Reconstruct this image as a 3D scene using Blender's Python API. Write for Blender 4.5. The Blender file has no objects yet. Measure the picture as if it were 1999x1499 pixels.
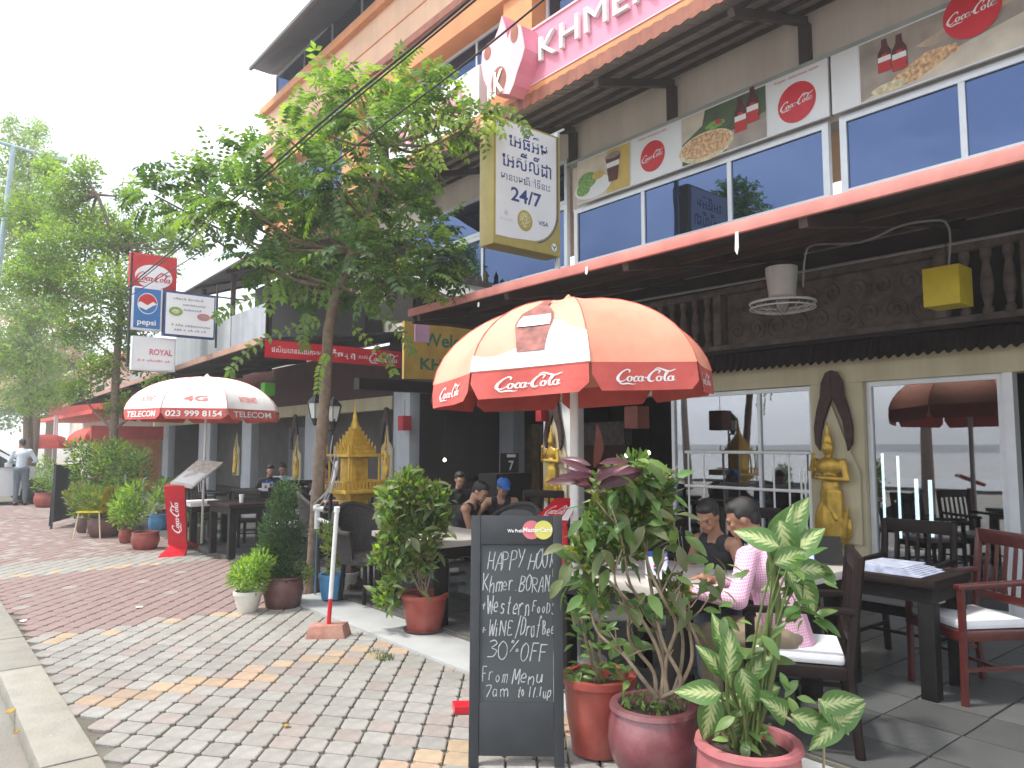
import bpy, bmesh, math, random
import numpy as np
from mathutils import Vector, Matrix, Euler, Quaternion
random.seed(7); rnd = random.random
def ru(a, b): return a + (b - a) * rnd()
SC = bpy.context.scene; COL = SC.collection
R = math.radians
# ---------------------------------------------------------------- camera
FPX = 1450.0; EYE = 1.55
YAW = math.atan(1190 / math.hypot(FPX, 120)); PIT = math.atan(120 / FPX)
FW = Vector((math.sin(YAW) * math.cos(PIT), math.cos(YAW) * math.cos(PIT), math.sin(PIT)))
RT = Vector((math.cos(YAW), -math.sin(YAW), 0)); UP = RT.cross(FW)
CAMP = Vector((0, 0, EYE))
cd = bpy.data.cameras.new('camera'); cam = bpy.data.objects.new('camera', cd); COL.objects.link(cam)
cd.sensor_width = 36; cd.lens = FPX / 1999 * 36; cd.clip_end = 2000; cd.clip_start = .05
cam.matrix_world = Matrix((( RT.x, UP.x, -FW.x, 0), (RT.y, UP.y, -FW.y, 0), (RT.z, UP.z, -FW.z, EYE), (0, 0, 0, 1)))
SC.camera = cam
# ---------------------------------------------------------------- world, sun, exposure
SUN = Vector((-.42, .22, 1.0)).normalized()
w = bpy.data.worlds.new('World'); SC.world = w; w.use_nodes = True
nt = w.node_tree; nt.nodes.clear(); N = nt.nodes.new; L = nt.links.new
out = N('ShaderNodeOutputWorld'); bg = N('ShaderNodeBackground'); bg.inputs[1].default_value = .1
sky = N('ShaderNodeTexSky'); sky.sky_type = 'NISHITA'; sky.sun_disc = False
sky.sun_elevation = math.asin(SUN.z); sky.sun_rotation = math.atan2(SUN.x, SUN.y); sky.air_density = 1.2; sky.dust_density = 2.5
tc = N('ShaderNodeTexCoord'); mp = N('ShaderNodeMapping'); mp.inputs['Scale'].default_value = (1, 1, 2.6)
ns = N('ShaderNodeTexNoise'); ns.inputs['Scale'].default_value = 3.0; ns.inputs['Detail'].default_value = 7; ns.inputs['Roughness'].default_value = .55
rp = N('ShaderNodeValToRGB'); rp.color_ramp.elements[0].position = .40; rp.color_ramp.elements[0].color = (.42,)*3 + (1,)
rp.color_ramp.elements[1].position = .60; rp.color_ramp.elements[1].color = (.97,)*3 + (1,)
mx = N('ShaderNodeMixRGB'); mx.inputs[2].default_value = (10.5, 10.7, 11.0, 1)
L(tc.outputs['Generated'], mp.inputs[0]); L(mp.outputs[0], ns.inputs['Vector']); L(ns.outputs['Fac'], rp.inputs[0])
L(rp.outputs[0], mx.inputs[0]); L(sky.outputs[0], mx.inputs[1]); L(mx.outputs[0], bg.inputs[0]); L(bg.outputs[0], out.inputs[0])
ld = bpy.data.lights.new('sun', 'SUN'); ld.energy = 2.1; ld.angle = R(8.0); ld.color = (1, .95, .87)
lo = bpy.data.objects.new('sun', ld); COL.objects.link(lo); lo.rotation_euler = SUN.to_track_quat('Z', 'Y').to_euler()
SC.view_settings.view_transform = 'Standard'; SC.view_settings.look = 'None'
SC.view_settings.exposure = 1.22; SC.view_settings.gamma = 1; SC.view_settings.use_curve_mapping = False
# ---------------------------------------------------------------- placing helpers (a pixel of the 1999x1499 photo -> a point on a real plane)
def ray(u, v): return FW + RT * ((u - 999.5) / FPX) + UP * ((749.5 - v) / FPX)
def onz(u, v, z=0): r = ray(u, v); return CAMP + r * ((z - EYE) / r.z)
def onx(u, v, x): r = ray(u, v); return CAMP + r * (x / r.x)
def ony(u, v, y): r = ray(u, v); return CAMP + r * (y / r.y)
def atd(u, v, d): return CAMP + ray(u, v) * d
# ---------------------------------------------------------------- materials
MATS = {}
def mat(name, col, rough=.6, var=.12, scale=6, bump=0, bscale=60, metal=0, spec=.5, emit=0, rand=0, leaf=0, dirt=0, dcol=(.12,.1,.07), coat=0, streak=0, world=0):
    if name in MATS: return MATS[name]
    m = bpy.data.materials.new(name); m.use_nodes = True; t = m.node_tree; N = t.nodes.new; L = t.links.new
    p = t.nodes['Principled BSDF']; o = t.nodes['Material Output']
    tc = N('ShaderNodeTexCoord'); ns = N('ShaderNodeTexNoise'); ns.inputs['Scale'].default_value = scale; ns.inputs['Detail'].default_value = 5
    L(tc.outputs['Object'], ns.inputs['Vector'])
    mr = N('ShaderNodeMapRange'); mr.inputs[1].default_value = .3; mr.inputs[2].default_value = .7
    mr.inputs[3].default_value = 1 - var; mr.inputs[4].default_value = 1 + var; L(ns.outputs['Fac'], mr.inputs[0])
    hs = N('ShaderNodeHueSaturation'); hs.inputs['Color'].default_value = (*col, 1); L(mr.outputs[0], hs.inputs['Value'])
    if rand:
        oi = N('ShaderNodeObjectInfo'); m2 = N('ShaderNodeMapRange'); m2.inputs[3].default_value = 1 - rand; m2.inputs[4].default_value = 1 + rand
        L(oi.outputs['Random'], m2.inputs[0]); mm = N('ShaderNodeMath'); mm.operation = 'MULTIPLY'
        L(m2.outputs[0], mm.inputs[0]); L(mr.outputs[0], mm.inputs[1]); L(mm.outputs[0], hs.inputs['Value'])
        m3 = N('ShaderNodeMapRange'); m3.inputs[3].default_value = .5 - rand * .07; m3.inputs[4].default_value = .5 + rand * .07
        m4 = N('ShaderNodeMath'); m4.operation = 'MULTIPLY'; m4.inputs[1].default_value = 7.31; m5 = N('ShaderNodeMath'); m5.operation = 'FRACT'
        L(oi.outputs['Random'], m4.inputs[0]); L(m4.outputs[0], m5.inputs[0]); L(m5.outputs[0], m3.inputs[0]); L(m3.outputs[0], hs.inputs['Hue'])
    csock = hs.outputs[0]
    if dirt:
        n2 = N('ShaderNodeTexNoise'); n2.inputs['Scale'].default_value = scale * .45; n2.inputs['Detail'].default_value = 8; n2.inputs['Roughness'].default_value = .7
        sm = N('ShaderNodeMapping'); sm.inputs['Scale'].default_value = (2.2, 2.2, .16) if streak else ((.22,) * 3 if world else (1, 1, 1)); gp = N('ShaderNodeNewGeometry'); L(gp.outputs['Position'] if world else tc.outputs['Object'], sm.inputs[0])
        L(sm.outputs[0], n2.inputs['Vector']); r2 = N('ShaderNodeMapRange'); r2.inputs[1].default_value = .42 if streak else .45; r2.inputs[2].default_value = .75; r2.inputs[4].default_value = dirt
        L(n2.outputs['Fac'], r2.inputs[0]); m6 = N('ShaderNodeMixRGB'); m6.inputs[2].default_value = (*dcol, 1); L(r2.outputs[0], m6.inputs[0]); L(csock, m6.inputs[1]); csock = m6.outputs[0]
    L(csock, p.inputs['Base Color'])
    p.inputs['Roughness'].default_value = rough; p.inputs['Metallic'].default_value = metal; p.inputs['Specular IOR Level'].default_value = spec
    if coat: p.inputs['Coat Weight'].default_value = coat; p.inputs['Coat Roughness'].default_value = .1
    if emit: p.inputs['Emission Strength'].default_value = emit; L(csock, p.inputs['Emission Color'])
    if bump:
        nb = N('ShaderNodeTexNoise'); nb.inputs['Scale'].default_value = bscale; nb.inputs['Detail'].default_value = 4; L(tc.outputs['Object'], nb.inputs['Vector'])
        b = N('ShaderNodeBump'); b.inputs['Strength'].default_value = bump; b.inputs['Distance'].default_value = .01; L(nb.outputs['Fac'], b.inputs['Height']); L(b.outputs[0], p.inputs['Normal'])
    if leaf:
        tr = N('ShaderNodeBsdfTranslucent'); ms = N('ShaderNodeMixShader'); ms.inputs[0].default_value = leaf
        g = N('ShaderNodeMixRGB'); g.blend_type = 'MULTIPLY'; g.inputs[0].default_value = 1; g.inputs[2].default_value = (1.5, 1.75, .6, 1)
        L(csock, g.inputs[1]); L(g.outputs[0], tr.inputs[0]); L(p.outputs[0], ms.inputs[1]); L(tr.outputs[0], ms.inputs[2]); L(ms.outputs[0], o.inputs['Surface'])
    MATS[name] = m; return m
def glassmat(name, tint, gloss, fac, base=(0, 0, 0), opaque=0.0, wav=0):
    m = bpy.data.materials.new(name); m.use_nodes = True; t = m.node_tree; N = t.nodes.new; L = t.links.new
    t.nodes.clear(); o = N('ShaderNodeOutputMaterial')
    tr = N('ShaderNodeBsdfTransparent'); tr.inputs[0].default_value = (*tint, 1); gl = N('ShaderNodeBsdfGlossy'); gl.inputs['Roughness'].default_value = .015
    oi = N('ShaderNodeObjectInfo'); mo = N('ShaderNodeMapRange'); mo.inputs[3].default_value = .75; mo.inputs[4].default_value = 1.2; L(oi.outputs['Random'], mo.inputs[0]); hv = N('ShaderNodeHueSaturation'); hv.inputs['Color'].default_value = (*gloss, 1); L(mo.outputs[0], hv.inputs['Value']); L(hv.outputs[0], gl.inputs[0])
    df = N('ShaderNodeBsdfDiffuse'); df.inputs[0].default_value = (*base, 1); a = N('ShaderNodeMixShader'); a.inputs[0].default_value = opaque
    L(tr.outputs[0], a.inputs[1]); L(df.outputs[0], a.inputs[2])
    fr = N('ShaderNodeFresnel'); fr.inputs[0].default_value = 1.5; mr = N('ShaderNodeMapRange'); mr.inputs[3].default_value = fac; mr.inputs[4].default_value = 1; L(fr.outputs[0], mr.inputs[0])
    b = N('ShaderNodeMixShader'); L(mr.outputs[0], b.inputs[0]); L(a.outputs[0], b.inputs[1]); L(gl.outputs[0], b.inputs[2]); L(b.outputs[0], o.inputs[0])
    if wav:
        nb = N('ShaderNodeTexNoise'); nb.inputs['Scale'].default_value = .8; bp = N('ShaderNodeBump'); bp.inputs['Strength'].default_value = wav; bp.inputs['Distance'].default_value = .01
        tc = N('ShaderNodeTexCoord'); L(tc.outputs['Object'], nb.inputs['Vector']); L(nb.outputs['Fac'], bp.inputs['Height']); L(bp.outputs[0], gl.inputs['Normal'])
    MATS[name] = m; return m
M = dict(
 cream=mat('cream_wall_paint', (.62, .56, .38), .7, .06, 3, .15, 80, dirt=.5, dcol=(.34, .29, .19), streak=1),
 beige=mat('beige_wall_paint', (.74, .67, .61), .75, .07, 2, .15, 60, dirt=.45, dcol=(.46, .39, .34), streak=1),
 orange=mat('orange_wall_paint', (.72, .30, .12), .7, .08, 2, .1, 60, dirt=.55, dcol=(.42, .20, .11), streak=1),
 peach=mat('peach_wall_paint', (.78, .50, .33), .75, .07, 2, .1, 60, dirt=.5, dcol=(.52, .36, .26), streak=1),
 brownred=mat('brown_red_fascia', (.30, .10, .06), .6, .2, 5, .1, 60),
 pinkfascia=mat('faded_pink_fascia', (.58, .23, .20), .65, .15, 4, .15, 40, dirt=.8, dcol=(.40, .14, .12)),
 redpaint=mat('red_paint', (.55, .02, .025), .4, .1, 6), cokered=mat('bright_red_vinyl', (.62, .015, .03), .35, .06, 6),
 white=mat('white_paint', (.80, .80, .79), .5, .05, 5, dirt=.1, dcol=(.5, .48, .44)), board=mat('white_sign_board', (.80, .81, .83), .4, .04, 3, dirt=.06, dcol=(.6, .58, .55)),
 letter=mat('white_lettering', (.82, .82, .82), .5, .02), alu=mat('white_aluminium', (.70, .73, .77), .35, .05, 8, metal=.2),
 darkwood=mat('dark_wood', (.014, .008, .007), .55, .3, 12, .2, 50, spec=.25), blackwood=mat('black_stained_wood', (.010, .009, .009), .55, .3, 12, .2, 60, spec=.25),
 redwood=mat('red_brown_wood', (.075, .012, .010), .3, .25, 14, .15, 40, coat=.3),
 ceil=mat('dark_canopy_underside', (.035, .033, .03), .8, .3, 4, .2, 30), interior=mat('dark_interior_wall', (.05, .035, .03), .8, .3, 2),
 maroon=mat('maroon_wall', (.07, .018, .015), .7, .25, 3), relief=mat('weathered_stone_relief', (.16, .13, .115), .85, .35, 9, .5, 40, dirt=.5, dcol=(.05, .04, .035)),
 gold=mat('gold_paint', (.62, .40, .07), .38, .2, 14, .25, 50, metal=.55, dirt=.35, dcol=(.22, .13, .03)),
 shrine=mat('yellow_gold_shrine_paint', (.62, .40, .06), .45, .15, 14, .2, 50, metal=.25, dirt=.45, dcol=(.25, .15, .03)),
 conc=mat('pale_concrete', (.35, .36, .36), .85, .1, 3, .35, 70, dirt=.3, dcol=(.34, .35, .34)),
 column=mat('pale_blue_grey_column', (.52, .56, .62), .6, .06, 4, dirt=.5, dcol=(.33, .34, .36), streak=1),
 pot_red=mat('red_terracotta_glaze', (.30, .055, .04), .45, .25, 7, .2, 40, coat=.2, dirt=.5, dcol=(.33, .17, .14)), pot_purple=mat('purple_brown_glaze', (.20, .06, .07), .35, .3, 5, .2, 30, coat=.4, dirt=.55, dcol=(.38, .28, .30)),
 pot_pink=mat('faded_pink_glaze', (.42, .13, .14), .5, .2, 6, .2, 40, dirt=.5, dcol=(.45, .30, .29)), pot_white=mat('white_plastic', (.66, .64, .58), .5, .1, 12, dirt=.35, dcol=(.3, .16, .08)),
 pot_dark=mat('dark_brown_ceramic', (.12, .05, .045), .5, .3, 8, .2, 40, dirt=.4, dcol=(.2, .17, .16)), pot_blue=mat('blue_plastic', (.06, .22, .42), .45, .15, 8, dirt=.3, dcol=(.2, .25, .3)),
 pot_green=mat('grey_green_ceramic', (.16, .20, .12), .6, .2, 8), soil=mat('potting_soil', (.05, .035, .025), .95, .4, 30, .8, 60),
 bark=mat('grey_brown_bark', (.20, .145, .105), .85, .3, 18, .6, 40, dirt=.4, dcol=(.1, .08, .06)), twig=mat('pale_twig_bark', (.30, .23, .16), .8, .3, 20, .3, 80), stemgreen=mat('green_stem', (.12, .16, .05), .6, .2, 20),
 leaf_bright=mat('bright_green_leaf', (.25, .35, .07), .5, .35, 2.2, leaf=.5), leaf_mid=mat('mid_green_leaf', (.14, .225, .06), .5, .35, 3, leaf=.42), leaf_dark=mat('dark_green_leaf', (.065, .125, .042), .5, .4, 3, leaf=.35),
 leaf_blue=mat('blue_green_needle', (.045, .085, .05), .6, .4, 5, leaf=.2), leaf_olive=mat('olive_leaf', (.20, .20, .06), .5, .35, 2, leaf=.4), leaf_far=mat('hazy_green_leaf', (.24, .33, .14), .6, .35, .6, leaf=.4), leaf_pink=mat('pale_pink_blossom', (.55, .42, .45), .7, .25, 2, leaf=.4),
 leaf_purple=mat('purple_red_leaf', (.13, .03, .045), .4, .3, 8, leaf=.3), leaf_yellow=mat('yellow_orange_leaf', (.45, .30, .05), .5, .3, 5, leaf=.4),
 skin=mat('brown_skin', (.30, .155, .095), .5, .08, 12, .05, 200), skin2=mat('tan_skin', (.44, .25, .17), .5, .08, 12, .05, 200), hair=mat('black_hair', (.012, .010, .010), .45, .3, 40, .5, 200),
 black=mat('black_cloth', (.015, .015, .018), .8, .2, 20, .2, 150), denim=mat('grey_blue_trousers', (.13, .16, .20), .85, .15, 20, .2, 150), khaki=mat('khaki_trousers', (.20, .16, .11), .85, .15, 20, .2, 150), bluecloth=mat('blue_cloth', (.03, .13, .45), .75, .15, 20), palecloth=mat('pale_blue_cloth', (.55, .62, .70), .8, .1, 20),
 cushion=mat('white_cushion', (.72, .73, .77), .8, .06, 10, .2, 120), tabletop=mat('pale_stone_table_top', (.50, .47, .44), .35, .1, 8, dirt=.2, dcol=(.35, .3, .27)),
 blackmetal=mat('black_metal', (.02, .02, .022), .45, .15, 20), grey=mat('grey_metal', (.30, .31, .32), .5, .12, 10, metal=.3), pvc=mat('white_pvc', (.72, .73, .74), .4, .05, 10, dirt=.15, dcol=(.45, .42, .4)),
 cable=mat('black_cable', (.02, .02, .02), .6), greycable=mat('grey_cable', (.35, .35, .36), .6), chalkboard=mat('black_chalkboard', (.052, .060, .066), .7, .12, 4, dirt=.25, dcol=(.085, .095, .10)), chalkframe=mat('charcoal_painted_wood', (.03, .034, .04), .55, .15, 8),
 chalk=mat('white_chalk', (.42, .44, .46), .95, .3, 60), bluewall=mat('grey_white_corrugated_wall', (.50, .53, .58), .6, .08, 3, dirt=.6, dcol=(.30, .29, .29), streak=1),
 sheet=mat('grey_brown_roof_sheet', (.40, .34, .30), .75, .2, 1.4, .2, 30, dirt=.6, dcol=(.24, .19, .17)), darkroof=mat('dark_grey_roof_sheet', (.10, .105, .115), .6, .15, 3), greyroof=mat('pale_grey_roof_sheet', (.36, .38, .37), .6, .12, 3, dirt=.3, dcol=(.22, .23, .22)),
 purlin=mat('dark_brown_steel', (.05, .03, .025), .6, .2, 6), road=mat('grey_road_surface', (.20, .19, .17), .9, .12, 1.5, .5, 50, dirt=.6, dcol=(.34, .24, .15)),
 kerb=mat('grey_kerb_concrete', (.26, .25, .22), .9, .12, 6, .6, 60, rand=.1, dirt=.5, dcol=(.30, .27, .20)), joint=mat('dark_paver_joint', (.13, .12, .10), .95, .25, 4, .5, 60, dirt=.4, dcol=(.07, .09, .04)),
 pv_grey=mat('grey_paver', (.27, .262, .245), .9, .14, 10, .5, 90, rand=.12, dirt=.75, dcol=(.20, .185, .155), world=1), pv_pink=mat('pink_grey_paver', (.285, .25, .23), .9, .12, 10, .5, 90, rand=.1, dirt=.75, dcol=(.18, .16, .14), world=1),
 pv_orange=mat('orange_paver', (.36, .265, .185), .88, .14, 10, .4, 90, rand=.14, dirt=.85, dcol=(.24, .20, .165), world=1), pv_red=mat('red_paver', (.225, .155, .148), .9, .14, 8, .5, 90, rand=.12, dirt=.75, dcol=(.25, .20, .185), world=1),
 stonefloor=mat('grey_floor_stone', (.17, .17, .165), .55, .15, 2, .2, 40, dirt=.35, dcol=(.10, .10, .10)),
 tube=mat('lit_tube_lamp', (.75, .95, 1.0), .5, 0, emit=3.0), yellow=mat('yellow_paint', (.62, .50, .02), .5, .08, 8), green=mat('green_card', (.12, .50, .05), .6, .08, 8), pinkcard=mat('pink_card', (.62, .38, .60), .6), redcard=mat('red_lantern_card', (.50, .02, .035), .6, .1, 10),
 signyellow=mat('mustard_sign_board', (.50, .32, .07), .6, .15, 5, dirt=.3, dcol=(.25, .2, .1)), signgreen=mat('dark_green_lettering', (.03, .17, .11), .5), navy=mat('navy_print', (.03, .06, .22), .5), blueprint=mat('blue_print', (.03, .16, .42), .5), goldprint=mat('gold_sign_print', (.42, .34, .10), .4, .08, 8), goldside=mat('gold_sign_side', (.66, .52, .20), .4, .06, 6),
 mcred=mat('faded_red_disc', (.62, .16, .20), .5), mcyel=mat('faded_yellow_disc', (.66, .62, .14), .5), pinksign=mat('rose_sign_panel', (.74, .27, .38), .5, .08, 2), pinkpale=mat('pale_rose_sign_panel', (.82, .50, .55), .5, .06, 3),
 pizza=mat('print_pizza', (.62, .38, .20), .5, .55, 28), pizza2=mat('print_pizza_crust', (.66, .56, .36), .5, .35, 22), pr_green=mat('print_dark_green', (.07, .11, .05), .5, .3, 6), pr_leaf=mat('print_salad', (.18, .36, .08), .5, .5, 30), pr_cola=mat('print_cola', (.09, .018, .015), .5, .3, 14), pr_brown=mat('print_grey_brown', (.34, .28, .24), .5, .25, 4), pr_gold=mat('print_gold', (.60, .42, .10), .5, .2, 4), pr_cream=mat('print_cream', (.62, .54, .44), .5, .2, 4), pr_skin=mat('print_beige', (.50, .38, .28), .5, .25, 5),
 umb_or=mat('sun_faded_orange_canvas', (.74, .30, .20), .75, .10, 3, .5, 14, leaf=.0), umb_sunlit=mat('sunlit_orange_canvas', (.74, .335, .235), .75, .09, 3, .5, 14), umb_red=mat('faded_red_canvas', (.56, .095, .08), .75, .16, 5, .5, 18, dirt=.4, dcol=(.66, .20, .16)), umb_white=mat('white_canvas', (.78, .77, .77), .75, .06, 4, .5, 16), umb_far=mat('red_canvas', (.66, .07, .05), .7, .15, 3), umb_pink=mat('faded_pink_red_canvas', (.66, .16, .15), .7, .15, 3),
 carwhite=mat('white_car_paint', (.78, .80, .82), .25, .03, coat=.6), tyre=mat('black_tyre', (.02, .02, .02), .8), carglass=mat('dark_car_glass', (.02, .03, .03), .08), napkin=mat('white_card_box', (.75, .77, .80), .6), brickbase=mat('worn_brick_base', (.38, .17, .13), .85, .2, 12, .5, 60, dirt=.4, dcol=(.5, .42, .32)), orangebox=mat('orange_panel', (.6, .2, .05), .6), grass=mat('green_grass', (.10, .16, .04), .8, .3, 8), water=mat('brown_river_water', (.20, .17, .13), .15, .2, .05), bank=mat('far_river_bank', (.10, .13, .08), .9, .3, .05), lampglass=mat('frosted_lantern_glass', (.62, .64, .62), .3, .1, 10),
)
M['glass'] = glassmat('clear_window_glass', (.62, .64, .66), (.80, .83, .88), .34, wav=.12)
M['blueglass'] = glassmat('blue_mirror_window_glass', (.3, .4, .6), (.105, .155, .29), .62, base=(.01, .015, .04), opaque=1, wav=.6)
# ---------------------------------------------------------------- mesh builder
class MB:
    def __init__(s): s.v = []; s.f = []; s.m = []; s.mi = 0; s.uv = None
    def add(s, vs, fs):
        b = len(s.v); s.v += [tuple(p) for p in vs]; s.f += [tuple(i + b for i in f) for f in fs]; s.m += [s.mi] * len(fs); return s
    def box(s, a, b, mtx=None):
        x0, y0, z0 = a; x1, y1, z1 = b
        vs = [Vector(p) for p in ((x0,y0,z0),(x1,y0,z0),(x1,y1,z0),(x0,y1,z0),(x0,y0,z1),(x1,y0,z1),(x1,y1,z1),(x0,y1,z1))]
        if mtx: vs = [mtx @ p for p in vs]
        return s.add(vs, [(0,3,2,1),(4,5,6,7),(0,1,5,4),(1,2,6,5),(2,3,7,6),(3,0,4,7)])
    def bar(s, p, q, w, h=None, up=(0, 0, 1)):
        p = Vector(p); q = Vector(q); h = h or w; d = (q - p).normalized(); u = Vector(up)
        if abs(d.dot(u)) > .98: u = Vector((0, 1, 0))
        x = d.cross(u).normalized() * (w / 2); z = x.cross(d).normalized() * (h / 2)
        vs = [p - x - z, p + x - z, p + x + z, p - x + z, q - x - z, q + x - z, q + x + z, q - x + z]
        return s.add(vs, [(3,2,1,0),(4,5,6,7),(0,1,5,4),(1,2,6,5),(2,3,7,6),(3,0,4,7)])
    def tube(s, pts, r, n=8, cap=True):
        pts = [Vector(p) for p in pts]; k = len(pts); rs = r if isinstance(r, (list, tuple)) else [r] * k
        vs = []; fs = []; ref = None
        for i, p in enumerate(pts):
            d = (pts[min(i + 1, k - 1)] - pts[max(i - 1, 0)]).normalized()
            if ref is None: ref = Vector((0, 0, 1)) if abs(d.z) < .9 else Vector((1, 0, 0))
            x = d.cross(ref).normalized(); y = x.cross(d).normalized(); ref = y
            for j in range(n):
                a = 2 * math.pi * j / n; vs.append(p + (x * math.cos(a) + y * math.sin(a)) * rs[i])
        for i in range(k - 1):
            for j in range(n): fs.append((i * n + j, i * n + (j + 1) % n, (i + 1) * n + (j + 1) % n, (i + 1) * n + j))
        if cap: fs.append(tuple(range(n))); fs.append(tuple(range((k - 1) * n, k * n))[::-1])
        return s.add(vs, fs)
    def lathe(s, prof, c=(0, 0, 0), n=24, squash=1, mtx=None):
        vs = []; fs = []; c = Vector(c); k = len(prof)
        for r, z in prof:
            for j in range(n):
                a = 2 * math.pi * j / n; p = Vector((r * math.cos(a), r * math.sin(a) * squash, z)); vs.append((mtx @ p if mtx else p) + c)
        for i in range(k - 1):
            for j in range(n): fs.append((i * n + j, i * n + (j + 1) % n, (i + 1) * n + (j + 1) % n, (i + 1) * n + j))
        if prof[0][0] > 1e-4: fs.append(tuple(range(n))[::-1])
        if prof[-1][0] > 1e-4: fs.append(tuple(range((k - 1) * n, k * n)))
        return s.add(vs, fs)
    def prism(s, pts, dv):
        n = len(pts); dv = Vector(dv); vs = [Vector(p) for p in pts] + [Vector(p) + dv for p in pts]
        return s.add(vs, [tuple(range(n)), tuple(range(n, 2 * n))[::-1]] + [(i, i + n, (i + 1) % n + n, (i + 1) % n) for i in range(n)])
    def quad(s, a, b, c, d): return s.add([a, b, c, d], [(0, 1, 2, 3)])
    def disc(s, c, ax, ay, n=28): return s.add([Vector(c) + Vector(ax) * math.cos(2*math.pi*i/n) + Vector(ay) * math.sin(2*math.pi*i/n) for i in range(n)], [tuple(range(n))])
    def mesh(s, name, mats, smooth=False, bevel=0):
        me = bpy.data.meshes.new(name); me.from_pydata(s.v, [], s.f)
        for m in (mats if isinstance(mats, (list, tuple)) else [mats]): me.materials.append(m)
        me.polygons.foreach_set('material_index', s.m)
        if smooth is True: me.polygons.foreach_set('use_smooth', [True] * len(s.f))
        me.update()
        bm = bmesh.new(); bm.from_mesh(me); bmesh.ops.recalc_face_normals(bm, faces=bm.faces)
        if bevel: bmesh.ops.bevel(bm, geom=[e for e in bm.edges if e.is_manifold and e.calc_face_angle(0) > .6], offset=bevel, segments=2, affect='EDGES', profile=.6, clamp_overlap=True)
        bm.to_mesh(me); bm.free()
        if smooth == 'auto' or bevel:
            me.polygons.foreach_set('use_smooth', [True] * len(me.polygons)); me.set_sharp_from_angle(angle=R(38))
        return me
    def build(s, name, mats, parent=None, smooth=False, bevel=0, **kw):
        return link(name, s.mesh(name, mats, smooth, bevel), parent, **kw)
def link(name, me, parent=None, label=None, cat=None, group=None, kind=None):
    o = bpy.data.objects.new(name, me); COL.objects.link(o)
    if parent:
        o.parent = parent
        o.matrix_parent_inverse = WM(parent).inverted()      # meshes are in world coordinates unless their thing is at the origin
    tag(o, label, cat, group, kind); return o
def WM(o):
    m = o.matrix_basis.copy()
    return m if not o.parent else WM(o.parent) @ o.matrix_parent_inverse @ m
def tag(o, label=None, cat=None, group=None, kind=None):
    for k, v in (('label', label), ('category', cat), ('group', group), ('kind', kind)):
        if v: o[k] = v
    return o
def thing(name, label, cat, loc=(0, 0, 0), rz=0, group=None):
    o = bpy.data.objects.new(name, None); COL.objects.link(o); o.location = loc; o.rotation_euler = (0, 0, rz); o.empty_display_size = .2
    return tag(o, label, cat, group)
def local(name, mb, mats, parent, smooth=False, bevel=0, **kw):  # part whose mesh is in its thing's own coordinates
    o = bpy.data.objects.new(name, mb.mesh(name, mats, smooth, bevel) if isinstance(mb, MB) else mb); COL.objects.link(o); o.parent = parent; tag(o, **kw); return o
def copy_tree(o, parent=None):
    c = o.copy(); COL.objects.link(c)
    if parent: c.parent = parent
    for ch in KIDS(o): copy_tree(ch, c)
    return c
def KIDS(o): return [x for x in bpy.data.objects if x.parent == o]
def place_copy(src, loc, rz, label, group=None):
    c = copy_tree(src); c.location = loc; c.rotation_euler = (0, 0, rz); c['label'] = label
    if group: c['group'] = group
    return c
# ---------------------------------------------------------------- lettering
TXT = {}
def text2d(s, bold=0, spacing=1):
    key = (s, bold, spacing)
    if key in TXT: return TXT[key]
    c = bpy.data.curves.new('t', 'FONT'); c.body = s; c.offset = bold; c.space_character = spacing; c.resolution_u = 4
    o = bpy.data.objects.new('t', c); COL.objects.link(o); bpy.context.view_layer.update()
    me = bpy.data.meshes.new_from_object(o.evaluated_get(bpy.context.evaluated_depsgraph_get()))
    vs = [tuple(v.co) for v in me.vertices]; fs = [tuple(p.vertices) for p in me.polygons]
    bpy.data.objects.remove(o); bpy.data.curves.remove(c); bpy.data.meshes.remove(me)
    xs = [v[0] for v in vs]; ys = [v[1] for v in vs]; x0, x1, y0, y1 = min(xs), max(xs), min(ys), max(ys)
    vs = [((v[0] - x0) / (x1 - x0), (v[1] - y0) / (y1 - y0)) for v in vs]
    TXT[key] = (vs, fs, (x1 - x0) / (y1 - y0)); return TXT[key]
def cr(pts, k=6):
    P = [pts[0]] + list(pts) + [pts[-1]]; o = []
    for i in range(1, len(P) - 2):
        for j in range(k):
            t = j / k; o.append(tuple(.5 * ((2 * P[i][a]) + (P[i+1][a] - P[i-1][a]) * t + (2*P[i-1][a] - 5*P[i][a] + 4*P[i+1][a] - P[i+2][a]) * t*t + (3*P[i][a] - P[i-1][a] - 3*P[i+1][a] + P[i+2][a]) * t**3) for a in range(len(pts[0]))))
    o.append(tuple(pts[-1])); return o
def strokes2d(strokes):
    vs = []; fs = []
    for st in strokes:
        p = cr(st)
        b = len(vs); k = len(p)
        for i in range(k):
            a = p[max(i-1, 0)]; c = p[min(i+1, k-1)]; dx, dy = c[0]-a[0], c[1]-a[1]; l = math.hypot(dx, dy) or 1
            w = p[i][2] / 2; vs += [(p[i][0] - dy/l*w, p[i][1] + dx/l*w), (p[i][0] + dy/l*w, p[i][1] - dx/l*w)]
        for i in range(k - 1): fs.append((b+2*i, b+2*i+1, b+2*i+3, b+2*i+2))
    return vs, fs
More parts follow.
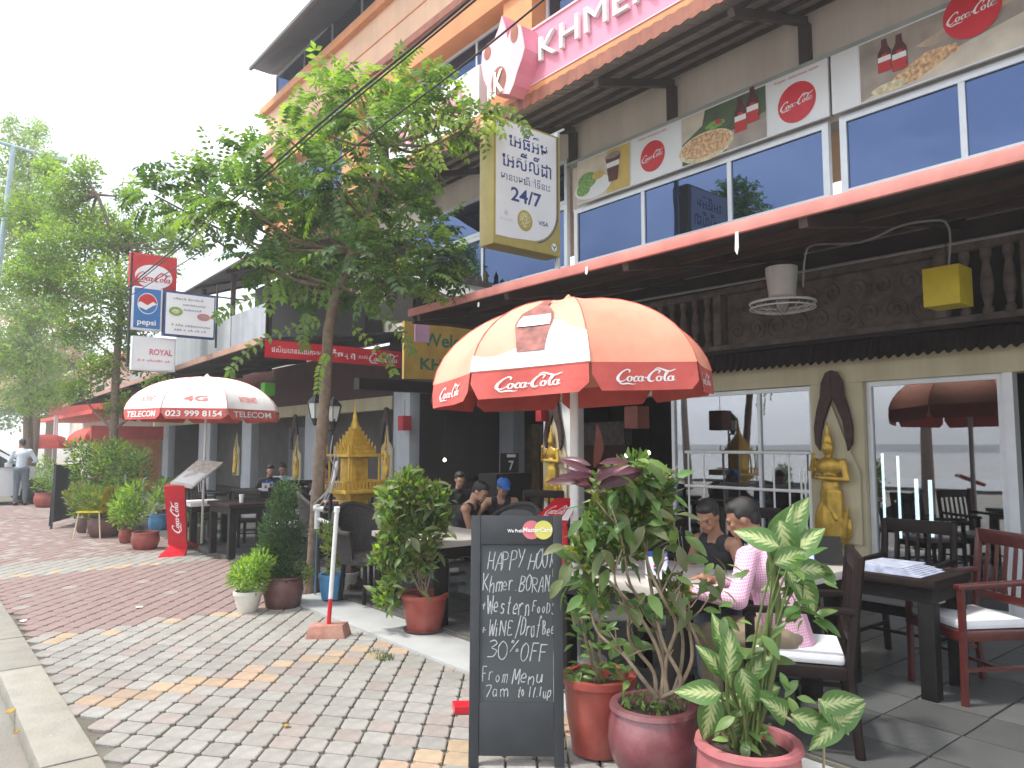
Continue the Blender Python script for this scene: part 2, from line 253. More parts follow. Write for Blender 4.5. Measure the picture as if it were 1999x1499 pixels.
def script_logo():
    S = []
    def ell(x, y, rx, ry, w=.09): S.append([(x + rx*math.cos(a), y + ry*math.sin(a), w*(.6+.55*abs(math.cos(a)))) for a in [i*math.pi/5 for i in range(11)]])
    S.append([(.86,.74,.05),(.88,.92,.10),(.72,.98,.09),(.50,.80,.10),(.33,.50,.15),(.30,.22,.16),(.42,.06,.12),(.62,.10,.06),(.78,.28,.03)])
    S.append([(.36,.04,.05),(.55,-.14,.09),(.85,-.10,.12),(1.15,-.16,.06),(1.30,-.12,.03)])
    ell(.93,.26,.12,.19); S.append([(1.04,.42,.04),(1.12,.36,.04),(1.2,.38,.04)])
    S.append([(1.38,.40,.05),(1.30,.46,.08),(1.20,.36,.10),(1.17,.18,.10),(1.25,.07,.08),(1.40,.14,.04)])
    ell(1.52,.26,.12,.19); S.append([(1.66,.46,.10),(1.62,.25,.10),(1.64,.10,.09),(1.76,.14,.04)])
    S.append([(1.74,.34,.09),(1.90,.36,.09)])
    S.append([(2.42,.66,.05),(2.50,.86,.09),(2.36,.96,.09),(2.14,.80,.11),(1.98,.48,.15),(1.97,.20,.16),(2.10,.05,.12),(2.28,.12,.05)])
    S.append([(2.20,.98,.04),(2.40,1.10,.08),(2.75,.92,.12),(3.0,.84,.11),(3.3,1.0,.05)])
    ell(2.50,.26,.12,.19); S.append([(2.62,.40,.04),(2.72,.42,.04)])
    S.append([(2.72,.30,.05),(2.88,.62,.06),(2.92,.84,.07),(2.84,.84,.08),(2.78,.45,.11),(2.80,.14,.11),(2.90,.08,.06),(3.0,.2,.03)])
    ell(3.08,.26,.12,.19); S.append([(3.22,.46,.10),(3.18,.25,.10),(3.20,.10,.09),(3.32,.18,.03)])
    vs, fs = strokes2d(S)
    vs = [(x + .12*y, y) for x, y in vs]; x0 = min(v[0] for v in vs); x1 = max(v[0] for v in vs); y0 = min(v[1] for v in vs); y1 = max(v[1] for v in vs)
    return [((x-x0)/(x1-x0), (y-y0)/(y1-y0)) for x, y in vs], fs, (x1-x0)/(y1-y0)
LOGO = script_logo()
def lay(mb, t, o, ex, ey, thick=0):
    """lay 2-D lettering (unit box) with origin o, width vector ex and height vector ey; extruded by thick along the normal"""
    vs, fs = t[0], t[1]; o = Vector(o); ex = Vector(ex); ey = Vector(ey)
    P = [o + ex * x + ey * y for x, y in vs]; mb.add(P, fs)
    if thick:
        n = ex.cross(ey).normalized() * thick; b = len(mb.v); mb.v += [tuple(p + n) for p in P]
        mb.f += [tuple(i + b for i in f) for f in fs]; mb.m += [mb.mi] * len(fs)
        from collections import Counter
        ct = Counter(); 
        for f in fs:
            for i in range(len(f)): ct[tuple(sorted((f[i], f[(i+1) % len(f)])))] += 1
        for (i, j), c in ct.items():
            if c == 1: mb.f.append((b - len(P) + i, b - len(P) + j, b + j, b + i)); mb.m.append(mb.mi)
    return mb
def maplay(mb, t, fn): mb.add([fn(x, y) for x, y in t[0]], t[1]); return mb
# ================================================================= SETTING
def sheet(name, x0, x1, y0, y1, z, m, **kw):
    b = MB(); b.quad((x0, y0, z), (x1, y0, z), (x1, y1, z), (x0, y1, z)); return b.build(name, m, kind='structure', **kw)
sheet('ground', -300, 400, -300, 500, -.30, mat('dry_ground', (.24, .21, .15), .95, .2, .3))
sheet('river', -299, -24, -299, 499, -.28, M['water']); 
b = MB(); b.box((-299, -299, -.27), (-230, 499, 2.0)); b.build('river_bank', M['bank'], kind='structure')
sheet('road', -14, .60, -60, 160, -.085, M['road'])
sheet('riverside_path', -23, -14.3, -60, 160, .02, M['conc'])
pav = sheet('pavement', .60, 3.42, -20, 60, -.012, M['joint'])
# the pavers, laid on a slanted lattice
A1 = Vector((math.cos(R(50)), math.sin(R(50)))) * .163; B1 = Vector((math.cos(R(-52)), math.sin(R(-52)))) * .158
def paver_shape(sd):
    r = random.Random(sd); P = []
    for (a, c) in ((-.5, -.5), (.5, -.5), (.5, .5), (-.5, .5)):
        nxt = {(-.5, -.5): (.5, -.5), (.5, -.5): (.5, .5), (.5, .5): (-.5, .5), (-.5, .5): (-.5, -.5)}[(a, c)]; prv = {v: k for k, v in {(-.5, -.5): (.5, -.5), (.5, -.5): (.5, .5), (.5, .5): (-.5, .5), (-.5, .5): (-.5, -.5)}.items()}[(a, c)]
        for tgt in (prv, nxt): P.append((a + (tgt[0] - a) * .13 + r.uniform(-.012, .012), c + (tgt[1] - c) * .13 + r.uniform(-.012, .012)))
    def pt(p, k, z): q = (A1 * p[0] + B1 * p[1]) * k; return (q.x, q.y, z)
    v = [pt(p, .945, -.012) for p in P] + [pt(p, .935, .002) for p in P] + [pt(p, .86, .007) for p in P]
    n = 8; f = [tuple(range(2*n, 3*n))] + [(i + k*n, (i+1) % n + k*n, (i+1) % n + (k+1)*n, i + (k+1)*n) for k in (0, 1) for i in range(n)]
    return v, f
SHP = [paver_shape(i) for i in range(5)]
def paver_kind(x, y):
    y += ru(-.05, .05); r = rnd()
    if 5.02 < y < 5.30: return 'pv_orange' if r < .8 else 'pv_pink'
    if 3.02 < y < 3.34 and x > 1.85: return 'pv_orange'
    if 6.98 < y < 7.18 or 10.55 < y < 10.8: return 'pv_orange' if r < .5 else 'pv_grey'
    if 7.18 < y < 10.55: return 'pv_red' if r < .97 else 'pv_pink'
    if y > 11.8: return 'pv_red' if r < .8 else 'pv_pink'
    return 'pv_pink' if r < .13 else ('pv_orange' if r < .025 else 'pv_grey')
PVM = {}
def paver_mesh(i, k):
    if (i, k) not in PVM:
        me = bpy.data.meshes.new('paver'); me.from_pydata(SHP[i][0], [], SHP[i][1]); me.materials.append(M[k]); me.update(); PVM[(i, k)] = me
    return PVM[(i, k)]
spots = []
for i in range(-40, 220):
    for j in range(-160, 60):
        p = A1 * i + B1 * j; x, y = p.x, p.y
        lim = 3.06 if y < 7.2 else 3.40
        if .86 < x < lim + .05 and .6 < y < 24:
            d = Vector((x, y, -EYE)); dd = d.dot(FW)
            if dd < .5: continue
            u = d.dot(RT) / dd * FPX + 999.5; v = 749.5 - d.dot(UP) / dd * FPX
            if -60 < u < 2100 and v < 1560: spots.append((dd, x, y))
spots.sort(); KEYS = ['pv_grey', 'pv_pink', 'pv_orange', 'pv_red']; rest = MB()
for n_, (dd, x, y) in enumerate(spots):
    k = paver_kind(x, y); i = random.randrange(5)
    if n_ < 300:
        o = bpy.data.objects.new('paver', paver_mesh(i, k)); COL.objects.link(o); o.parent = pav
        o.location = (x, y, ru(-.0015, .0015)); o.rotation_euler = (ru(-.012, .012), ru(-.012, .012), ru(-.012, .012))
    else:
        rest.mi = KEYS.index(k); rest.add([(v[0] + x, v[1] + y, v[2] + (i - 2) * .0007) for v in SHP[i][0]], SHP[i][1])
ro = rest.build('pavers', [M[k] for k in KEYS], pav); ro['kind'] = 'stuff'
# kerb of separate stones with a mossy strip behind
kb = MB(); kb.box((.60, -3, -.085), (.845, 60, -.002)); kerb = kb.build('kerb', M['joint'], kind='structure')
y = 1.30
for i in range(26):
    q = MB(); q.box((.585, y + .006, -.084), (.835, y + .98, .022 + ru(-.004, .004)))
    q.build('kerb_stone', M['kerb'], kerb, bevel=.012); y += .985
# litter and leaves
def scrap(u, v, s, m, label, cat, name):
    p = onz(u, v, .012); b = MB(); n = 7; pts = [(p.x + s * ru(.6, 1) * math.cos(6.283 * i / n), p.y + s * ru(.6, 1) * math.sin(6.283 * i / n), p.z + ru(0, .012)) for i in range(n)]
    b.prism(pts, (0, 0, .004)); b.build(name, m, label=label, cat=cat)
scrap(45, 1213, .035, M['white'], 'crumpled white paper scrap by the kerb on the red pavers', 'litter', 'paper_scrap')
scrap(272, 1186, .04, M['white'], 'flat white paper scrap in the middle of the red pavers', 'litter', 'paper_scrap')
scrap(95, 1443, .022, M['white'], 'small white scrap lying in the sandy gutter', 'litter', 'paper_scrap')
scrap(560, 1418, .022, M['leaf_yellow'], 'fallen yellow green leaf on the grey pavers', 'leaf', 'fallen_leaf')
scrap(20, 1390, .035, M['leaf_yellow'], 'yellow fallen leaf in the gutter below the kerb', 'leaf', 'fallen_leaf')
scrap(33, 1430, .02, M['leaf_yellow'], 'smaller orange fallen leaf lower in the gutter', 'leaf', 'fallen_leaf')
# terrace: concrete edge strip and stone floor
b = MB(); b.box((3.04, .2, -.05), (3.50, 7.35, .03)); b.build('terrace_edge', M['conc'], kind='structure', bevel=.012)
b = MB(); b.box((3.502, -6, -.05), (16, 40, .045)); ter = b.build('terrace_floor', M['joint'], kind='structure')
b = MB(); b.box((3.04, -6, -.05), (3.50, .195, .03)); b.build('terrace_edge_end', M['conc'], kind='structure')
# floor stones of the terrace: separate slabs
sl = {}
for ii in range(30):
    for jj in range(44):
        x0 = 3.51 + ii * .40; y0 = -1.2 + jj * .40
        if x0 > 7.0 or y0 > 16: continue
        jx, jy = ru(.003, .010), ru(.003, .010)
        c = Vector((x0 + .2, y0 + .2, -EYE)); dd = c.dot(FW)
        if dd < .8: continue
        q = MB(); q.box((-.2 + jx, -.2 + jy, 0), (.2 - jx, .2 - jy, .012 + ru(0, .002)))
        o = q.build('floor_slab', mat('grey_floor_slab', (.085, .088, .088), .5, .18, 3, .25, 40, rand=.18, dirt=.4, dcol=(.055, .057, .057)), ter); o.location = (x0 + .2, y0 + .2, .045)
# tufts of grass at the terrace edge and the kerb
def blades(b, x, y, z, n, r, h):
    for _ in range(n):
        a = ru(0, 6.28); d = r * math.sqrt(rnd()); px, py = x + d * math.cos(a), y + d * math.sin(a); a2 = ru(0, 6.28); hh = h * ru(.5, 1); l = hh * ru(.2, .8); w_ = .004
        ex, ey = math.cos(a2), math.sin(a2)
        b.add([(px - ey * w_, py + ex * w_, z), (px + ey * w_, py - ex * w_, z), (px + ex * l * .5, py + ey * l * .5, z + hh * .7), (px + ex * l, py + ey * l, z + hh)], [(0, 1, 2), (2, 3, 0)])
g = MB()
p = onz(752, 1288); blades(g, p.x, p.y, 0, 90, .07, .05); p = onz(735, 1276); blades(g, p.x, p.y, 0, 60, .07, .035)
for i in range(22): blades(g, .885 + ru(-.03, .03), 1.5 + i * .33 + ru(-.1, .1), -.005, 12, .05, .02)
for i in range(10): blades(g, 3.02, 2.5 + i * .45, 0, 10, .05, .025)
g.build('grass_tufts', M['grass'], kind='stuff', label='short grass tufts at the kerb and terrace edge')
# ================================================================= HOTEL BUILDING
WX = 7.2
hotel = thing('hotel_building', 'orange hotel with a cafe terrace, red fascia canopy and blue mirrored first floor', 'building', (WX, 4, 0))
# --- ground floor wall
b = MB()
b.box((7.2, -3, 2.17), (7.42, 8.05, 2.62)); b.box((7.2, 3.42, .03), (7.42, 3.96, 2.168)); b.box((7.2, 3.965, .03), (7.42, 5.82, .42)); b.box((7.2, 2.24, .03), (7.42, 3.415, .10))
b.build('ground_floor_wall', M['cream'], hotel)
b = MB(); b.box((7.17, 7.47, .03), (7.42, 8.05, 2.165)); b.build('pillar', M['white'], hotel, bevel=.01)
for y0, y1 in ((11.62, 12.2),): b = MB(); b.box((7.1, y0, .05), (7.32, y1, 2.62)); b.build('pillar', M['column'], hotel, bevel=.015)
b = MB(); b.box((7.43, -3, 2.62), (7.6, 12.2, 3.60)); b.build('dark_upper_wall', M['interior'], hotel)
# --- corrugated pelmet with a wavy lower edge
def wavy(x, y0, y1, z0, z1, amp, pitch, thick=.012, dx=0):
    b = MB(); n = int((y1 - y0) / pitch * 6); vs = []; fs = []
    for i in range(n + 1):
        y = y0 + (y1 - y0) * i / n; a = amp * math.cos(i / 6 * 2 * math.pi)
        vs += [(x + a * .6, y, z0 + a), (x + a * .6 + dx, y, z1)]
    for i in range(n): fs.append((2*i, 2*i+2, 2*i+3, 2*i+1))
    b.add(vs, fs); b.add([(p[0] + thick, p[1], p[2]) for p in vs], [f[::-1] for f in fs])
    for i in range(n): k = len(vs); b.add([vs[2*i], vs[2*i+2], (vs[2*i+2][0]+thick,)+vs[2*i+2][1:], (vs[2*i][0]+thick,)+vs[2*i][1:]], [(0,1,2,3)])
    return b
wavy(7.02, -3, 8.05, 2.37, 2.56, .018, .085, dx=.06).build('corrugated_pelmet', M['darkwood'], hotel, smooth='auto')
b = MB(); b.box((6.98, -3, 2.56), (7.42, 8.05, 2.60)); b.build('ledge', M['darkwood'], hotel)
# --- balustrade and carved relief above the pelmet
b = MB(); b.box((7.05, -3, 2.602), (7.15, 8.0, 2.67)); b.box((7.05, -3, 3.24), (7.15, 8.0, 3.31))
for yy in (1.95, 2.62, 4.95, 6.45, 8.0): b.box((7.03, yy - .05, 2.672), (7.16, yy + .05, 3.238))
bal = b.build('balustrade', M['relief'], hotel, bevel=.006)
bm_ = MB(); bm_.lathe([(.045, 0), (.045, .04), (.028, .07), (.052, .2), (.05, .3), (.028, .44), (.045, .5), (.045, .565)], n=10)
bme = bm_.mesh('baluster', M['relief'], 'auto')
for yy in [.3 + .17 * i for i in range(10)] + [5.12 + .17 * i for i in range(8)] + [6.62 + .17 * i for i in range(8)] + [2.1, 2.27, 2.44]:
    o = bpy.data.objects.new('baluster', bme); COL.objects.link(o); o.parent = bal; o.location = (7.1, yy, 2.672)
b = MB(); b.box((7.14, 2.68, 2.674), (7.20, 4.88, 3.236)); rel = b.build('carved_panel', M['relief'], hotel)
k = 0
for row, zc in ((0, 2.82), (1, 3.07)):
    for i in range(9):
        yc = 2.8 + i * .245 + (row * .12)
        if yc > 4.8: continue
        pts = []
        for t in range(26): a = t * .42; rr = .012 + .0042 * t; pts.append((7.125, yc + rr * math.cos(a) * (1 if (i + row) % 2 else -1), zc + rr * math.sin(a)))
        q = MB(); q.tube(pts, [.013 - .0002 * j for j in range(26)], 6); q.build('scroll', M['relief'], rel, smooth=True)
# --- ground floor windows
def window(y0, y1, z0, z1, x, muls=(), gm='glass', fr=.05, parent=hotel, name='window', fm='alu', rails=()):
    b = MB(); d = .06
    b.box((x, y0, z0), (x + d, y0 + fr, z1)); b.box((x, y1 - fr, z0), (x + d, y1, z1)); b.box((x, y0 + fr, z0), (x + d, y1 - fr, z0 + fr)); b.box((x, y0 + fr, z1 - fr), (x + d, y1 - fr, z1))
    for m_ in muls: b.box((x + .004, m_ - fr * .4, z0 + fr), (x + d - .004, m_ + fr * .4, z1 - fr))
    f = b.build(name, M[fm], parent)
    ys = [y0 + fr] + sorted(muls) + [y1 - fr]
    for a, c in zip(ys, ys[1:]):
        p = MB(); p.box((x + .026, a - .002, z0 + fr - .002), (x + .034, c + .002, z1 - fr + .002)); p.build('pane', M[gm], f)
    return f
window(2.24, 3.415, .10, 2.17, 7.26); window(3.965, 5.80, .42, 2.165, 7.26, muls=(4.6,), fr=.045)
# the open doorway at the right with a dark door leaf ajar
for y0, y1 in ((1.02, 1.08), (2.16, 2.235)): b = MB(); b.box((7.22, y0, .05), (7.34, y1, 2.17)); b.build('door_frame', M['alu'], hotel)
b = MB(); b.box((7.2, -3, .05), (7.42, 1.0, 2.168)); b.build('side_wall', M['darkwood'], hotel)
# --- lower canopy
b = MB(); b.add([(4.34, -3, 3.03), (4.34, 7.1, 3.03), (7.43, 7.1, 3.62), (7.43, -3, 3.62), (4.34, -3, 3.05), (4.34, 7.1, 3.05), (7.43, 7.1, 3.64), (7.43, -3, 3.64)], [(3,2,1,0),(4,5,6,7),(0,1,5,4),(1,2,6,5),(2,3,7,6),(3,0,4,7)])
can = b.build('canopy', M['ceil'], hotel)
b = MB(); b.box((4.30, -3, 2.985), (4.338, 7.1, 3.07)); b.build('fascia', M['pinkfascia'], can, bevel=.008)
for yy in (-.6, .9, 2.4, 3.9, 5.4, 6.95): q = MB(); q.bar((4.345, yy, 2.97), (7.0, yy, 3.48), .06, .09); q.build('rafter', M['purlin'], can)
for xx in (5.0, 5.7, 6.4): q = MB(); z = 3.03 + (xx - 4.34) * .191 - .055; q.bar((xx, -3, z), (xx, 7.08, z), .05, .05); q.build('batten', M['purlin'], can)
q = MB(); q.tube([(4.34, 7.05, 2.93), (5.3, 7.05, 2.97), (6.9, 7.05, 2.95)], .03, 6); q.build('end_rail', M['purlin'], can)
# --- first floor: white frames, blue mirror glass
UX = 7.3
b = MB(); b.box((7.36, -3, 3.645), (7.6, 18.2, 4.10)); b.box((7.36, -3, 5.56), (7.6, 7.6, 6.35)); b.box((7.36, 7.6, 5.74), (7.6, 18.2, 6.35)); b.box((7.36, -3, 4.92), (7.6, 7.6, 5.555)); b.build('first_floor_wall', M['beige'], hotel)
for (y0, y1, mu) in ((7.66, 13.9, (9.72, 11.6)), (14.0, 18.0, (15.2, 16.6))): window(y0, y1, 5.06, 5.735, UX, muls=mu, gm='blueglass', fr=.06)
for (y0, y1, mu) in ((-2.5, 3.60, (.95, 2.46)), (3.72, 7.52, (4.93, 6.24)), (7.66, 13.9, (9.72, 11.6)), (14.0, 18.0, (15.2, 16.6))):
    window(y0, y1, 4.08, 4.925 if y0 < 7 else 5.055, UX, muls=mu, gm='blueglass', fr=.07)
b = MB(); b.box((7.24, -3, 5.575), (7.355, 7.6, 5.62)); b.build('ledge', M['greyroof'], hotel)
# --- upper canopy
b = MB(); E0, E1 = (5.85, 5.80), (7.36, 6.27); sl_ = (E1[1] - E0[1]) / (E1[0] - E0[0])
def up(x): return E0[1] + (x - E0[0]) * sl_
b.add([(5.85, -3, up(5.85)), (5.85, 11.6, up(5.85)), (7.36, 11.6, up(7.36)), (7.36, -3, up(7.36)), (5.85, -3, up(5.85)+.02), (5.85, 11.6, up(5.85)+.02), (7.36, 11.6, up(7.36)+.02), (7.36, -3, up(7.36)+.02)], [(3,2,1,0),(4,5,6,7),(0,1,5,4),(1,2,6,5),(2,3,7,6),(3,0,4,7)])
uc = b.build('canopy', M['sheet'], hotel)
# corrugation ridges on the underside, joined
b = MB(); y = -3
while y < 11.6: b.bar((5.87, y, up(5.87) - .004), (7.34, y, up(7.34) - .004), .03, .012); y += .15
cb = b.build('corrugation', M['sheet'], uc); cb['kind'] = 'stuff'
for xx in (6.12, 6.5, 6.88, 7.25): q = MB(); q.bar((xx, -3, up(xx) - .05), (xx, 11.58, up(xx) - .05), .03, .05); q.build('purlin', M['purlin'], uc)
for yy in (1.9, 3.95, 5.75, 7.55, 9.6, 11.4): q = MB(); q.bar((5.95, yy, up(5.95) - .13), (7.34, yy, up(7.34) - .13), .07, .09); q.bar((7.33, yy, up(7.3) - .17), (7.33, yy, 5.63), .09, .12); q.build('rafter', M['purlin'], uc)
wavy(5.82, -3, 11.6, 5.77, 5.925, .018, .16).build('wavy_edge', M['brownred'], uc, smooth='auto')
b = MB(); b.box((5.835, -3, 5.925), (5.92, 11.6, 6.01)); b.build('gutter', M['orange'], uc, bevel=.006)
# --- orange upper storeys
FX = 6.3
b = MB()
b.box((6.95, -4, 6.36), (13, 17.0, 7.02)); b.box((6.95, -4, 7.02), (13, -3.5, 10.3)); b.box((7.2, -4, 7.0), (13, 17.0, 10.3))
b.build('upper_wall', M['peach'], hotel)
b = MB(); b.box((6.34, -4, 8.42), (7.2, 17.05, 9.42)); b.build('balcony_front', M['peach'], hotel)
b = MB(); b.box((6.22, -4, 9.42), (6.5, 17.2, 9.60)); b.build('ledge', M['orange'], hotel, bevel=.01)
b = MB(); b.box((6.325, -4, 8.90), (6.345, 17.08, 8.925)); b.build('groove_trim', M['orange'], hotel)
b = MB(); b.box((6.24, -4, 8.28), (6.5, 17.12, 8.415)); b.build('ledge', M['brownred'], hotel, bevel=.01)
b = MB(); b.box((6.30, -4, 7.88), (6.9, 17.05, 8.275)); b.build('orange_band', M['orange'], hotel, bevel=.01)
b = MB(); b.box((6.42, -4, 6.36), (6.9, 17.0, 6.62)); 
for yy in (7.35, 12.4, 16.4): b.box((6.36, yy, 6.62), (6.9, yy + .62, 7.878))
b.build('orange_pier', M['orange'], hotel)
window(8.0, 12.38, 6.62, 7.875, 6.6, muls=(8.95, 9.9, 10.9, 11.7), gm='blueglass', fr=.05); window(13.05, 16.38, 6.62, 7.875, 6.6, muls=(14.1, 15.2), gm='blueglass', fr=.05); window(-3.9, 7.33, 6.62, 7.875, 6.6, muls=(.5, 2.2, 3.9, 5.3, 6.4), gm='blueglass', fr=.05)
b = MB(); b.box((6.56, 8.06, 6.64), (6.585, 12.3, 7.38)); b.build('curtain', M['board'], hotel)
window(-3.9, 16.95, 9.60, 10.42, 6.5, muls=(1, 3.5, 6, 8.2, 9.9, 11.4, 12.6, 13.9, 15.3), gm='blueglass', fr=.05)
b = MB(); b.add([(5.6, -5, 9.98), (5.6, 16.1, 9.98), (6.45, 17.1, 10.5), (13.5, 17.1, 12.5), (13.5, -5, 12.5), (5.6, -5, 10.04), (5.6, 16.1, 10.04), (6.45, 17.1, 10.56), (13.5, 17.1, 12.56), (13.5, -5, 12.56)], [(4,3,2,1,0),(5,6,7,8,9),(0,1,6,5),(1,2,7,6),(2,3,8,7),(3,4,9,8),(4,0,5,9)])
rf = b.build('roof', M['darkroof'], hotel)
b = MB(); b.box((5.57, -5, 9.93), (5.63, 16.12, 10.0)); b.build('gutter', M['darkroof'], rf)
b = MB(); b.box((7.0, -4, 10.3), (12.9, 16.9, 10.6)); b.build('attic', M['peach'], hotel)
# --- interior of the cafe, dark
b = MB()
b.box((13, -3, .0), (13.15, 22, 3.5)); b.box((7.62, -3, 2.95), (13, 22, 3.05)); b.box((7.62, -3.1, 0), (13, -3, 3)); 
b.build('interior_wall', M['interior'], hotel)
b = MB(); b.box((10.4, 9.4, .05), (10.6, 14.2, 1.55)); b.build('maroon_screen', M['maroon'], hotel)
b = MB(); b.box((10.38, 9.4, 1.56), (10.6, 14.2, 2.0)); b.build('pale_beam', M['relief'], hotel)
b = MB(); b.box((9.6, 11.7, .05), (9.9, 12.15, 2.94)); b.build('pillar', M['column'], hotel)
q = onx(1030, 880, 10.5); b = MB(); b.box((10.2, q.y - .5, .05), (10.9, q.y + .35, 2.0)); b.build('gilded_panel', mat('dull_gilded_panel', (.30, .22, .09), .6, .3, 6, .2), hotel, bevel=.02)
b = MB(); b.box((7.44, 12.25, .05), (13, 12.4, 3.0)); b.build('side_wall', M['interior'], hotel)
# ================================================================= SIGNS ON THE HOTEL
sg = thing('hotel_name_sign', 'long rose sign band with large white capital letters above the upper canopy', 'sign', (5.85, 2, 6.0))
b = MB(); b.box((5.84, -3, 6.03), (5.98, 6.86, 6.72)); b.build('sign_panel', M['pinksign'], sg)
b = MB(); b.box((5.825, -3, 6.722), (5.99, 6.86, 6.75)); b.box((5.825, -3, 6.012), (5.99, 6.86, 6.028)); b.build('frame', M['pinkpale'], sg)
b2 = MB(); ya = onx(1057, 100, 5.84).y; yb = onx(1337, 0, 5.84).y; lay(b2, text2d('KHMEROTEL', 0, 1.06), (5.836, ya, 6.24), (0, -(ya - yb) * 1.48, 0), (0, 0, .31), .05); b2.build('lettering', M['letter'], sg)
em = thing('emblem_sign', 'pink horse head shaped emblem box with a white K beside the hotel name', 'sign', (5.7, 7.2, 6.4))
Z5 = lambda x, y: (850 + x / 3.333, y / 3.333)
def E_(x, y, X=5.58): return onx(*Z5(x, y), X)
outl = [E_(*p) for p in ((432,100),(410,185),(385,250),(335,290),(305,330),(298,430),(315,520),(350,600),(480,612),(510,545),(530,470),(562,380),(580,310),(572,250),(555,165),(515,150),(485,205),(468,250),(455,170))]
b = MB(); b.prism(outl, (.26, 0, 0)); b.build('emblem_box', M['pinkpale'], em)
side = MB()
for i in range(len(outl)):
    p, q = outl[i], outl[(i+1) % len(outl)]; side.quad(p + Vector((.004, 0, 0)), q + Vector((.004, 0, 0)), q + Vector((.256, 0, 0)), p + Vector((.256, 0, 0)))
cc = sum(outl, Vector()) / len(outl); side.v = [(x, cc.y + (y - cc.y) * 1.006, cc.z + (z - cc.z) * 1.006) for x, y, z in side.v]
side.build('emblem_side', M['pinksign'], em)
for (x, y, rx, ry) in ((410, 525, 48, 90), (512, 215, 25, 60), (338, 345, 22, 42)):
    c = E_(x, y, 5.575); ay = E_(x + rx, y, 5.575) - c; az = E_(x, y - ry, 5.575) - c; ay.x = az.x = 0; ay.z = 0; az.y = 0; b = MB(); b.disc(c, ay, az); b.build('dark_opening', M['brownred'], em)
c = E_(410, 530, 5.565); b = MB(); lay(b, text2d('K', .03), (5.565, c.y + .10, c.z - .15), (0, -.20, 0), (0, 0, .30)); b.build('lettering', M['letter'], em)
sg2 = thing('side_name_sign', 'white sign panel with pink letters left of the emblem behind the tree', 'sign', (5.9, 9, 6.1))
b = MB(); b.box((5.84, 7.85, 6.03), (5.98, 10.9, 6.75)); b.build('sign_panel', M['board'], sg2)
b = MB(); lay(b, text2d('KHMEROTEL', .03), (5.836, 10.7, 6.2), (0, -2.6, 0), (0, 0, .36)); b.build('lettering', M['pinksign'], sg2)
# --- 24/7 bank sign
atm = thing('bank_machine_sign', 'hanging gold edged white box sign reading 24/7 in navy with card logos', 'sign', (5.55, 6.6, 3.85))
b = MB(); b.box((5.04, 6.50, 3.83), (6.07, 6.76, 5.33)); b.build('sign_box', M['goldside'], atm, bevel=.012)
Z6 = lambda x, y: (930 + x / 4.683, 200 + y / 4.683)
def S_(x, y, d=6.49): return ony(*Z6(x, y), d)
b = MB(); b.box((5.045, 6.492, 3.835), (6.065, 6.499, 5.325)); b.build('gold_face', M['goldprint'], atm)
b = MB(); pts = [(5.07, 3.93), (5.07, 5.30), (6.0, 5.30), (6.0, 4.35)] + [(5.58 + .42 * math.cos(R(a)), 4.35 + (-.40) * math.sin(R(a))) for a in range(10, 91, 10)] + [(5.3, 3.93)]
b.prism([(x, 6.491, z) for x, z in pts], (0, -.004, 0)); b.build('white_face', M['board'], atm)
b = MB()
arc = [(6.025, 5.30), (6.025, 4.35)] + [(5.58 + .445 * math.cos(R(a)), 4.35 - .425 * math.sin(R(a))) for a in range(10, 75, 8)]
vs, fs = strokes2d([[(x, z, .014) for x, z in arc]]); b.add([(x, 6.4885, z) for x, z in vs], fs)
def on_atm(t, u0, u1, z0, z1): lay(b, t, (u0, 6.486, z0), (u1 - u0, 0, 0), (0, 0, z1 - z0))
on_atm(text2d('\u17c1\u17a2\u1792\u17b8\u17a2\u17b9\u1798', .012), 5.26, 5.86, 5.02, 5.22); on_atm(text2d('\u17c1\u17a2\u179f\u17ca\u17b8\u179b\u17b8\u178a\u17b6', .012), 5.16, 5.92, 4.76, 4.98)
on_atm(text2d('\u1798\u17b6\u1793\u1794\u1798\u17d2\u179a\u17be\u1793\u17c5\u1791\u17b8\u1793\u17c1\u17c7'.replace('\u17d2\u179a', ''), .0), 5.14, 5.90, 4.60, 4.71); on_atm(text2d('24/7', .02), 5.29, 5.76, 4.37, 4.54); on_atm(text2d('VISA', .02), 5.71, 5.87, 4.16, 4.215)
b.build('lettering', M['navy'], atm)
b = MB(); b.disc((5.50, 6.4845, 4.17), (.115, 0, 0), (0, 0, .125)); b.build('gold_disc', M['goldprint'], atm)
b = MB(); b.disc((5.50, 6.4835, 4.18), (.085, 0, 0), (0, 0, .09)); b.build('disc_centre', mat('pale_gold_print', (.55, .5, .24), .5, .5, 40), atm)
b = MB(); b.disc((5.96, 6.4825, 3.93), (.045, 0, 0), (0, 0, .05), 16); b.build('corner_logo', M['board'], atm)
b = MB(); vs, fs = strokes2d([[(-.03, .02, .012), (0, -.005, .012), (.03, .02, .012)], [(0, -.005, .012), (0, -.035, .012)]]); b.add([(5.96 + x, 6.481, 3.93 + z) for x, z in vs], fs); b.build('corner_mark', M['navy'], atm)
b = MB(); lay(b, text2d('ACLEDA', 0), (5.12, 6.486, 4.12), (.2, 0, 0), (0, 0, .03)); b.disc((5.22, 6.486, 4.21), (.03, 0, 0), (0, 0, .03), 12); b.build('small_logo', mat('pale_grey_print', (.55, .58, .64), .5), atm)
b = MB(); b.tube([(6.15, 6.63, 3.62), (6.15, 6.63, 5.45)], .035, 10); b.tube([(6.07, 6.63, 5.2), (6.15, 6.63, 5.2)], .02, 6); b.tube([(6.07, 6.63, 4.0), (6.15, 6.63, 4.0)], .02, 6); b.tube([(6.15, 6.63, 5.42), (6.15, 6.85, 5.46), (6.15, 6.5, 5.46)], .015, 6); b.build('support_post', M['alu'], atm)
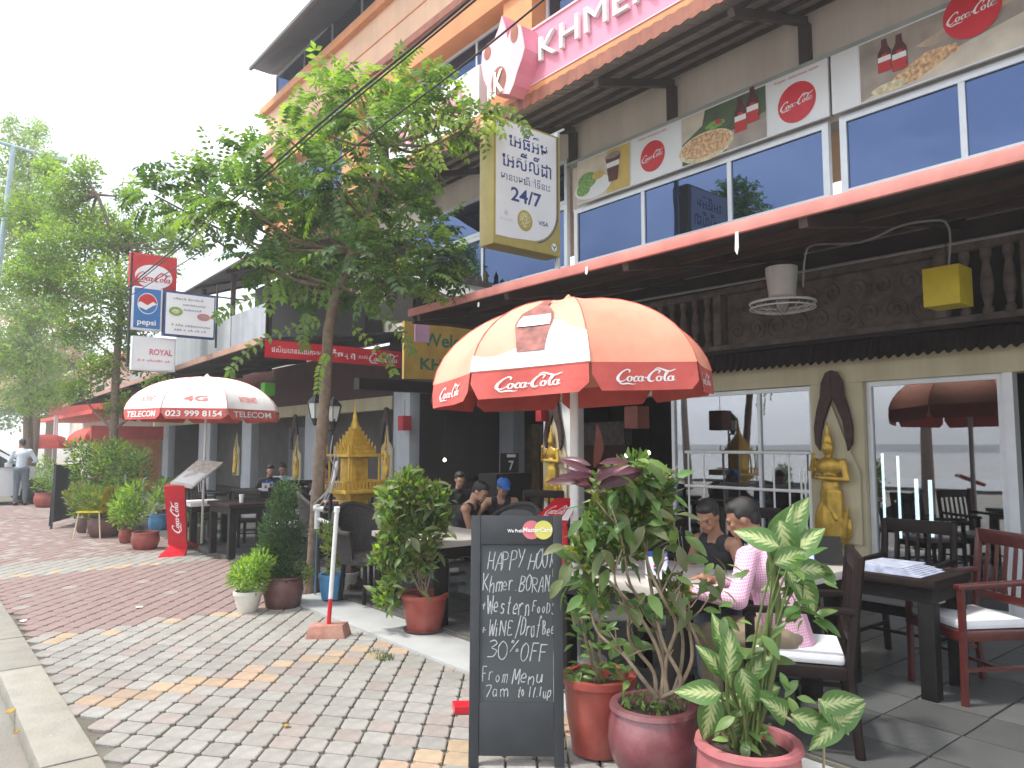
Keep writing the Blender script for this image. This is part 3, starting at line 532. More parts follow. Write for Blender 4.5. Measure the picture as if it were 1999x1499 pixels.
# --- advertising boards between windows and wall
def adboard(u0, u1, label):
    y1 = onx(u0, 400, 7.2).y; y0 = onx(u1, 300, 7.2).y
    t = thing('advertising_board', label, 'sign', (7.2, (y0 + y1) / 2, 5.2), group='advertising boards above the first floor windows')
    b = MB(); b.box((7.215, y0 + .01, 4.935), (7.25, y1 - .01, 5.56)); b.build('board', M['board'], t, bevel=.004); return t, y0, y1
def pic(t, y0, y1, z0, z1, shapes, bgm, x=7.2125):
    """flat print: background rectangle and shapes given in 0..1 picture coordinates (left is larger y)"""
    mats = [bgm] + sorted({s[0] for s in shapes}); b = MB(); X = lambda u: y1 - (y1 - y0) * u; Z = lambda v: z0 + (z1 - z0) * v
    b.quad((x, y1, z0), (x, y0, z0), (x, y0, z1), (x, y1, z1))
    for i, s in enumerate(shapes):
        b.mi = mats.index(s[0]); xx = x - .0012 * (i + 1)
        if s[1] == 'e': b.disc((xx, X(s[2]), Z(s[3])), (0, -(y1 - y0) * s[4], 0), (0, 0, (z1 - z0) * s[5]))
        else:
            vs = [(xx, X(u), Z(v)) for u, v in s[2]]; b.add(vs, [tuple(range(len(vs)))])
    b.build('printed_picture', [M[m_] if isinstance(m_, str) else m_ for m_ in mats], t)
def bottle(cx, z0, s=1, w_=.10):  # a cola bottle silhouette in picture units
    pr = [(0, .0), (.5, .0), (.5, .1), (.42, .28), (.5, .45), (.48, .58), (.22, .74), (.18, .96), (.0, .96)]
    body = [(cx + w_ * a, z0 + s * h) for a, h in pr[1:]] + [(cx - w_ * a, z0 + s * h) for a, h in pr[1:][::-1]]
    lab = [(cx - w_ * .46, z0 + .30 * s), (cx + w_ * .46, z0 + .30 * s), (cx + w_ * .46, z0 + .45 * s), (cx - w_ * .46, z0 + .45 * s)]
    return [('pr_cola', 'p', body), ('redpaint', 'p', [(u, z0 + (v - z0) * .55) for u, v in body]), ('letter', 'p', lab)]
def coke_disc(t, y0, y1, z0, z1, cu=.5, cv=.5, r=.2, x=7.21, txt=True):
    c = (x, y1 - (y1 - y0) * cu, z0 + (z1 - z0) * cv); b = MB(); b.disc(c, (0, -r, 0), (0, 0, r)); b.build('red_disc', M['cokered'], t)
    b = MB(); lay(b, LOGO, (x - .002, c[1] + r * .88, c[2] - r * .32), (0, -r * 1.76, r * .12), (0, 0, r * .55)); b.build('script_logo', M['letter'], t)
    if txt: b = MB(); lay(b, text2d('Super delicious with'), (x, c[1] + r * 1.15, z1 - .075), (0, -r * 2.3, 0), (0, 0, .035)); b.build('lettering', M['redpaint'], t)
t, a, c = adboard(1125, 1230, 'advertising board with salad plate and glass of cola, nearest the bank sign')
pic(t, a + .02, c - .02, 4.95, 5.54, [('pr_gold', 'p', [(.58, 0), (1, 0), (1, 1), (.58, 1)]), ('board', 'e', .3, .28, .36, .26), ('pr_leaf', 'e', .2, .48, .19, .2), ('pr_leaf', 'e', .12, .3, .14, .16), ('pr_gold', 'e', .42, .52, .12, .1), ('pr_cola', 'p', [(.62, .25), (.78, .25), (.84, .85), (.56, .85)]), ('letter', 'p', [(.585, .58), (.815, .58), (.825, .7), (.575, .7)]), ('pr_brown', 'e', .70, .85, .14, .07)], M['pr_cream'])
t, a, c = adboard(1230, 1330, 'white board with round red cola disc, second from the bank sign'); coke_disc(t, a, c, 4.935, 5.56, .45, .47, .2)
t, a, c = adboard(1330, 1500, 'advertising board with large round pizza and two cola bottles')
pic(t, a + .02, c - .02, 4.95, 5.54, [('pr_cream', 'p', [(0, 1), (.30, 1), (.26, .7), (0, .45)]), ('pr_brown', 'p', [(.55, 0), (1, 0), (1, .5), (.55, .35)]), ('pizza2', 'e', .3, .25, .34, .30), ('pizza', 'e', .3, .28, .30, .24), ('pr_leaf', 'e', .42, .62, .12, .08), ('redpaint', 'e', .46, .66, .04, .05)] + bottle(.72, .28, .72, .14) + bottle(.86, .38, .72, .14), M['pr_green'])
t, a, c = adboard(1500, 1622, 'white board with round red cola disc beside the double window post'); coke_disc(t, a, c, 4.935, 5.56, .5, .44, .22)
t, a, c = adboard(1628, 1684, 'blank white board between red disc board and wide pizza picture')
t, a, c = adboard(1684, 2120, 'wide advertising board with pizza slice, two cola bottles and red disc')
pic(t, a + .02, c - .02, 4.95, 5.54, [('pr_cream', 'p', [(0, 0), (1, 0), (1, .6), (.25, .2)]), ('pr_skin', 'p', [(.3, .6), (.8, 1), (.9, .8), (.38, .5)]), ('pizza', 'p', [(.10, .02), (.3, .05), (.52, .30), (.50, .42), (.36, .45), (.2, .25)]), ('pizza2', 'e', .16, .10, .10, .08), ('pr_brown', 'p', [(.5, .5), (.7, .55), (.72, .65), (.55, .62)])] + bottle(.14, .38, .58, .075) + bottle(.22, .32, .62, .08), M['pr_brown'])
coke_disc(t, a, c, 4.935, 5.56, .58, .78, .24, 7.2, False)
# --- lantern boxes, cards, fans and fittings under the canopies
def cardbox(x, y, z, sx, sy, sz, m, label, name='lantern_box'):
    t = thing(name, label, 'lantern', (x, y, z)); b = MB(); b.box((x - sx/2, y - sy/2, z - sz/2), (x + sx/2, y + sy/2, z + sz/2)); b.build('box', m, t, bevel=.004)
    b = MB(); b.tube([(x, y, z + sz/2), (x, y, z + sz/2 + .3)], .004, 5); b.build('string', M['cable'], t); return t
q = onx(1850, 562, 6.2); cardbox(q.x, q.y, q.z, .26, .26, .30, M['yellow'], 'yellow box lantern hanging under the canopy at right')
q = onx(790, 826, 6.95); cardbox(q.x, q.y, q.z, .18, .18, .26, M['redcard'], 'red box lantern hanging in front of the grey column')
q = onx(1057, 802, 7.05); cardbox(q.x, q.y, q.z, .12, .12, .30, M['redcard'], 'narrow red box lantern beside the white statue pillar')
q = ony(523, 760, 13.5); cardbox(q.x, q.y, q.z, .2, .2, .24, M['green'], 'bright green box lantern under the left awning')
q = ony(825, 646, 7.9); b = MB(); b.box((q.x - .11, q.y, q.z - .14), (q.x + .10, q.y + .01, q.z + .14)); b.build('pink_card', M['pinkcard'], label='pink paper card fixed at the corner of the mustard sign', cat='card')
q = atd(1243, 815, 8.5); cardbox(q.x, q.y, q.z, .2, .2, .25, mat('dim_orange_card', (.20, .06, .04), .7), 'dim orange box lantern in the dark behind the orange umbrella')
def orbit_fan(q, s, label, rz=0):
    t = thing('ceiling_fan', label, 'fan', (q.x, q.y, q.z), rz)
    b = MB(); b.lathe([(.15*s, .28*s), (.15*s, .22*s), (.125*s, .0), (.09*s, -.02*s)], n=20); local('bracket_cup', b, M['pvc'], t, 'auto')
    b = MB(); b.lathe([(.0, .02*s), (.05*s, .0), (.065*s, -.06*s), (.05*s, -.14*s), (.0, -.16*s)], n=16); local('motor', b, M['grey'], t, True)
    b = MB(); n = 32; b.tube([(.30*s*math.cos(2*math.pi*i/n), .30*s*math.sin(2*math.pi*i/n), -.07*s) for i in range(n+1)], .014*s, 6, False)
    b.tube([(.30*s*math.cos(2*math.pi*i/n), .30*s*math.sin(2*math.pi*i/n), -.12*s) for i in range(n+1)], .008*s, 6, False)
    for i in range(18): a = 2*math.pi*i/18; b.tube([(.05*s*math.cos(a), .05*s*math.sin(a), -.17*s), (.2*s*math.cos(a), .2*s*math.sin(a), -.15*s), (.3*s*math.cos(a), .3*s*math.sin(a), -.1*s)], .004*s, 4, False)
    local('guard_ring', b, M['pvc'], t, True)
    for k in range(3):
        a = 2*math.pi*k/3 + .4; b = MB(); c, s_ = math.cos(a), math.sin(a)
        b.add([(.05*s*c, .05*s*s_, -.1*s), (.27*s*math.cos(a-.35), .27*s*math.sin(a-.35), -.12*s), (.27*s*math.cos(a+.35), .27*s*math.sin(a+.35), -.08*s)], [(0,1,2)]); local('blade', b, M['grey'], t)
    return t
orbit_fan(onx(1527, 578, 6.0), .92, 'white orbit fan with ring guard hanging under the lower canopy')
orbit_fan(onx(865, 812, 8.6), .8, 'dim orbit fan in the dark cafe entrance')
b = MB(); b.tube(cr([onx(*p, X)[:] for *p, X in ((1568, 560, 6.0), (1572, 500, 5.9), (1590, 478, 5.85), (1680, 473, 5.7), (1760, 440, 5.6), (1830, 430, 5.7), (1850, 440, 5.9), (1855, 470, 6.1), (1852, 520, 6.2))], 5), .009, 6)
b.build('conduit_pipe', M['grey'], label='thin grey conduit looping under the lower canopy to the yellow lantern', cat='pipe')
b = MB(); b.tube([onx(*p, 6.5) for p in ((1000, 640), (1230, 590), (1400, 560), (1540, 535), (1999, 450))], .014, 8); b.build('conduit_pipe', M['grey'], label='long straight grey conduit pipe running under the lower canopy', cat='pipe')
for (u, v, l) in ((1438, 452, .16), (1145, 520, .07), (934, 590, .05)):
    q = onx(u, v, 4.28); b = MB(); b.prism([(q.x, q.y - .012, q.z), (q.x, q.y + .012, q.z), (q.x, q.y + .018, q.z - l * .8), (q.x, q.y, q.z - l), (q.x, q.y - .012, q.z - l * .7)], (.004, 0, 0))
    b.build('torn_tape', M['pvc'], label={1438: 'longest strip of white tape hanging from the pink fascia', 1145: 'short white tape scrap on the pink fascia above the umbrella', 934: 'tiny pale tag under the left end of the pink fascia'}[u], cat='tape')
# ================================================================= ENTRANCE AND LEFT RESTAURANT
ent = thing('entrance_roof', 'small grey gabled entrance roof with spiky temple style ridge between the canopies', 'roof', (6.2, 9, 3.7))
b = MB(); b.add([(5.7, 8.4, 3.62), (7.35, 8.4, 3.62), (7.35, 9.5, 4.12), (5.7, 9.5, 4.12), (5.7, 10.6, 3.62), (7.35, 10.6, 3.62)], [(0,1,2,3),(3,2,5,4)])
b.add([(5.7, 8.4, 3.58), (7.35, 8.4, 3.58), (7.35, 9.5, 4.08), (5.7, 9.5, 4.08), (5.7, 10.6, 3.58), (7.35, 10.6, 3.58)], [(3,2,1,0),(4,5,2,3)])
b.build('roof_slope', M['greyroof'], ent)
b = MB(); b.bar((5.6, 9.5, 4.13), (7.34, 9.5, 4.13), .12, .14); b.build('ridge_beam', mat('weathered_ridge', (.16, .14, .12), .8, .3, 12, .4), ent, bevel=.02)
for i in range(13):
    x = 5.66 + i * .13; h = .13 if i % 4 else .24; q = MB(); q.lathe([(.05, 0), (.035, h * .4), (.045, h * .5), (.012, h * .8), (0, h)], (x, 9.5, 4.195), 6); q.build('ridge_finial', mat('dark_gilded_finial', (.10, .07, .035), .7, .4, 20, .4), ent)
b = MB(); b.prism([(5.57, 9.5, 4.05), (5.57, 9.40, 4.20), (5.57, 9.5, 4.36), (5.57, 9.60, 4.20)], (.03, 0, 0)); b.build('gilded_tip', M['gold'], ent)
b = MB(); b.box((5.3, 8.62, 2.98), (7.15, 8.75, 3.60)); b.box((7.0, 8.1, 2.63), (7.42, 12.2, 3.6)); b.box((4.5, 8.60, 2.27), (7.19, 8.74, 2.42)); b.build('dark_boarding', M['darkwood'], ent)
ws = thing('welcome_sign', 'mustard welcome sign with dark green letters above the cafe entrance', 'sign', (6, 8.56, 2.8))
b = MB(); b.add([(5.13, 8.55, 2.44), (7.0, 8.55, 2.50), (7.0, 8.55, 3.20), (5.13, 8.55, 3.22), (5.13, 8.6, 2.44), (7.0, 8.6, 2.50), (7.0, 8.6, 3.20), (5.13, 8.6, 3.22)], [(3,2,1,0),(4,5,6,7),(0,1,5,4),(1,2,6,5),(2,3,7,6),(3,0,4,7)]); b.build('sign_board', M['signyellow'], ws)
b = MB(); lay(b, text2d('Welcome to', .02), (5.42, 8.545, 2.90), (1.45, 0, .03), (0, 0, .19)); lay(b, text2d('KHMER', .03), (5.38, 8.545, 2.58), (.9, 0, .0), (0, 0, .16)); lay(b, text2d('BORAN', .03), (6.4, 8.545, 2.58), (.5, 0, 0), (0, 0, .16)); b.build('lettering', M['signgreen'], ws)
# left restaurant
lr = thing('neighbour_restaurant', 'open fronted restaurant with dark awning, cream beam and pale columns at left', 'building', (7.2, 18, 0))
def awn(z0, x): return z0 + (x - 4.3) * .16
def slab_y(b, pts, y0, y1): b.prism([(x, y0, z) for x, z in pts], (0, y1 - y0, 0))
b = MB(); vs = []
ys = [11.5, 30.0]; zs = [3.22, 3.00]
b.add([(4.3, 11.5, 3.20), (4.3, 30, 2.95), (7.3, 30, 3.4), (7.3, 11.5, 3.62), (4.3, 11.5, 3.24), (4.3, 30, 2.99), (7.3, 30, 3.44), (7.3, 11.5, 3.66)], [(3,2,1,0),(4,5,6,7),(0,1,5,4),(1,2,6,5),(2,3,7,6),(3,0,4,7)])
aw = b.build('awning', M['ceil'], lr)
b = MB(); b.bar((4.28, 11.45, 3.20), (4.28, 30, 2.94), .04, .10); b.build('fascia', mat('faded_brown_fascia', (.42, .25, .19), .7, .15, 4), aw)
for i in range(9): q = MB(); y = 12.2 + i * 2.1; q.bar((4.34, y, 3.12 - i * .024), (7.2, y, 3.55 - i * .024), .05, .08); q.build('rafter', M['purlin'], aw)
b = MB(); b.box((7.2, 12.42, 2.24), (7.42, 30, 2.50)); b.build('beam', M['cream'], lr)
b = MB(); b.box((7.43, 12.42, 2.50), (7.6, 30, 3.55)); b.build('dark_boarding', M['maroon'], lr)
for (y0, y1) in ((15.35, 16.2), (19.6, 20.3), (23.0, 24.1), (27.5, 28.2)):
    b = MB(); b.box((7.12, y0, .05), (7.34, y1, 2.235)); b.build('column', M['column'], lr, bevel=.015)
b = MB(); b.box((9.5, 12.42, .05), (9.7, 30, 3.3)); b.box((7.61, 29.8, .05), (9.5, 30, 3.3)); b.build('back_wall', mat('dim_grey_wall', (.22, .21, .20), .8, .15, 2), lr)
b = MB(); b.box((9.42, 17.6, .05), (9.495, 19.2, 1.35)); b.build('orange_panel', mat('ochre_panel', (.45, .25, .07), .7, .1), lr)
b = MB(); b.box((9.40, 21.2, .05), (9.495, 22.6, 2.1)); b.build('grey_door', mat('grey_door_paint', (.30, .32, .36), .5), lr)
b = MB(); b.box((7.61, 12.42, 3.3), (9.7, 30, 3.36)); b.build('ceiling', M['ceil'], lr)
# upper part of the left restaurant: corrugated balcony, dark opening, shallow roof
b = MB(); y = 13.2
while y < 19.0: b.prism([(5.0, y, 3.36), (4.975, y + .05, 3.36), (5.0, y + .10, 3.36), (5.03, y + .05, 3.36)], (0, 0, .78)); y += .10
b.build('corrugated_balcony', M['bluewall'], lr)
b = MB(); b.box((5.06, 13.2, 3.36), (5.12, 19.0, 4.10)); b.box((6.9, 13.0, 3.66), (7.29, 19.0, 5.6)); b.build('upper_wall', M['darkwood'], lr)
for yy in (13.25, 15.1, 17.0, 18.9): q = MB(); q.box((5.0, yy - .04, 4.145), (5.08, yy + .04, 5.03)); q.build('post', M['purlin'], lr)
b = MB(); b.box((4.97, 15.0, 3.40), (4.99, 16.4, 4.12)); b.build('pale_panel', M['bluewall'], lr)
b = MB(); b.add([(4.8, 13.0, 5.06), (4.8, 19.1, 5.0), (7.3, 19.1, 5.9), (7.3, 13.0, 5.9), (4.8, 13.0, 5.10), (4.8, 19.1, 5.04), (7.3, 19.1, 5.94), (7.3, 13.0, 5.94)], [(3,2,1,0),(4,5,6,7),(0,1,5,4),(1,2,6,5),(2,3,7,6),(3,0,4,7)]); b.build('roof', M['darkroof'], lr)
for yy in (13.1, 15, 17, 19): q = MB(); q.bar((4.85, yy, 5.03), (7.2, yy, 5.84), .05, .07); q.build('rafter', M['purlin'], lr)
# building farther along the street
fb = thing('far_shop_building', 'low pale shop building far along the street behind the trees', 'building', (8, 36, 0))
b = MB(); b.box((7.2, 30.2, 0), (14, 48, 5.2)); b.build('wall', M['beige'], fb)
b = MB(); b.box((6.6, 30.1, 5.2), (14.2, 48.2, 5.45)); b.build('roof', M['cream'], fb)
for yy in (32, 35.5, 39, 43): b = MB(); b.box((7.14, yy, 3.0), (7.19, yy + 1.6, 4.4)); b.build('window', M['carglass'], fb)
b = MB(); b.box((5.2, 30.1, 2.7), (7.19, 44, 2.85)); b.build('awning', M['umb_far'], fb)
# red banner
rb = thing('red_cola_banner', 'red banner with white script and local lettering on the gable of the left awning', 'banner', (5.5, 11.4, 3))
b = MB(); nn = 18
for i in range(nn):
    x0, x1 = 4.32 + (6.78 - 4.32) * i / nn, 4.32 + (6.78 - 4.32) * (i + 1) / nn; y0, y1 = 11.40 + .012 * math.sin(i * 1.1), 11.40 + .012 * math.sin((i + 1) * 1.1)
    b.add([(x0, y0, 2.93), (x1, y1, 2.93), (x1, y1, 3.21), (x0, y0, 3.21)], [(0,1,2,3)]); b.add([(x0, y0 + .01, 2.93), (x1, y1 + .01, 2.93), (x1, y1 + .01, 3.21), (x0, y0 + .01, 3.21)], [(3,2,1,0)])
b.build('banner_sheet', M['cokered'], rb, smooth=True)
b = MB(); lay(b, text2d('\u1795\u179f\u17b7\u1799\u1794\u17b6\u1793\u178a\u17c2\u179b\u1780\u1798\u17d2\u1798'.replace('\u17d2\u1798', '\u1798'), .01), (4.42, 11.378, 3.02), (.82, 0, 0), (0, 0, .10)); lay(b, text2d('\u1780\u178f\u17c6\u1785\u179f\u17b6', .03), (5.32, 11.378, 3.0), (.55, 0, 0), (0, 0, .15)); lay(b, text2d('\u179a\u1794\u179f\u17cb'), (5.93, 11.378, 3.03), (.18, 0, 0), (0, 0, .07)); lay(b, LOGO, (6.13, 11.378, 2.96), (.58, 0, 0), (0, 0, .2)); b.build('lettering', M['letter'], rb)
# hanging signs on the left, facing the camera
def hangsign(name, label, x0, x1, y, z0, z1, face, framem='navy', d=.14):
    t = thing(name, label, 'sign', ((x0 + x1) / 2, y, z0)); b = MB(); b.box((x0, y, z0), (x1, y + d, z1)); b.build('sign_box', M[framem], t, bevel=.01)
    b = MB(); b.box((x0 + .03, y - .006, z0 + .03), (x1 - .03, y - .001, z1 - .03)); b.build('face', face, t); return t
def yp(t, y, shapes, x0, x1, z0, z1):
    mats = sorted({s[0] for s in shapes}); b = MB()
    for i, s in enumerate(shapes):
        b.mi = mats.index(s[0]); yy = y - .001 * (i + 1)
        if s[1] == 'e': b.disc((x0 + (x1-x0)*s[2], yy, z0 + (z1-z0)*s[3]), ((x1-x0)*s[4], 0, 0), (0, 0, (z1-z0)*s[5]))
        else: b.add([(x0 + (x1-x0)*u, yy, z0 + (z1-z0)*v) for u, v in s[2]], [tuple(range(len(s[2])))])
    b.build('printed_picture', [M[m_] if isinstance(m_, str) else m_ for m_ in mats], t)
t = hangsign('food_sign', 'dark framed white box sign with two food plates and small print', 3.47, 4.36, 14.0, 3.50, 4.30, M['board'])
yp(t, 13.992, [('pr_leaf', 'e', .2, .56, .14, .11), ('pizza2', 'e', .2, .56, .08, .05), ('mcred', 'e', .78, .48, .14, .09), ('pr_brown', 'e', .78, .48, .09, .05)], 3.5, 4.33, 3.53, 4.27)
def squiggle(b, x0, x1, y, z, h):   # print too small to read in the photograph: an uneven line of marks
    S = []; x = x0
    while x < x1: S.append([(x, 0, h*.2), (x + h*.25, h*ru(.5,1), h*.2), (x + h*.5, h*ru(0,.3), h*.2), (x + h*.7, h*ru(.3,.8), h*.18)]); x += h * (1.0 if rnd() < .8 else 1.6)
    vs, fs = strokes2d(S); b.add([(p[0], y, z + p[1]) for p in vs], fs)
b = MB()
for (z, a, c) in ((4.16, 3.62, 4.12), (4.06, 3.78, 4.16), (3.97, 3.8, 4.1), (3.68, 3.6, 4.25), (3.60, 3.65, 4.2)): squiggle(b, a, c, 13.985, z, .045)
b.build('lettering', mat('grey_print', (.25, .28, .34), .5), t)
t = hangsign('cola_globe_sign', 'blue sign with red white and blue round cola emblem beside the food sign', 2.95, 3.44, 14.0, 3.56, 4.32, M['blueprint'], 'alu')
sw = [(.5 + .34 * math.cos(a), .62 + .24 * math.sin(a)) for a in [i * math.pi / 14 for i in range(15)]]
yp(t, 13.992, [('board', 'e', .5, .62, .36, .26), ('redpaint', 'p', sw + [(.25, .66), (.5, .58), (.7, .68)]), ('blueprint', 'p', [(.5 + .34 * math.cos(a), .62 + .24 * math.sin(a)) for a in [math.pi + i * math.pi / 14 for i in range(2, 15)]] + [(.7, .58), (.45, .46), (.3, .5)])], 2.97, 3.42, 3.58, 4.30)
b = MB(); lay(b, text2d('pepsi', .02), (3.04, 13.985, 3.62), (.3, 0, 0), (0, 0, .12)); b.build('lettering', M['letter'], t)
t = hangsign('round_red_sign', 'faded red and white curved cola sign above the blue sign', 2.96, 3.74, 14.3, 4.36, 4.98, M['redpaint'], 'redpaint')
yp(t, 14.292, [('board', 'e', .5, .35, .40, .35)], 2.96, 3.74, 4.36, 4.98)
b = MB(); lay(b, LOGO, (3.05, 14.285, 4.45), (.6, 0, 0), (0, 0, .22)); b.build('script_logo', M['cokered'], t)
t = hangsign('white_notice_sign', 'white sign board with red capital letters below the blue cola sign', 3.0, 3.72, 14.1, 2.86, 3.46, M['board'], 'alu')
b = MB(); lay(b, text2d('ROYAL', .03), (3.28, 14.088, 3.14), (.38, 0, 0), (0, 0, .11)); squiggle(b, 3.1, 3.65, 14.088, 3.02, .045); b.build('lettering', M['mcred'], t)
b = MB(); b.tube([(4.4, 14.06, 3.35), (4.4, 14.06, 4.55)], .02, 6); b.tube([(3.0, 14.2, 4.34), (5.0, 14.2, 4.34)], .015, 6); b.tube([(2.93, 14.06, 2.9), (2.93, 14.06, 4.9)], .02, 6); b.build('sign_bracket', M['blackmetal'], label='black steel bracket carrying the group of hanging signs at left', cat='bracket')
# ================================================================= STATUES AND PANELS ON THE PILLARS
def ico(sub):
    bm = bmesh.new(); bmesh.ops.create_icosphere(bm, subdivisions=sub, radius=1); v = [x.co.copy() for x in bm.verts]; f = [[q.index for q in p.verts] for p in bm.faces]; bm.free(); return v, f
ICO = ico(2); ICO3 = ico(3)
def prims_mesh(prims, n=10):
    """prims: ('c', p, q, r0, r1) tapered capsule, ('e', centre, radii, rot) ellipsoid, ('b', a, b) box"""
    V = []; F = []
    def add(vs, fs):
        b = len(V); V.extend(vs); F.extend([[i + b for i in f] for f in fs])
    for p in prims:
        if p[0] == 'e':
            m = p[3] if len(p) > 3 and p[3] else Matrix.Identity(3)
            add([Vector(p[1]) + m @ Vector((v.x*p[2][0], v.y*p[2][1], v.z*p[2][2])) for v in ICO3[0]], ICO3[1])
        elif p[0] == 'c':
            a, c, r0, r1 = Vector(p[1]), Vector(p[2]), p[3], p[4]; d = (c - a)
            if d.length < 1e-5: continue
            d.normalize(); q = d.to_track_quat('Z', 'Y').to_matrix(); vs = []; fs = []; rings = []
            for k in range(4): t = -math.pi/2 + k * math.pi/2/3.5; rings.append((a, r0, t))
            for k in range(4): t = (k + .5) * math.pi/2/3.5; rings.append((c, r1, t))
            for (o, r, t) in rings:
                rr = max(r * math.cos(t), r * .03)
                for j in range(n): an = 2*math.pi*j/n; vs.append(o + q @ Vector((rr*math.cos(an), rr*math.sin(an), r*math.sin(t))))
            for i in range(len(rings) - 1):
                for j in range(n): fs.append([i*n+j, i*n+(j+1)%n, (i+1)*n+(j+1)%n, (i+1)*n+j])
            fs.append(list(range(n))[::-1]); fs.append(list(range((len(rings)-1)*n, len(rings)*n))); add(vs, fs)
    return V, F
def remeshed(name, prims, mats, parent, voxel=.01, smooth_it=2, mtx=None):
    V, F = prims_mesh(prims)
    if mtx: V = [mtx @ v for v in V]
    me = bpy.data.meshes.new('tmp'); me.from_pydata([tuple(v) for v in V], [], F); me.update()
    o = bpy.data.objects.new('tmp', me); COL.objects.link(o)
    r = o.modifiers.new('r', 'REMESH'); r.mode = 'VOXEL'; r.voxel_size = voxel; r.use_smooth_shade = True
    s = o.modifiers.new('s', 'SMOOTH'); s.iterations = smooth_it; s.factor = .5
    bpy.context.view_layer.update()
    m2 = bpy.data.meshes.new_from_object(o.evaluated_get(bpy.context.evaluated_depsgraph_get())); bpy.data.objects.remove(o); bpy.data.meshes.remove(me)
    m2.name = name; m2.materials.clear(); m2.materials.append(mats); m2.polygons.foreach_set('use_smooth', [True] * len(m2.polygons))
    o = bpy.data.objects.new(name, m2); COL.objects.link(o)
    if parent: o.parent = parent; o.matrix_parent_inverse = WM(parent).inverted()
    return o
def statue(label, x, y, z0, h, rz, pillarside):
    s = h / 1.06; t = thing('gold_statue', label, 'statue', (x, y, z0))
    P = [('c', (0,0,.02), (0,0,.42), .105, .10), ('e', (-.05,.05,.16), (.07,.09,.20)), ('e', (.06,-.06,.12), (.06,.09,.16)), ('c', (0,0,.42), (0,.01,.56), .085, .075),
         ('e', (0,.01,.66), (.075,.125,.09)), ('c', (0,.02,.72), (0,.02,.80), .035, .03), ('e', (-.01,.02,.83), (.055,.052,.07)), ('e', (-.06,.02,.82), (.015,.014,.02)),
         ('c', (0,.13,.70), (-.06,.17,.56), .035, .028), ('c', (-.06,.17,.56), (-.13,.11,.72), .026, .02), ('e', (-.14,.10,.75), (.02,.022,.035)),
         ('c', (0,-.11,.70), (-.03,-.15,.55), .036, .03), ('c', (-.03,-.15,.55), (-.13,.06,.56), .027, .022), ('e', (-.13,.08,.565), (.02,.03,.02)),
         ('c', (0,.02,.88), (0,.02,.93), .05, .035), ('c', (0,.02,.93), (0,.02,1.08), .03, .004), ('c', (-.02,-.10,.05), (-.02,-.15,.30), .03, .018), ('c', (-.06,0,.5), (-.06,-.02,.05), .02, .03), ('c', (-.07,.06,.42), (-.08,.04,.08), .014, .02)]
    P += [('c', (-.075,.06-.02*k,.50), (-.09,-.06+.03*k,.20-.05*k), .009, .009) for k in range(3)]
    m = Matrix.Translation((x, y, z0)) @ Matrix.Rotation(rz, 4, 'Z') @ Matrix.Scale(s, 4) @ Matrix.Diagonal((.62, 1.12, 1, 1))
    b = MB(); w_ = .24 * s; b.prism([(x + .05, y - w_, z0 - .02), (x + .05, y + w_, z0 - .02), (x + .05, y + w_, z0 + .62 * s), (x + .05, y + w_ * .55, z0 + .86 * s), (x + .05, y, z0 + 1.22 * s), (x + .05, y - w_ * .55, z0 + .86 * s), (x + .05, y - w_, z0 + .62 * s)], (.02, 0, 0)); b.build('backing_panel', M['cream'], t)
    remeshed('figure', P, M['gold'], t, .0085 * s, 1, m); return t
statue('large gold praying temple figure on the cream pillar between the two cafe windows', 7.11, 3.72, .62, 1.16, R(-8), 1)
statue('slimmer gold temple figure on the white pillar behind the umbrella pole', 7.08, 7.77, .78, 1.06, R(-8), 1)
# dark carved surrounds above the statues
def carved(yc, zt, s, label, xf=7.18):
    t = thing('carved_surround', label, 'carving', (xf, yc, zt - .8 * s))
    for sd in (1, -1):
        pts = [(0, 0), (-.07, -.02), (-.13, -.12), (-.15, -.26), (-.20, -.40), (-.235, -.56), (-.225, -.72), (-.17, -.79), (-.15, -.66), (-.12, -.50), (-.06, -.38), (0, -.27)]
        b = MB(); b.prism([(xf - .05, yc - sd * p[0] * s * .82, zt + p[1] * s) for p in pts], (.045, 0, 0)); b.build('carved_wing', mat('dark_carved_wood', (.06, .032, .028), .7, .4, 16, .6, 45), t, bevel=.008)
carved(3.70, 2.30, 1.02, 'dark carved flame shaped wood arch above the large gold figure'); carved(7.78, 2.25, .98, 'dark carved flame shaped wood arch behind the umbrella pole', 7.15)
def goldpanel(q, h, w_, label):
    t = thing('gold_relief_panel', label, 'panel', (q.x, q.y, q.z - h))
    n = [(-.5, 0), (.5, 0), (.5, .62), (.16, .74), (0, 1.0), (-.16, .74), (-.5, .62)]
    b = MB(); b.prism([(q.x, q.y + a * w_, q.z - h + c * h) for a, c in n], (.03, 0, 0)); b.build('board', M['cream'], t)
    P = [('c', (0,0,.08*h), (0,0,.42*h), .09*w_*2, .11*w_), ('e', (0,0,.5*h), (.03,.17*w_,.09*h)), ('e', (0,0,.63*h), (.03,.08*w_,.05*h)), ('c', (0,0,.66*h), (0,0,.9*h), .07*w_, .01), ('c', (0,.2*w_,.2*h), (0,.28*w_,.5*h), .03, .02), ('c', (0,-.2*w_,.2*h), (0,-.28*w_,.5*h), .03, .02)]
    remeshed('relief_figure', P, M['gold'], t, .016, 1, Matrix.Translation((q.x - .015, q.y, q.z - h)))
goldpanel(onx(755, 830, 7.05), 1.15, .40, 'gold figure panel left of the grey column by the shrine'); goldpanel(onx(580, 848, 7.05), 1.2, .45, 'gold figure panel behind the slim tree trunk, left of the lanterns')
goldpanel(onx(462, 845, 7.05), 1.15, .45, 'gold figure panel under the right side of the white umbrella'); goldpanel(onx(860, 848, 9.5), 1.25, .42, 'dim gold figure panel inside the entrance')
for i, (u, v, X) in enumerate(((752, 790, 7.08), (600, 790, 7.08))): pass
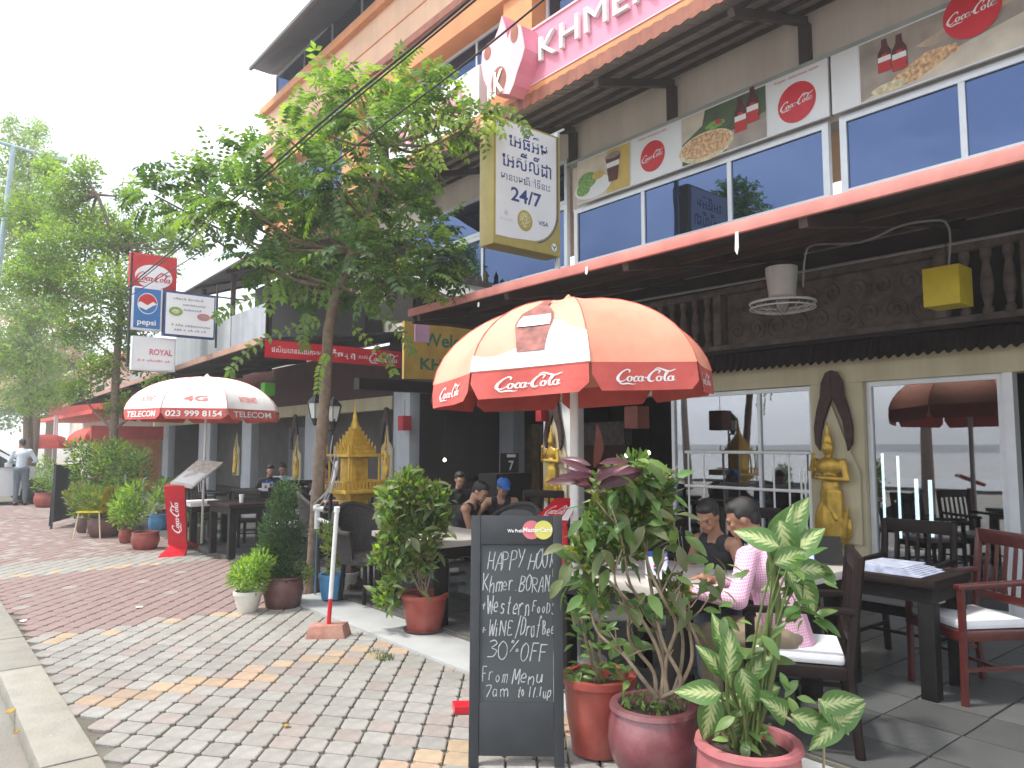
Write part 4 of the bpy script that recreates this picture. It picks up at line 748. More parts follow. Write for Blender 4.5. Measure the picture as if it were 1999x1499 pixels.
carved(12.45, 2.28, 1.0, 'dark carved arch above the gold panel beside the grey column', 7.12); carved(16.7, 2.28, 1.05, 'dark carved arch above the gold panel behind the slim trunk', 7.12)
# white bars added in place of a reflection in the cafe window, and lit tubes inside
t = thing('reflection_railing', 'white bars standing in for a reflection in the middle cafe window', 'railing', (6.95, 4.9, 0))
def q7(u, v): return onx(u, v, 6.95)
a, c = q7(1338, 882), q7(1582, 884); a2, c2 = q7(1338, 946), q7(1582, 962)
for (p, q) in ((a, c), (a2, c2)): b = MB(); z = (p.z + q.z) / 2; b.tube([(6.95, p.y, z), (6.95, q.y, z)], .017, 8); b.build('reflection_rail', M['white'], t)
for u in (1344, 1374, 1510, 1540, 1563, 1571, 1580): y_ = q7(u, 900).y; z1 = a.z - .01 if u < 1550 else 1.30; b = MB(); b.tube([(6.95, y_, .06), (6.95, y_, z1)], .011 if u != 1580 else .016, 6); b.build('baluster', M['white'], t)
for i, (u, v0, v1, lab) in enumerate(((1722, 885, 1045, 'leftmost'), (1752, 890, 1050, 'second'), (1788, 935, 1025, 'third'), (1815, 937, 1048, 'rightmost'))):
    p, q = onx(u, v0, 8.2), onx(u, v1, 8.2); t = thing('tube_lamp', f'{lab} of four lit vertical tube lamps behind the right cafe window', 'lamp', (8.2, p.y, q.z), group='lit tube lamps inside the cafe')
    b = MB(); b.tube([(8.2, p.y, q.z), (8.2, p.y, p.z)], .014 if i < 2 else .02, 6); b.build('tube', M['tube'], t)
# ================================================================= STREET FURNITURE AND DINING THINGS
# --- big cola umbrella
def umbrella(name, label, c, Rr, z_rim, z_top, seam_az, n, top_m, val_m, tilt=None, vh=.14, pole_r=.022, logo=None, polem='white', extra=None, base=True):
    t = thing(name, label, 'umbrella', (c[0], c[1], c[2]))
    H = z_top - z_rim
    # dome in local coordinates with the top of the pole at z_rim..z_top
    T = Matrix.Identity(4)
    if tilt: T = Matrix.Translation((0, 0, z_rim)) @ Matrix.Rotation(tilt[1], 4, Vector(tilt[0])) @ Matrix.Translation((0, 0, -z_rim))
    az = [seam_az + 2*math.pi*i/n for i in range(n + 1)]
    def surf(i, u, v, off=0):   # panel i, u 0..1 across, v 0..1 rim->top
        a = Vector((math.cos(az[i]), math.sin(az[i]), 0)); b_ = Vector((math.cos(az[i+1]), math.sin(az[i+1]), 0))
        th = (1 - v) * math.pi / 2 * .93; rr = math.sin(th) / math.sin(math.pi/2*.93); zz = (math.cos(th) - math.cos(math.pi/2*.93)) / (1 - math.cos(math.pi/2*.93))
        d = a.lerp(b_, u); sag = 1 - .05 * math.sin(math.pi * u) * math.sin(math.pi * min(1, v * 1.2 + .1))
        p = d * Rr * rr * (1 if True else 1) * sag; return T @ Vector((p.x + d.x * off, p.y + d.y * off, z_rim + H * zz * (1 - .02 * math.sin(math.pi * u)) + off))
    for i in range(n):
        b = MB(); nu, nv = 6, 9
        for off, fl in ((0, 0), (-.006, 1)):
            vs = [surf(i, x / nu, y / nv, off) for y in range(nv + 1) for x in range(nu + 1)]
            b.add(vs, [((y*(nu+1)+x), (y*(nu+1)+x+1), ((y+1)*(nu+1)+x+1), ((y+1)*(nu+1)+x)) for y in range(nv) for x in range(nu)])
        local('canopy_panel', b, M[top_m[i % len(top_m)]], t, True)
        b = MB(); b.tube([surf(i, 0, v, .001) for v in [k / 10 for k in range(11)]], .0035, 5); local('seam', b, M[val_m], t)
        def val(u, w_, off=0):
            p = surf(i, u, 0); d = Vector((math.cos(az[i]), math.sin(az[i]), 0)).lerp(Vector((math.cos(az[i+1]), math.sin(az[i+1]), 0)), u)
            rip = .012 * math.sin(u * 9 + i) * w_
            return p + d * (rip + off + .02 * w_) + Vector((0, 0, -w_ * vh))
        b = MB(); nu = 12
        def dep(u): e = min(u, 1 - u); return (1 - .35 * math.exp(-(e / .035) ** 2)) * (1 if e > .012 else .6)
        us = [.012 + .976 * k / nu for k in range(nu + 1)]
        for off in (0, -.004):
            vs = [val(u, w_ * dep(u), off) for w_ in (0, .35, .7, 1) for u in us]; b.add(vs, [(r*(nu+1)+k, r*(nu+1)+k+1, (r+1)*(nu+1)+k+1, (r+1)*(nu+1)+k) for r in range(3) for k in range(nu)])
        v_ = local('valance', b, M[val_m], t, True)
        if logo and i in logo:
            for (tt, u0, u1, w0, w1, mm) in logo[i]:
                b = MB(); 
                for off in (.006,): maplay(b, tt, lambda x, y: val(u0 + (u1 - u0) * x, w1 + (w0 - w1) * y, off))
                local('script_logo', b, M[mm], v_)
        if extra and i in extra:
            for q_, (tt, fn, mm) in enumerate(extra[i]):
                b = MB(); maplay(b, tt, lambda x, y: surf(i, *fn(x, y), .005 + .004 * q_)); local('printed_picture', b, M[mm], t)
    b = MB(); b.tube([T @ Vector((0, 0, z_top - .06)), T @ Vector((0, 0, z_rim - .1)), T @ Vector((0, 0, z_rim - .12)) * 1, (0, 0, .05)], pole_r, 12); local('pole', b, M[polem], t, True)
    b = MB(); q = T @ Vector((0, 0, z_top - .01)); b.lathe([(.05, 0), (.045, .02), (.015, .05), (0, .065)], q, 12); local('finial', b, M[top_m[0]], t, True)
    for i in range(n):
        b = MB(); b.tube([surf(i, 0, v, -.02) for v in (0, .3, .6, .85, 1)], .005, 5); b.tube([surf(i, 0, .5, -.02), T @ Vector((0, 0, z_rim + H * .28))], .004, 5); local('rib', b, M['grey'], t)
    if base: b = MB(); b.lathe([(.22, 0), (.22, .05), (.06, .08), (.04, .30), (0, .30)], n=20); local('base', b, M['conc'], t, 'auto')
    return t
def subdiv2d(pts, k=6):
    """fan-friendly fill: polygon as grid rows between left and right outline lists of equal length"""
    L_, R_ = pts; vs = []; fs = []; n = len(L_)
    for (a, c) in zip(L_, R_):
        for j in range(k + 1): vs.append((a[0] + (c[0] - a[0]) * j / k, a[1] + (c[1] - a[1]) * j / k))
    for i in range(n - 1):
        for j in range(k): fs.append((i*(k+1)+j, i*(k+1)+j+1, (i+1)*(k+1)+j+1, (i+1)*(k+1)+j))
    return vs, fs
camaz = math.atan2(-3.75, -3.65)
wave = subdiv2d(([(0, .0)] * 1 + [(x, 0) for x in [i / 16 for i in range(1, 17)]], [(i / 16, .20 + .10 * math.sin(i / 16 * 5.0 + .4) + (.10 if 2 < i < 9 else 0) * math.sin((i - 2) / 7 * math.pi)) for i in range(17)]), 4)
bl = [(.0, .0), (-.5, .02), (-.46, .2), (-.5, .42), (-.40, .62), (-.16, .80), (-.15, 1.0)]
bot = subdiv2d(([(a, h) for a, h in bl[1:]], [(-a, h) for a, h in bl[1:]]), 4)
lab = subdiv2d(([(-.48, 0), (-.5, .5), (-.46, 1)], [(.48, 0), (.5, .5), (.46, 1)]), 6)
ident = lambda x, y: (x, y)
def bfn(x, y): return (.44 + x * (.17 + .06 * y) + .05 * y, .24 + y * .46)
def sfn(x, y): return (.44 + x * .13 + .02, .26 + y * .22)
mat('faded_bottle_print', (.26, .09, .075), .7, .5, 14); M['faded_bottle_print'] = MATS['faded_bottle_print']
# panels are numbered anticlockwise seen from above starting at the seam facing the camera; seen from the camera, panel 0 is on the right
def flipx(t): return [(1 - x, y) for x, y in t[0]], t[1]
ex = {7: [(wave, lambda x, y: (1 - x, y * .95), 'umb_white'), (bot, lambda x, y: (1 - (.50 + x * (.24 + .42 * y) + .07 * y), .10 + y * .60), 'faded_bottle_print'), (lab, lambda x, y: (1 - (.525 + x * .36), .32 + y * .11), 'letter')]}
lg = {0: [(LOGO, .22, .78, .20, .80, 'letter')], 7: [(LOGO, .22, .78, .20, .80, 'letter')], 6: [(LOGO, .25, .75, .2, .8, 'letter')], 1: [(LOGO, .25, .75, .2, .8, 'letter')]}
rv = Vector((math.cos(camaz), math.sin(camaz), 0))
umbrella('cola_umbrella', 'large faded orange umbrella with white script logos on its red valance', (3.65, 3.78, .045), .99, 1.98, 2.53, camaz + R(6), 8, ['umb_or', 'umb_or', 'umb_or', 'umb_or', 'umb_or', 'umb_or', 'umb_sunlit', 'umb_sunlit'], 'umb_red', (rv, R(3.0)), .17, .030, lg, extra=ex)  # the two left panels get paler canvas: sunlight put into the colour
# --- white phone company umbrella
ca2 = math.atan2(-11.1, -3.35)
def sub_text(s): return text2d(s, .02)
lg2 = {}
for i in range(8): lg2[i] = [(sub_text('TELECOM'), .12, .88, .22, .78, 'letter')] if i % 2 == 0 else [(sub_text('023 999 8154'), .08, .92, .22, .78, 'letter')]
q = atd(400, 870, 11.2)
ex2 = {i: [(sub_text('4G') if i % 2 else sub_text('INTERNET'), (lambda x, y: (.3 + .4 * x, .12 + .1 * y)), 'umb_pink')] for i in range(8)}
umbrella('white_umbrella', 'white dome umbrella with red lettered valance beside the red menu stand', (q.x, q.y, .045), 1.12, 2.02, 2.54, ca2 + R(14), 8, ['umb_white'], 'umb_red', None, .15, .018, lg2, extra=ex2, base=False)
# --- far red umbrellas and red market tent
def far_umb(u, v, d, s, label, m='umb_far'):
    q = atd(u, v, d); return umbrella('red_umbrella', label, (q.x, q.y, 0), s, q.z - .45, q.z, .3, 8, [m, m, m, 'umb_white'], m, None, .12, .02, base=False)
far_umb(92, 848, 30, 1.0, 'small red and white umbrella far left above the white car'); far_umb(185, 835, 27, .95, 'half hidden red umbrella behind the potted hedge', 'umb_far')
tn = thing('red_tent', 'faded red fabric tent roof far down the street', 'tent', (5, 33, 0)); P = [atd(u, v, 31) for u, v in ((92, 790), (155, 780), (215, 770), (218, 805), (150, 812), (95, 810))]
b = MB()
b.prism([(p.x, p.y, p.z) for p in P], (1.8, -1.0, .15)); b.build('fabric_roof', M['umb_pink'], tn)
for p in (P[0], P[5], P[3]): b = MB(); b.tube([(p.x + .3, p.y - .1, 0), (p.x + .3, p.y - .1, p.z)], .05, 6); b.build('post', M['white'], tn)
q = atd(250, 850, 25); t = thing('orange_stall', 'orange and red stall panel behind the hedge of potted plants', 'stall', (q.x, q.y, 0)); b = MB(); b.box((q.x - 1.0, q.y, .0), (q.x + 1.0, q.y + .1, 1.75)); b.build('panel', M['orangebox'], t); b = MB(); b.box((q.x - 1.1, q.y - .05, 1.75), (q.x + 1.1, q.y + .15, 2.2)); b.build('fascia', M['umb_far'], t)
# --- happy hour chalkboard
def face_frame(p0, p1, lean):
    p0 = Vector(p0); p1 = Vector(p1); ex = (p1 - p0).normalized(); n = Vector((0, 0, 1)).cross(ex); n = -n if n.dot(Vector((-p0.x, -p0.y, 0))) < 0 else n
    ez = (Vector((0, 0, 1)) * math.cos(lean) - n * math.sin(lean)).normalized(); return ex, ez, ex.cross(ez)
bl_, br_ = onz(914, 1500), onz(1102, 1502); wd = (br_ - bl_).length; ex_, ez_, en_ = face_frame(bl_, br_, R(6))
nrm = ez_.cross(ex_); nrm = -nrm if nrm.dot(Vector((-bl_.x, -bl_.y, 0))) < 0 else nrm
cb = thing('happy_hour_chalkboard', 'tall charcoal A frame chalkboard reading HAPPY HOUR with two coloured discs at the top', 'sign board', tuple((bl_ + br_) / 2))
def BP(x, z, d=0): return bl_ + ex_ * x + ez_ * z + nrm * d
def bslab(x0, x1, z0, z1, d0, d1): 
    return [BP(x0,z0,d0),BP(x1,z0,d0),BP(x1,z0,d1),BP(x0,z0,d1),BP(x0,z1,d0),BP(x1,z1,d0),BP(x1,z1,d1),BP(x0,z1,d1)], [(0,3,2,1),(4,5,6,7),(0,1,5,4),(1,2,6,5),(2,3,7,6),(3,0,4,7)]
HB = 1.20
b = MB(); b.add(*bslab(0, .048, 0, HB, -.03, 0)); b.add(*bslab(wd - .048, wd, 0, HB, -.03, 0)); b.add(*bslab(.049, wd - .049, HB - .145, HB, -.03, -.001)); b.add(*bslab(.049, wd - .049, .055, .30, -.028, -.003)); b.build('frame', M['chalkframe'], cb, bevel=.003)
b = MB(); b.add(*bslab(.05, wd - .05, .301, HB - .146, -.022, -.010)); b.build('chalk_panel', M['chalkboard'], cb)
b = MB(); n = 10; b.prism([BP(wd*.5 + .085*math.cos(math.pi*i/n), HB + .001 + .03*math.sin(math.pi*i/n), -.028) for i in range(n+1)], nrm * .02); b.build('handle', M['chalkframe'], cb)
# rear frame of the A
b = MB()
for xx in (.02, wd - .02): b.bar(BP(xx, HB - .03, -.04), BP(xx, 0, -.04) - nrm * .45 + Vector((0, 0, .0)), .035, .02)
b.build('rear_leg', M['chalkframe'], cb)
rp_ = bl_ - nrm * .42; b = MB(); p = onz(888, 1398); b.prism([(p.x, p.y, .01), (p.x + .10, p.y - .08, .01), (p.x + .16, p.y + .02, .01), (p.x + .05, p.y + .10, .01)], (0, 0, .04)); b.build('red_stand_corner', M['cokered'], label='corner of a red stand base poking out behind the chalkboard', cat='base')
def bl_lay(b, t, x0, x1, z0, z1, d=.0015, skew=0): b.add([BP(x0 + (x1-x0)*x, z0 + (z1-z0)*y + skew*x, d) for x, y in t[0]], t[1])
# hand drawn chalk lettering, each glyph as strokes
GL = {'H':[[(0,0),(0,1)],[(.6,0),(.6,1)],[(0,.5),(.6,.5)]],'A':[[(0,0),(.3,1),(.62,0)],[(.12,.38),(.5,.38)]],'P':[[(0,0),(0,1)],[(0,1),(.5,.95),(.52,.6),(0,.5)]],'Y':[[(0,1),(.3,.5)],[(.62,1),(.2,0)]],'O':[[(.3,1),(.02,.7),(.05,.2),(.3,0),(.58,.25),(.58,.75),(.3,1)]],'U':[[(0,1),(.02,.3),(.28,0),(.55,.3),(.58,1)]],'R':[[(0,0),(0,1)],[(0,1),(.5,.9),(.45,.55),(0,.5)],[(.15,.5),(.58,0)]],
 'K':[[(0,0),(0,1)],[(.55,1),(0,.45)],[(.1,.5),(.58,0)]],'h':[[(0,0),(0,1)],[(0,.4),(.3,.6),(.45,.4),(.45,0)]],'m':[[(0,0),(0,.6)],[(0,.45),(.2,.6),(.3,.4),(.3,0)],[(.3,.45),(.5,.6),(.6,.4),(.6,0)]],'e':[[(.02,.3),(.45,.35),(.3,.62),(.05,.4),(.1,.08),(.45,.08)]],'r':[[(0,0),(0,.6)],[(0,.4),(.2,.6),(.4,.55)]],'.':[[(0,0),(.04,.04)]],'B':[[(0,0),(0,1)],[(0,1),(.45,.9),(.4,.6),(0,.52)],[(0,.52),(.52,.4),(.45,.05),(0,0)]],'N':[[(0,0),(0,1)],[(0,1),(.5,0)],[(.5,0),(.52,1)]],
 '+':[[(0,.4),(.4,.4)],[(.2,.6),(.2,.2)]],'w':[[(0,.7),(.1,0),(.3,.5),(.45,0),(.62,.7)]],'s':[[(.4,.55),(.1,.6),(.05,.4),(.4,.25),(.35,.02),(0,.05)]],'t':[[(.2,1),(.2,.1),(.4,.02)],[(0,.65),(.42,.68)]],'n':[[(0,0),(0,.6)],[(0,.4),(.25,.62),(.42,.4),(.42,0)]],'F':[[(0,0),(0,1)],[(0,1),(.5,1)],[(0,.55),(.4,.55)]],'D':[[(0,0),(0,1)],[(0,1),(.45,.8),(.45,.2),(0,0)]],'S':[[(.5,.9),(.2,1),(.02,.75),(.48,.4),(.3,.0),(0,.1)]],'o':[[(.22,.6),(.02,.35),(.2,.02),(.42,.3),(.22,.6)]],
 'W':[[(0,1),(.12,0),(.32,.7),(.5,0),(.66,1)]],'i':[[(0,0),(0,.6)],[(0,.8),(.02,.84)]],'E':[[(.45,.9),(.1,.95),(.05,.55),(.3,.5)],[(.05,.5),(.05,.05),(.5,.08)]],'/':[[(.0,-.15),(.45,1.1)]],'a':[[(.4,.5),(.15,.6),(.02,.3),(.15,.0),(.38,.2),(.4,.6)],[(.4,.6),(.42,0)]],'f':[[(.45,.9),(.2,1),(.18,-.15)],[(0,.5),(.4,.52)]],'3':[[(0,.9),(.3,1),(.5,.8),(.2,.55)],[(.2,.55),(.55,.4),(.4,.05),(0,.02)]],'0':[[(.3,1),(.02,.7),(.05,.2),(.3,0),(.58,.25),(.58,.75),(.3,1)]],'%':[[(.0,.0),(.5,1)],[(.05,.95),(0,.75),(.15,.75),(.1,.95)],[(.45,.25),(.4,.05),(.55,.05),(.5,.25)]],
 'M':[[(0,0),(.06,1),(.3,.3),(.55,1),(.62,0)]],'u':[[(0,.6),(.02,.1),(.3,.02),(.42,.6)],[(.42,.6),(.44,0)]],'7':[[(0,1),(.5,1),(.2,0)]],'1':[[(.2,1),(.2,0)]],'p':[[(0,.6),(0,-.3)],[(0,.5),(.3,.62),(.42,.3),(.2,0),(0,.1)]],' ':[]}
def chalk(s, x, z, h, wtot, d=-.0085, lw=.0052, parent=cb):
    tot = sum(.82 if c not in '.i ' else .42 for c in s); k = wtot / tot; b = MB(); S = []
    for c in s:
        sx = k * ru(.88, 1.1); jy_ = ru(-.09, .09) * h; sh_ = ru(.02, .22); hh_ = h * ru(.88, 1.1)
        for st in GL.get(c, []):
            jx, jz = ru(-.03, .03) * sx, jy_ + ru(-.03, .03) * h
            p = [(x + q[0] * sx * 1.05 + jx + sh_ * h * q[1], z + q[1] * hh_ + jz, lw * ru(.7, 1.2)) for q in st]
            if len(p) == 2: p = [p[0], ((p[0][0] + p[1][0]) / 2 + ru(-.002, .002), (p[0][1] + p[1][1]) / 2, lw), p[1]]
            S.append(p)
        x += k * (.82 if c not in '.i ' else .42)
    vs, fs = strokes2d(S); b.add([BP(q[0], q[1], d) for q in vs], fs); b.build('chalk_writing', M['chalk'], parent)
chalk('HAPPY HOUR', .085, .935, .088, .35); chalk('Khmer.BORAN', .062, .825, .08, .345); chalk('+Western', .055, .715, .085, .25); chalk('FooDS', .31, .722, .055, .12, lw=.0045); chalk('+WiNE', .055, .61, .075, .165); chalk('/Draf', .225, .61, .08, .13); chalk('Beer', .36, .615, .06, .085); chalk('30', .085, .505, .082, .105); chalk('%', .20, .535, .055, .05, lw=.004); chalk('OFF', .25, .495, .085, .14); chalk('From', .065, .395, .065, .125, lw=.004); chalk('Menu', .21, .385, .07, .16); chalk('7am', .075, .325, .055, .12, lw=.0045); chalk('to 11.1up', .235, .325, .05, .17, lw=.0045)
b = MB(); bl_lay(b, text2d('We Prefer', .02), .185, .275, HB - .085, HB - .068); b.build('lettering', M['letter'], cb)
def bdisc(x, z, r, m, d): b = MB(); b.disc(BP(x, z, d), ex_ * r, ez_ * r); b.build('disc', M[m], cb)
bdisc(wd - .155, HB - .072, .047, 'mcred', .002); bdisc(wd - .095, HB - .072, .047, 'mcyel', .0032)
b = MB(); bl_lay(b, text2d('MasterCard', .02), wd - .198, wd - .052, HB - .083, HB - .06, .0045); b.build('lettering', M['letter'], cb)
# --- far black A frame and red menu stand
q0, q1 = onz(100, 1033), onz(150, 1018); t = thing('far_chalkboard', 'black A frame board standing among potted plants at far left', 'sign board', tuple(q0))
tp = atd(125, 908, (q0 - CAMP).dot(FW) + .1); exx = (q1 - q0)
b = MB()
for off in (Vector((0, 0, 0)),): b.prism([q0 + Vector((0,0,.12)), q1 + Vector((0,0,.12)), q1 + Vector((.05, .25, 1.18)), q0 + Vector((.05, .25, 1.18))], (.02, .02, 0))
b.build('board', M['chalkframe'], t)
for a_, w_ in ((q0, .04), (q1, .04), (q0 + Vector((.05, .6, 0)), .03), (q1 + Vector((.05, .6, 0)), .03)): b = MB(); b.bar(a_, (q0 if (a_ - q0).length < (a_ - q1).length else q1) + Vector((.05, .25, 1.2)), w_); b.build('leg', M['chalkframe'], t)
b = MB(); 
for k in range(4): b.bar(q0.lerp(q1, .2) + Vector((.03, .2, .95 - k * .13)) - Vector((.01,.02,0)), q0.lerp(q1, .8) + Vector((.03, .2, 1.0 - k * .13)) - Vector((.01,.02,0)), .012, .02)
b.build('writing', M['chalk'], t)
ms = thing('menu_stand', 'red curved menu stand with white vertical script and tilted menu top', 'menu stand', tuple(onz(340, 1085)))
f0, f1 = onz(308, 1095), onz(358, 1100); 
def at_(u, v, d): return atd(u, v, d)
D0 = 10.35
prof = [((305, 1090), (355, 1100), 10.2), ((330, 1066), (366, 1066), 10.5), ((328, 1062), (364, 1062), 10.52), ((324, 1000), (362, 1000), 10.45), ((320, 950), (360, 948), 10.4), ((322, 946), (366, 944), 10.5)]
b = MB(); Ls = [at_(*p[0], p[2]) for p in prof]; Rs = [at_(*p[1], p[2] + .1) for p in prof]
for P_ in (Ls, Rs): pass
vs = []
for a_, c_ in zip(Ls, Rs): vs += [a_, c_]
th = Vector((.03, .045, 0)); b.add(vs, [(2*i, 2*i+1, 2*i+3, 2*i+2) for i in range(len(prof)-1)]); b.add([v + th for v in vs], [(2*i+2, 2*i+3, 2*i+1, 2*i) for i in range(len(prof)-1)])
for i in range(len(prof)-1):
    for s in (0, 1): b.add([vs[2*i+s], vs[2*i+2+s], vs[2*i+2+s] + th, vs[2*i+s] + th], [(0,1,2,3)])
b.build('curved_column', M['cokered'], ms)
bk = onz(400, 1070); fr_ = onz(366, 1060, .12); b = MB(); b.prism([fr_, fr_ + Vector((-.2, .2, 0)), bk + Vector((-.2, .2, 0)), bk], (0, 0, .03)); b.build('rear_foot', M['cokered'], ms)
b = MB(); A_, B_, C_, D_ = at_(332, 942, 10.5), at_(376, 950, 10.5), at_(436, 902, 10.95), at_(387, 897, 10.95); b.prism([A_, B_, C_, D_], (.0, .01, -.03)); b.build('menu_top', mat('menu_print_sheet', (.62, .56, .52), .4, .25, 18), ms)
b = MB(); b.prism([A_ + (B_-A_)*.08 + (D_-A_)*.06 + Vector((0,0,.004)), B_ + (A_-B_)*.08 + (C_-B_)*.06 + Vector((0,0,.004)), B_ + (A_-B_)*.08 + (C_-B_)*.5 + Vector((0,0,.004)), A_ + (B_-A_)*.08 + (D_-A_)*.5 + Vector((0,0,.004))], (0, 0, .002)); b.build('menu_page', M['board'], ms)
lo_, hi_ = at_(336, 1040, 10.44), at_(332, 978, 10.40); wv = at_(358, 1010, 10.44) - at_(334, 1010, 10.44); nr_ = Vector((-.04, -.05, .0)); b = MB(); o_ = lo_ + wv * .95 + nr_; eh = -(wv * .85); b.add([o_ + (hi_ - lo_) * x + eh * y for x, y in LOGO[0]], LOGO[1]); b.build('script_logo', M['letter'], ms)
# --- yellow chair
yc = thing('yellow_chair', 'yellow cafe chair with pale metal legs standing alone on the pavement', 'chair', tuple(onz(182, 1050)), R(-38))
b = MB(); b.box((-.2, -.2, .43), (.2, .2, .455)); local('seat', b, M['yellow'], yc, bevel=.01)
b = MB(); b.add([(.17,-.19,.47),(.17,.19,.47),(.22,.18,.70),(.27,.17,.86),(.27,-.17,.86),(.22,-.18,.70)], [(0,1,2,5),(5,2,3,4)]); b.add([(p[0]+.02,p[1],p[2]) for p in b.v], [(5,2,1,0),(4,3,2,5)]); local('backrest', b, M['yellow'], yc)
for sx in (-1, 1):
    for sy in (-1, 1): b = MB(); b.tube([(sx*.17, sy*.17, .43), (sx*.22, sy*.2, 0)], .011, 6); local('leg', b, mat('pale_yellow_metal', (.62, .56, .36), .4), yc)
# --- tables and chairs
def dine_table(loc, rz, sx, sy, h, label, top='tabletop', leg='blackwood', group=None, lw=.09, th=.05):
    t = thing('dining_table', label, 'table', loc, rz, group)
    b = MB(); b.box((-sx/2, -sy/2, h-th), (sx/2, sy/2, h)); local('table_top', b, M[top], t, bevel=.006)
    b = MB(); b.box((-sx/2+.03, -sy/2+.03, h-th-.09), (sx/2-.03, sy/2-.03, h-th-.002)); local('apron', b, M[leg], t)
    for ax in (-1, 1):
        for ay in (-1, 1): b = MB(); x, y = ax*(sx/2-.07), ay*(sy/2-.07); b.box((x-lw/2, y-lw/2, 0), (x+lw/2, y+lw/2, h-th-.092)); local('leg', b, M[leg], t, bevel=.004)
    return t
FZ = .058
TB = {}
dine_table((3.88, 5.78, FZ), 0, .80, 1.15, .69, 'pale topped table with chunky black legs behind the bushy red pot')
dine_table((3.62, 3.02, FZ), R(0), .85, 1.0, .72, 'pale topped table where the two young men sit behind the plants')
dine_table((4.5, 2.65, FZ), 0, .62, .66, .72, 'pale topped table with a blue and white napkin box, in front of the gold figure')
dine_table((4.98, 2.33, FZ), 0, .55, .95, .70, 'dark wood table covered with papers by the right cafe window', top='darkwood')
dine_table((3.75, 10.4, FZ), 0, .8, .9, .72, 'dark table nearest the white umbrella pole', top='darkwood')
dine_table((4.9, 12.6, FZ), 0, .8, 1.4, .74, 'dark table with white and blue dishes where two people sit at the back left', top='darkwood')
dine_table((3.7, 12.2, FZ), 0, .6, .8, .62, 'low white topped table behind the red menu stand', top='white')
dine_table((5.5, 7.5, FZ), 0, .9, .9, .73, 'dark table behind the shrine at the cafe entrance', top='darkwood')
dine_table((5.3, 6.15, FZ), 0, .8, .9, .72, 'dark table where the man in the vest leans on his arms', top='darkwood')
def wood_chair(label, loc, rz, wood='darkwood', cush='cushion', arms=True, group=None, hb=.95):
    t = thing('wooden_chair', label, 'chair', loc, rz, group); W = M[wood]
    b = MB(); b.box((-.22, -.22, .42), (.22, .22, .47)); s = local('cushion', b, M[cush], t, bevel=.02)
    b = MB(); b.box((-.25, -.24, .36), (.25, .24, .418)); local('seat_frame', b, W, t, bevel=.004)
    for sx in (-1, 1):
        b = MB(); b.tube([(sx*.235, -.225, 0), (sx*.235, -.22, .36), (sx*.235, -.22, .66 if arms else .36)], .024, 6); local('front_leg', b, W, t, 'auto')
        b = MB(); b.tube([(sx*.235, .27, 0), (sx*.235, .235, .4), (sx*.235, .30, hb)], .024, 6); local('rear_leg', b, W, t, 'auto')
        if arms: b = MB(); b.bar((sx*.235, -.25, .67), (sx*.235, .27, .69), .05, .03); local('armrest', b, W, t, bevel=.006)
    b = MB(); b.bar((-.235, .295, hb - .04), (.235, .295, hb - .04), .03, .09); local('back_rail', b, W, t, bevel=.004); b = MB(); b.bar((-.235, .25, .55), (.235, .25, .55), .025, .05); local('back_rail', b, W, t, bevel=.004)
    for k in range(5): b = MB(); x = -.15 + .075*k; b.bar((x, .252, .57), (x, .29, hb - .08), .022, .014); local('slat', b, W, t)
    for p_, q_ in (((-.235, -.22, .2), (-.235, .25, .2)), ((.235, -.22, .2), (.235, .25, .2)), ((-.235, 0, .2), (.235, 0, .2))): b = MB(); b.bar(p_, q_, .02); local('stretcher', b, W, t)
    return t
wc = wood_chair('glossy red brown armchair with white cushion at the right edge', (5.12, 1.84, FZ), R(-122), 'redwood')
wc2 = wood_chair('dark armchair with white cushion under the young man in the pink checked shirt', (3.78, 1.95, FZ), R(-155))
place_copy(wc2, (4.72, 3.40, FZ), R(20), 'dark chair under the man in the black top')
place_copy(wc2, (5.42, 2.35, FZ), R(-90), 'dark chair with pale cushion behind the paper covered table')
place_copy(wc2, (5.5, 3.6, FZ), R(-60), 'dark empty chair in front of the white reflection bars')
place_copy(wc2, (5.75, 6.6, FZ), R(-60), 'dark chair of the man in the vest in the cafe entrance')
place_copy(wc2, (4.2, 11.2, FZ), R(-120), 'dark chair at the table by the white umbrella pole, seat towards the street'); place_copy(wc2, (4.4, 9.9, FZ), R(-70), 'dark chair beside the blue green shrub in the left dining area')
place_copy(wc2, (5.7, 12.5, FZ), R(-90), 'dark chair on the wall side of the back left table'); place_copy(wc2, (4.2, 13.4, FZ), R(40), 'dark chair at the far end of the back left table')
place_copy(wc2, (4.85, 11.4, FZ), R(170), 'dark chair at the near end of the back left table'); place_copy(wc2, (5.4, 10.6, FZ), R(-80), 'dark chair in the shade under the red banner'); place_copy(wc2, (4.05, 9.6, FZ), R(150), 'dark chair just right of the white umbrella pole')
place_copy(wc2, (7.8, 10.2, FZ), R(30), 'dim chair deep inside the cafe entrance')
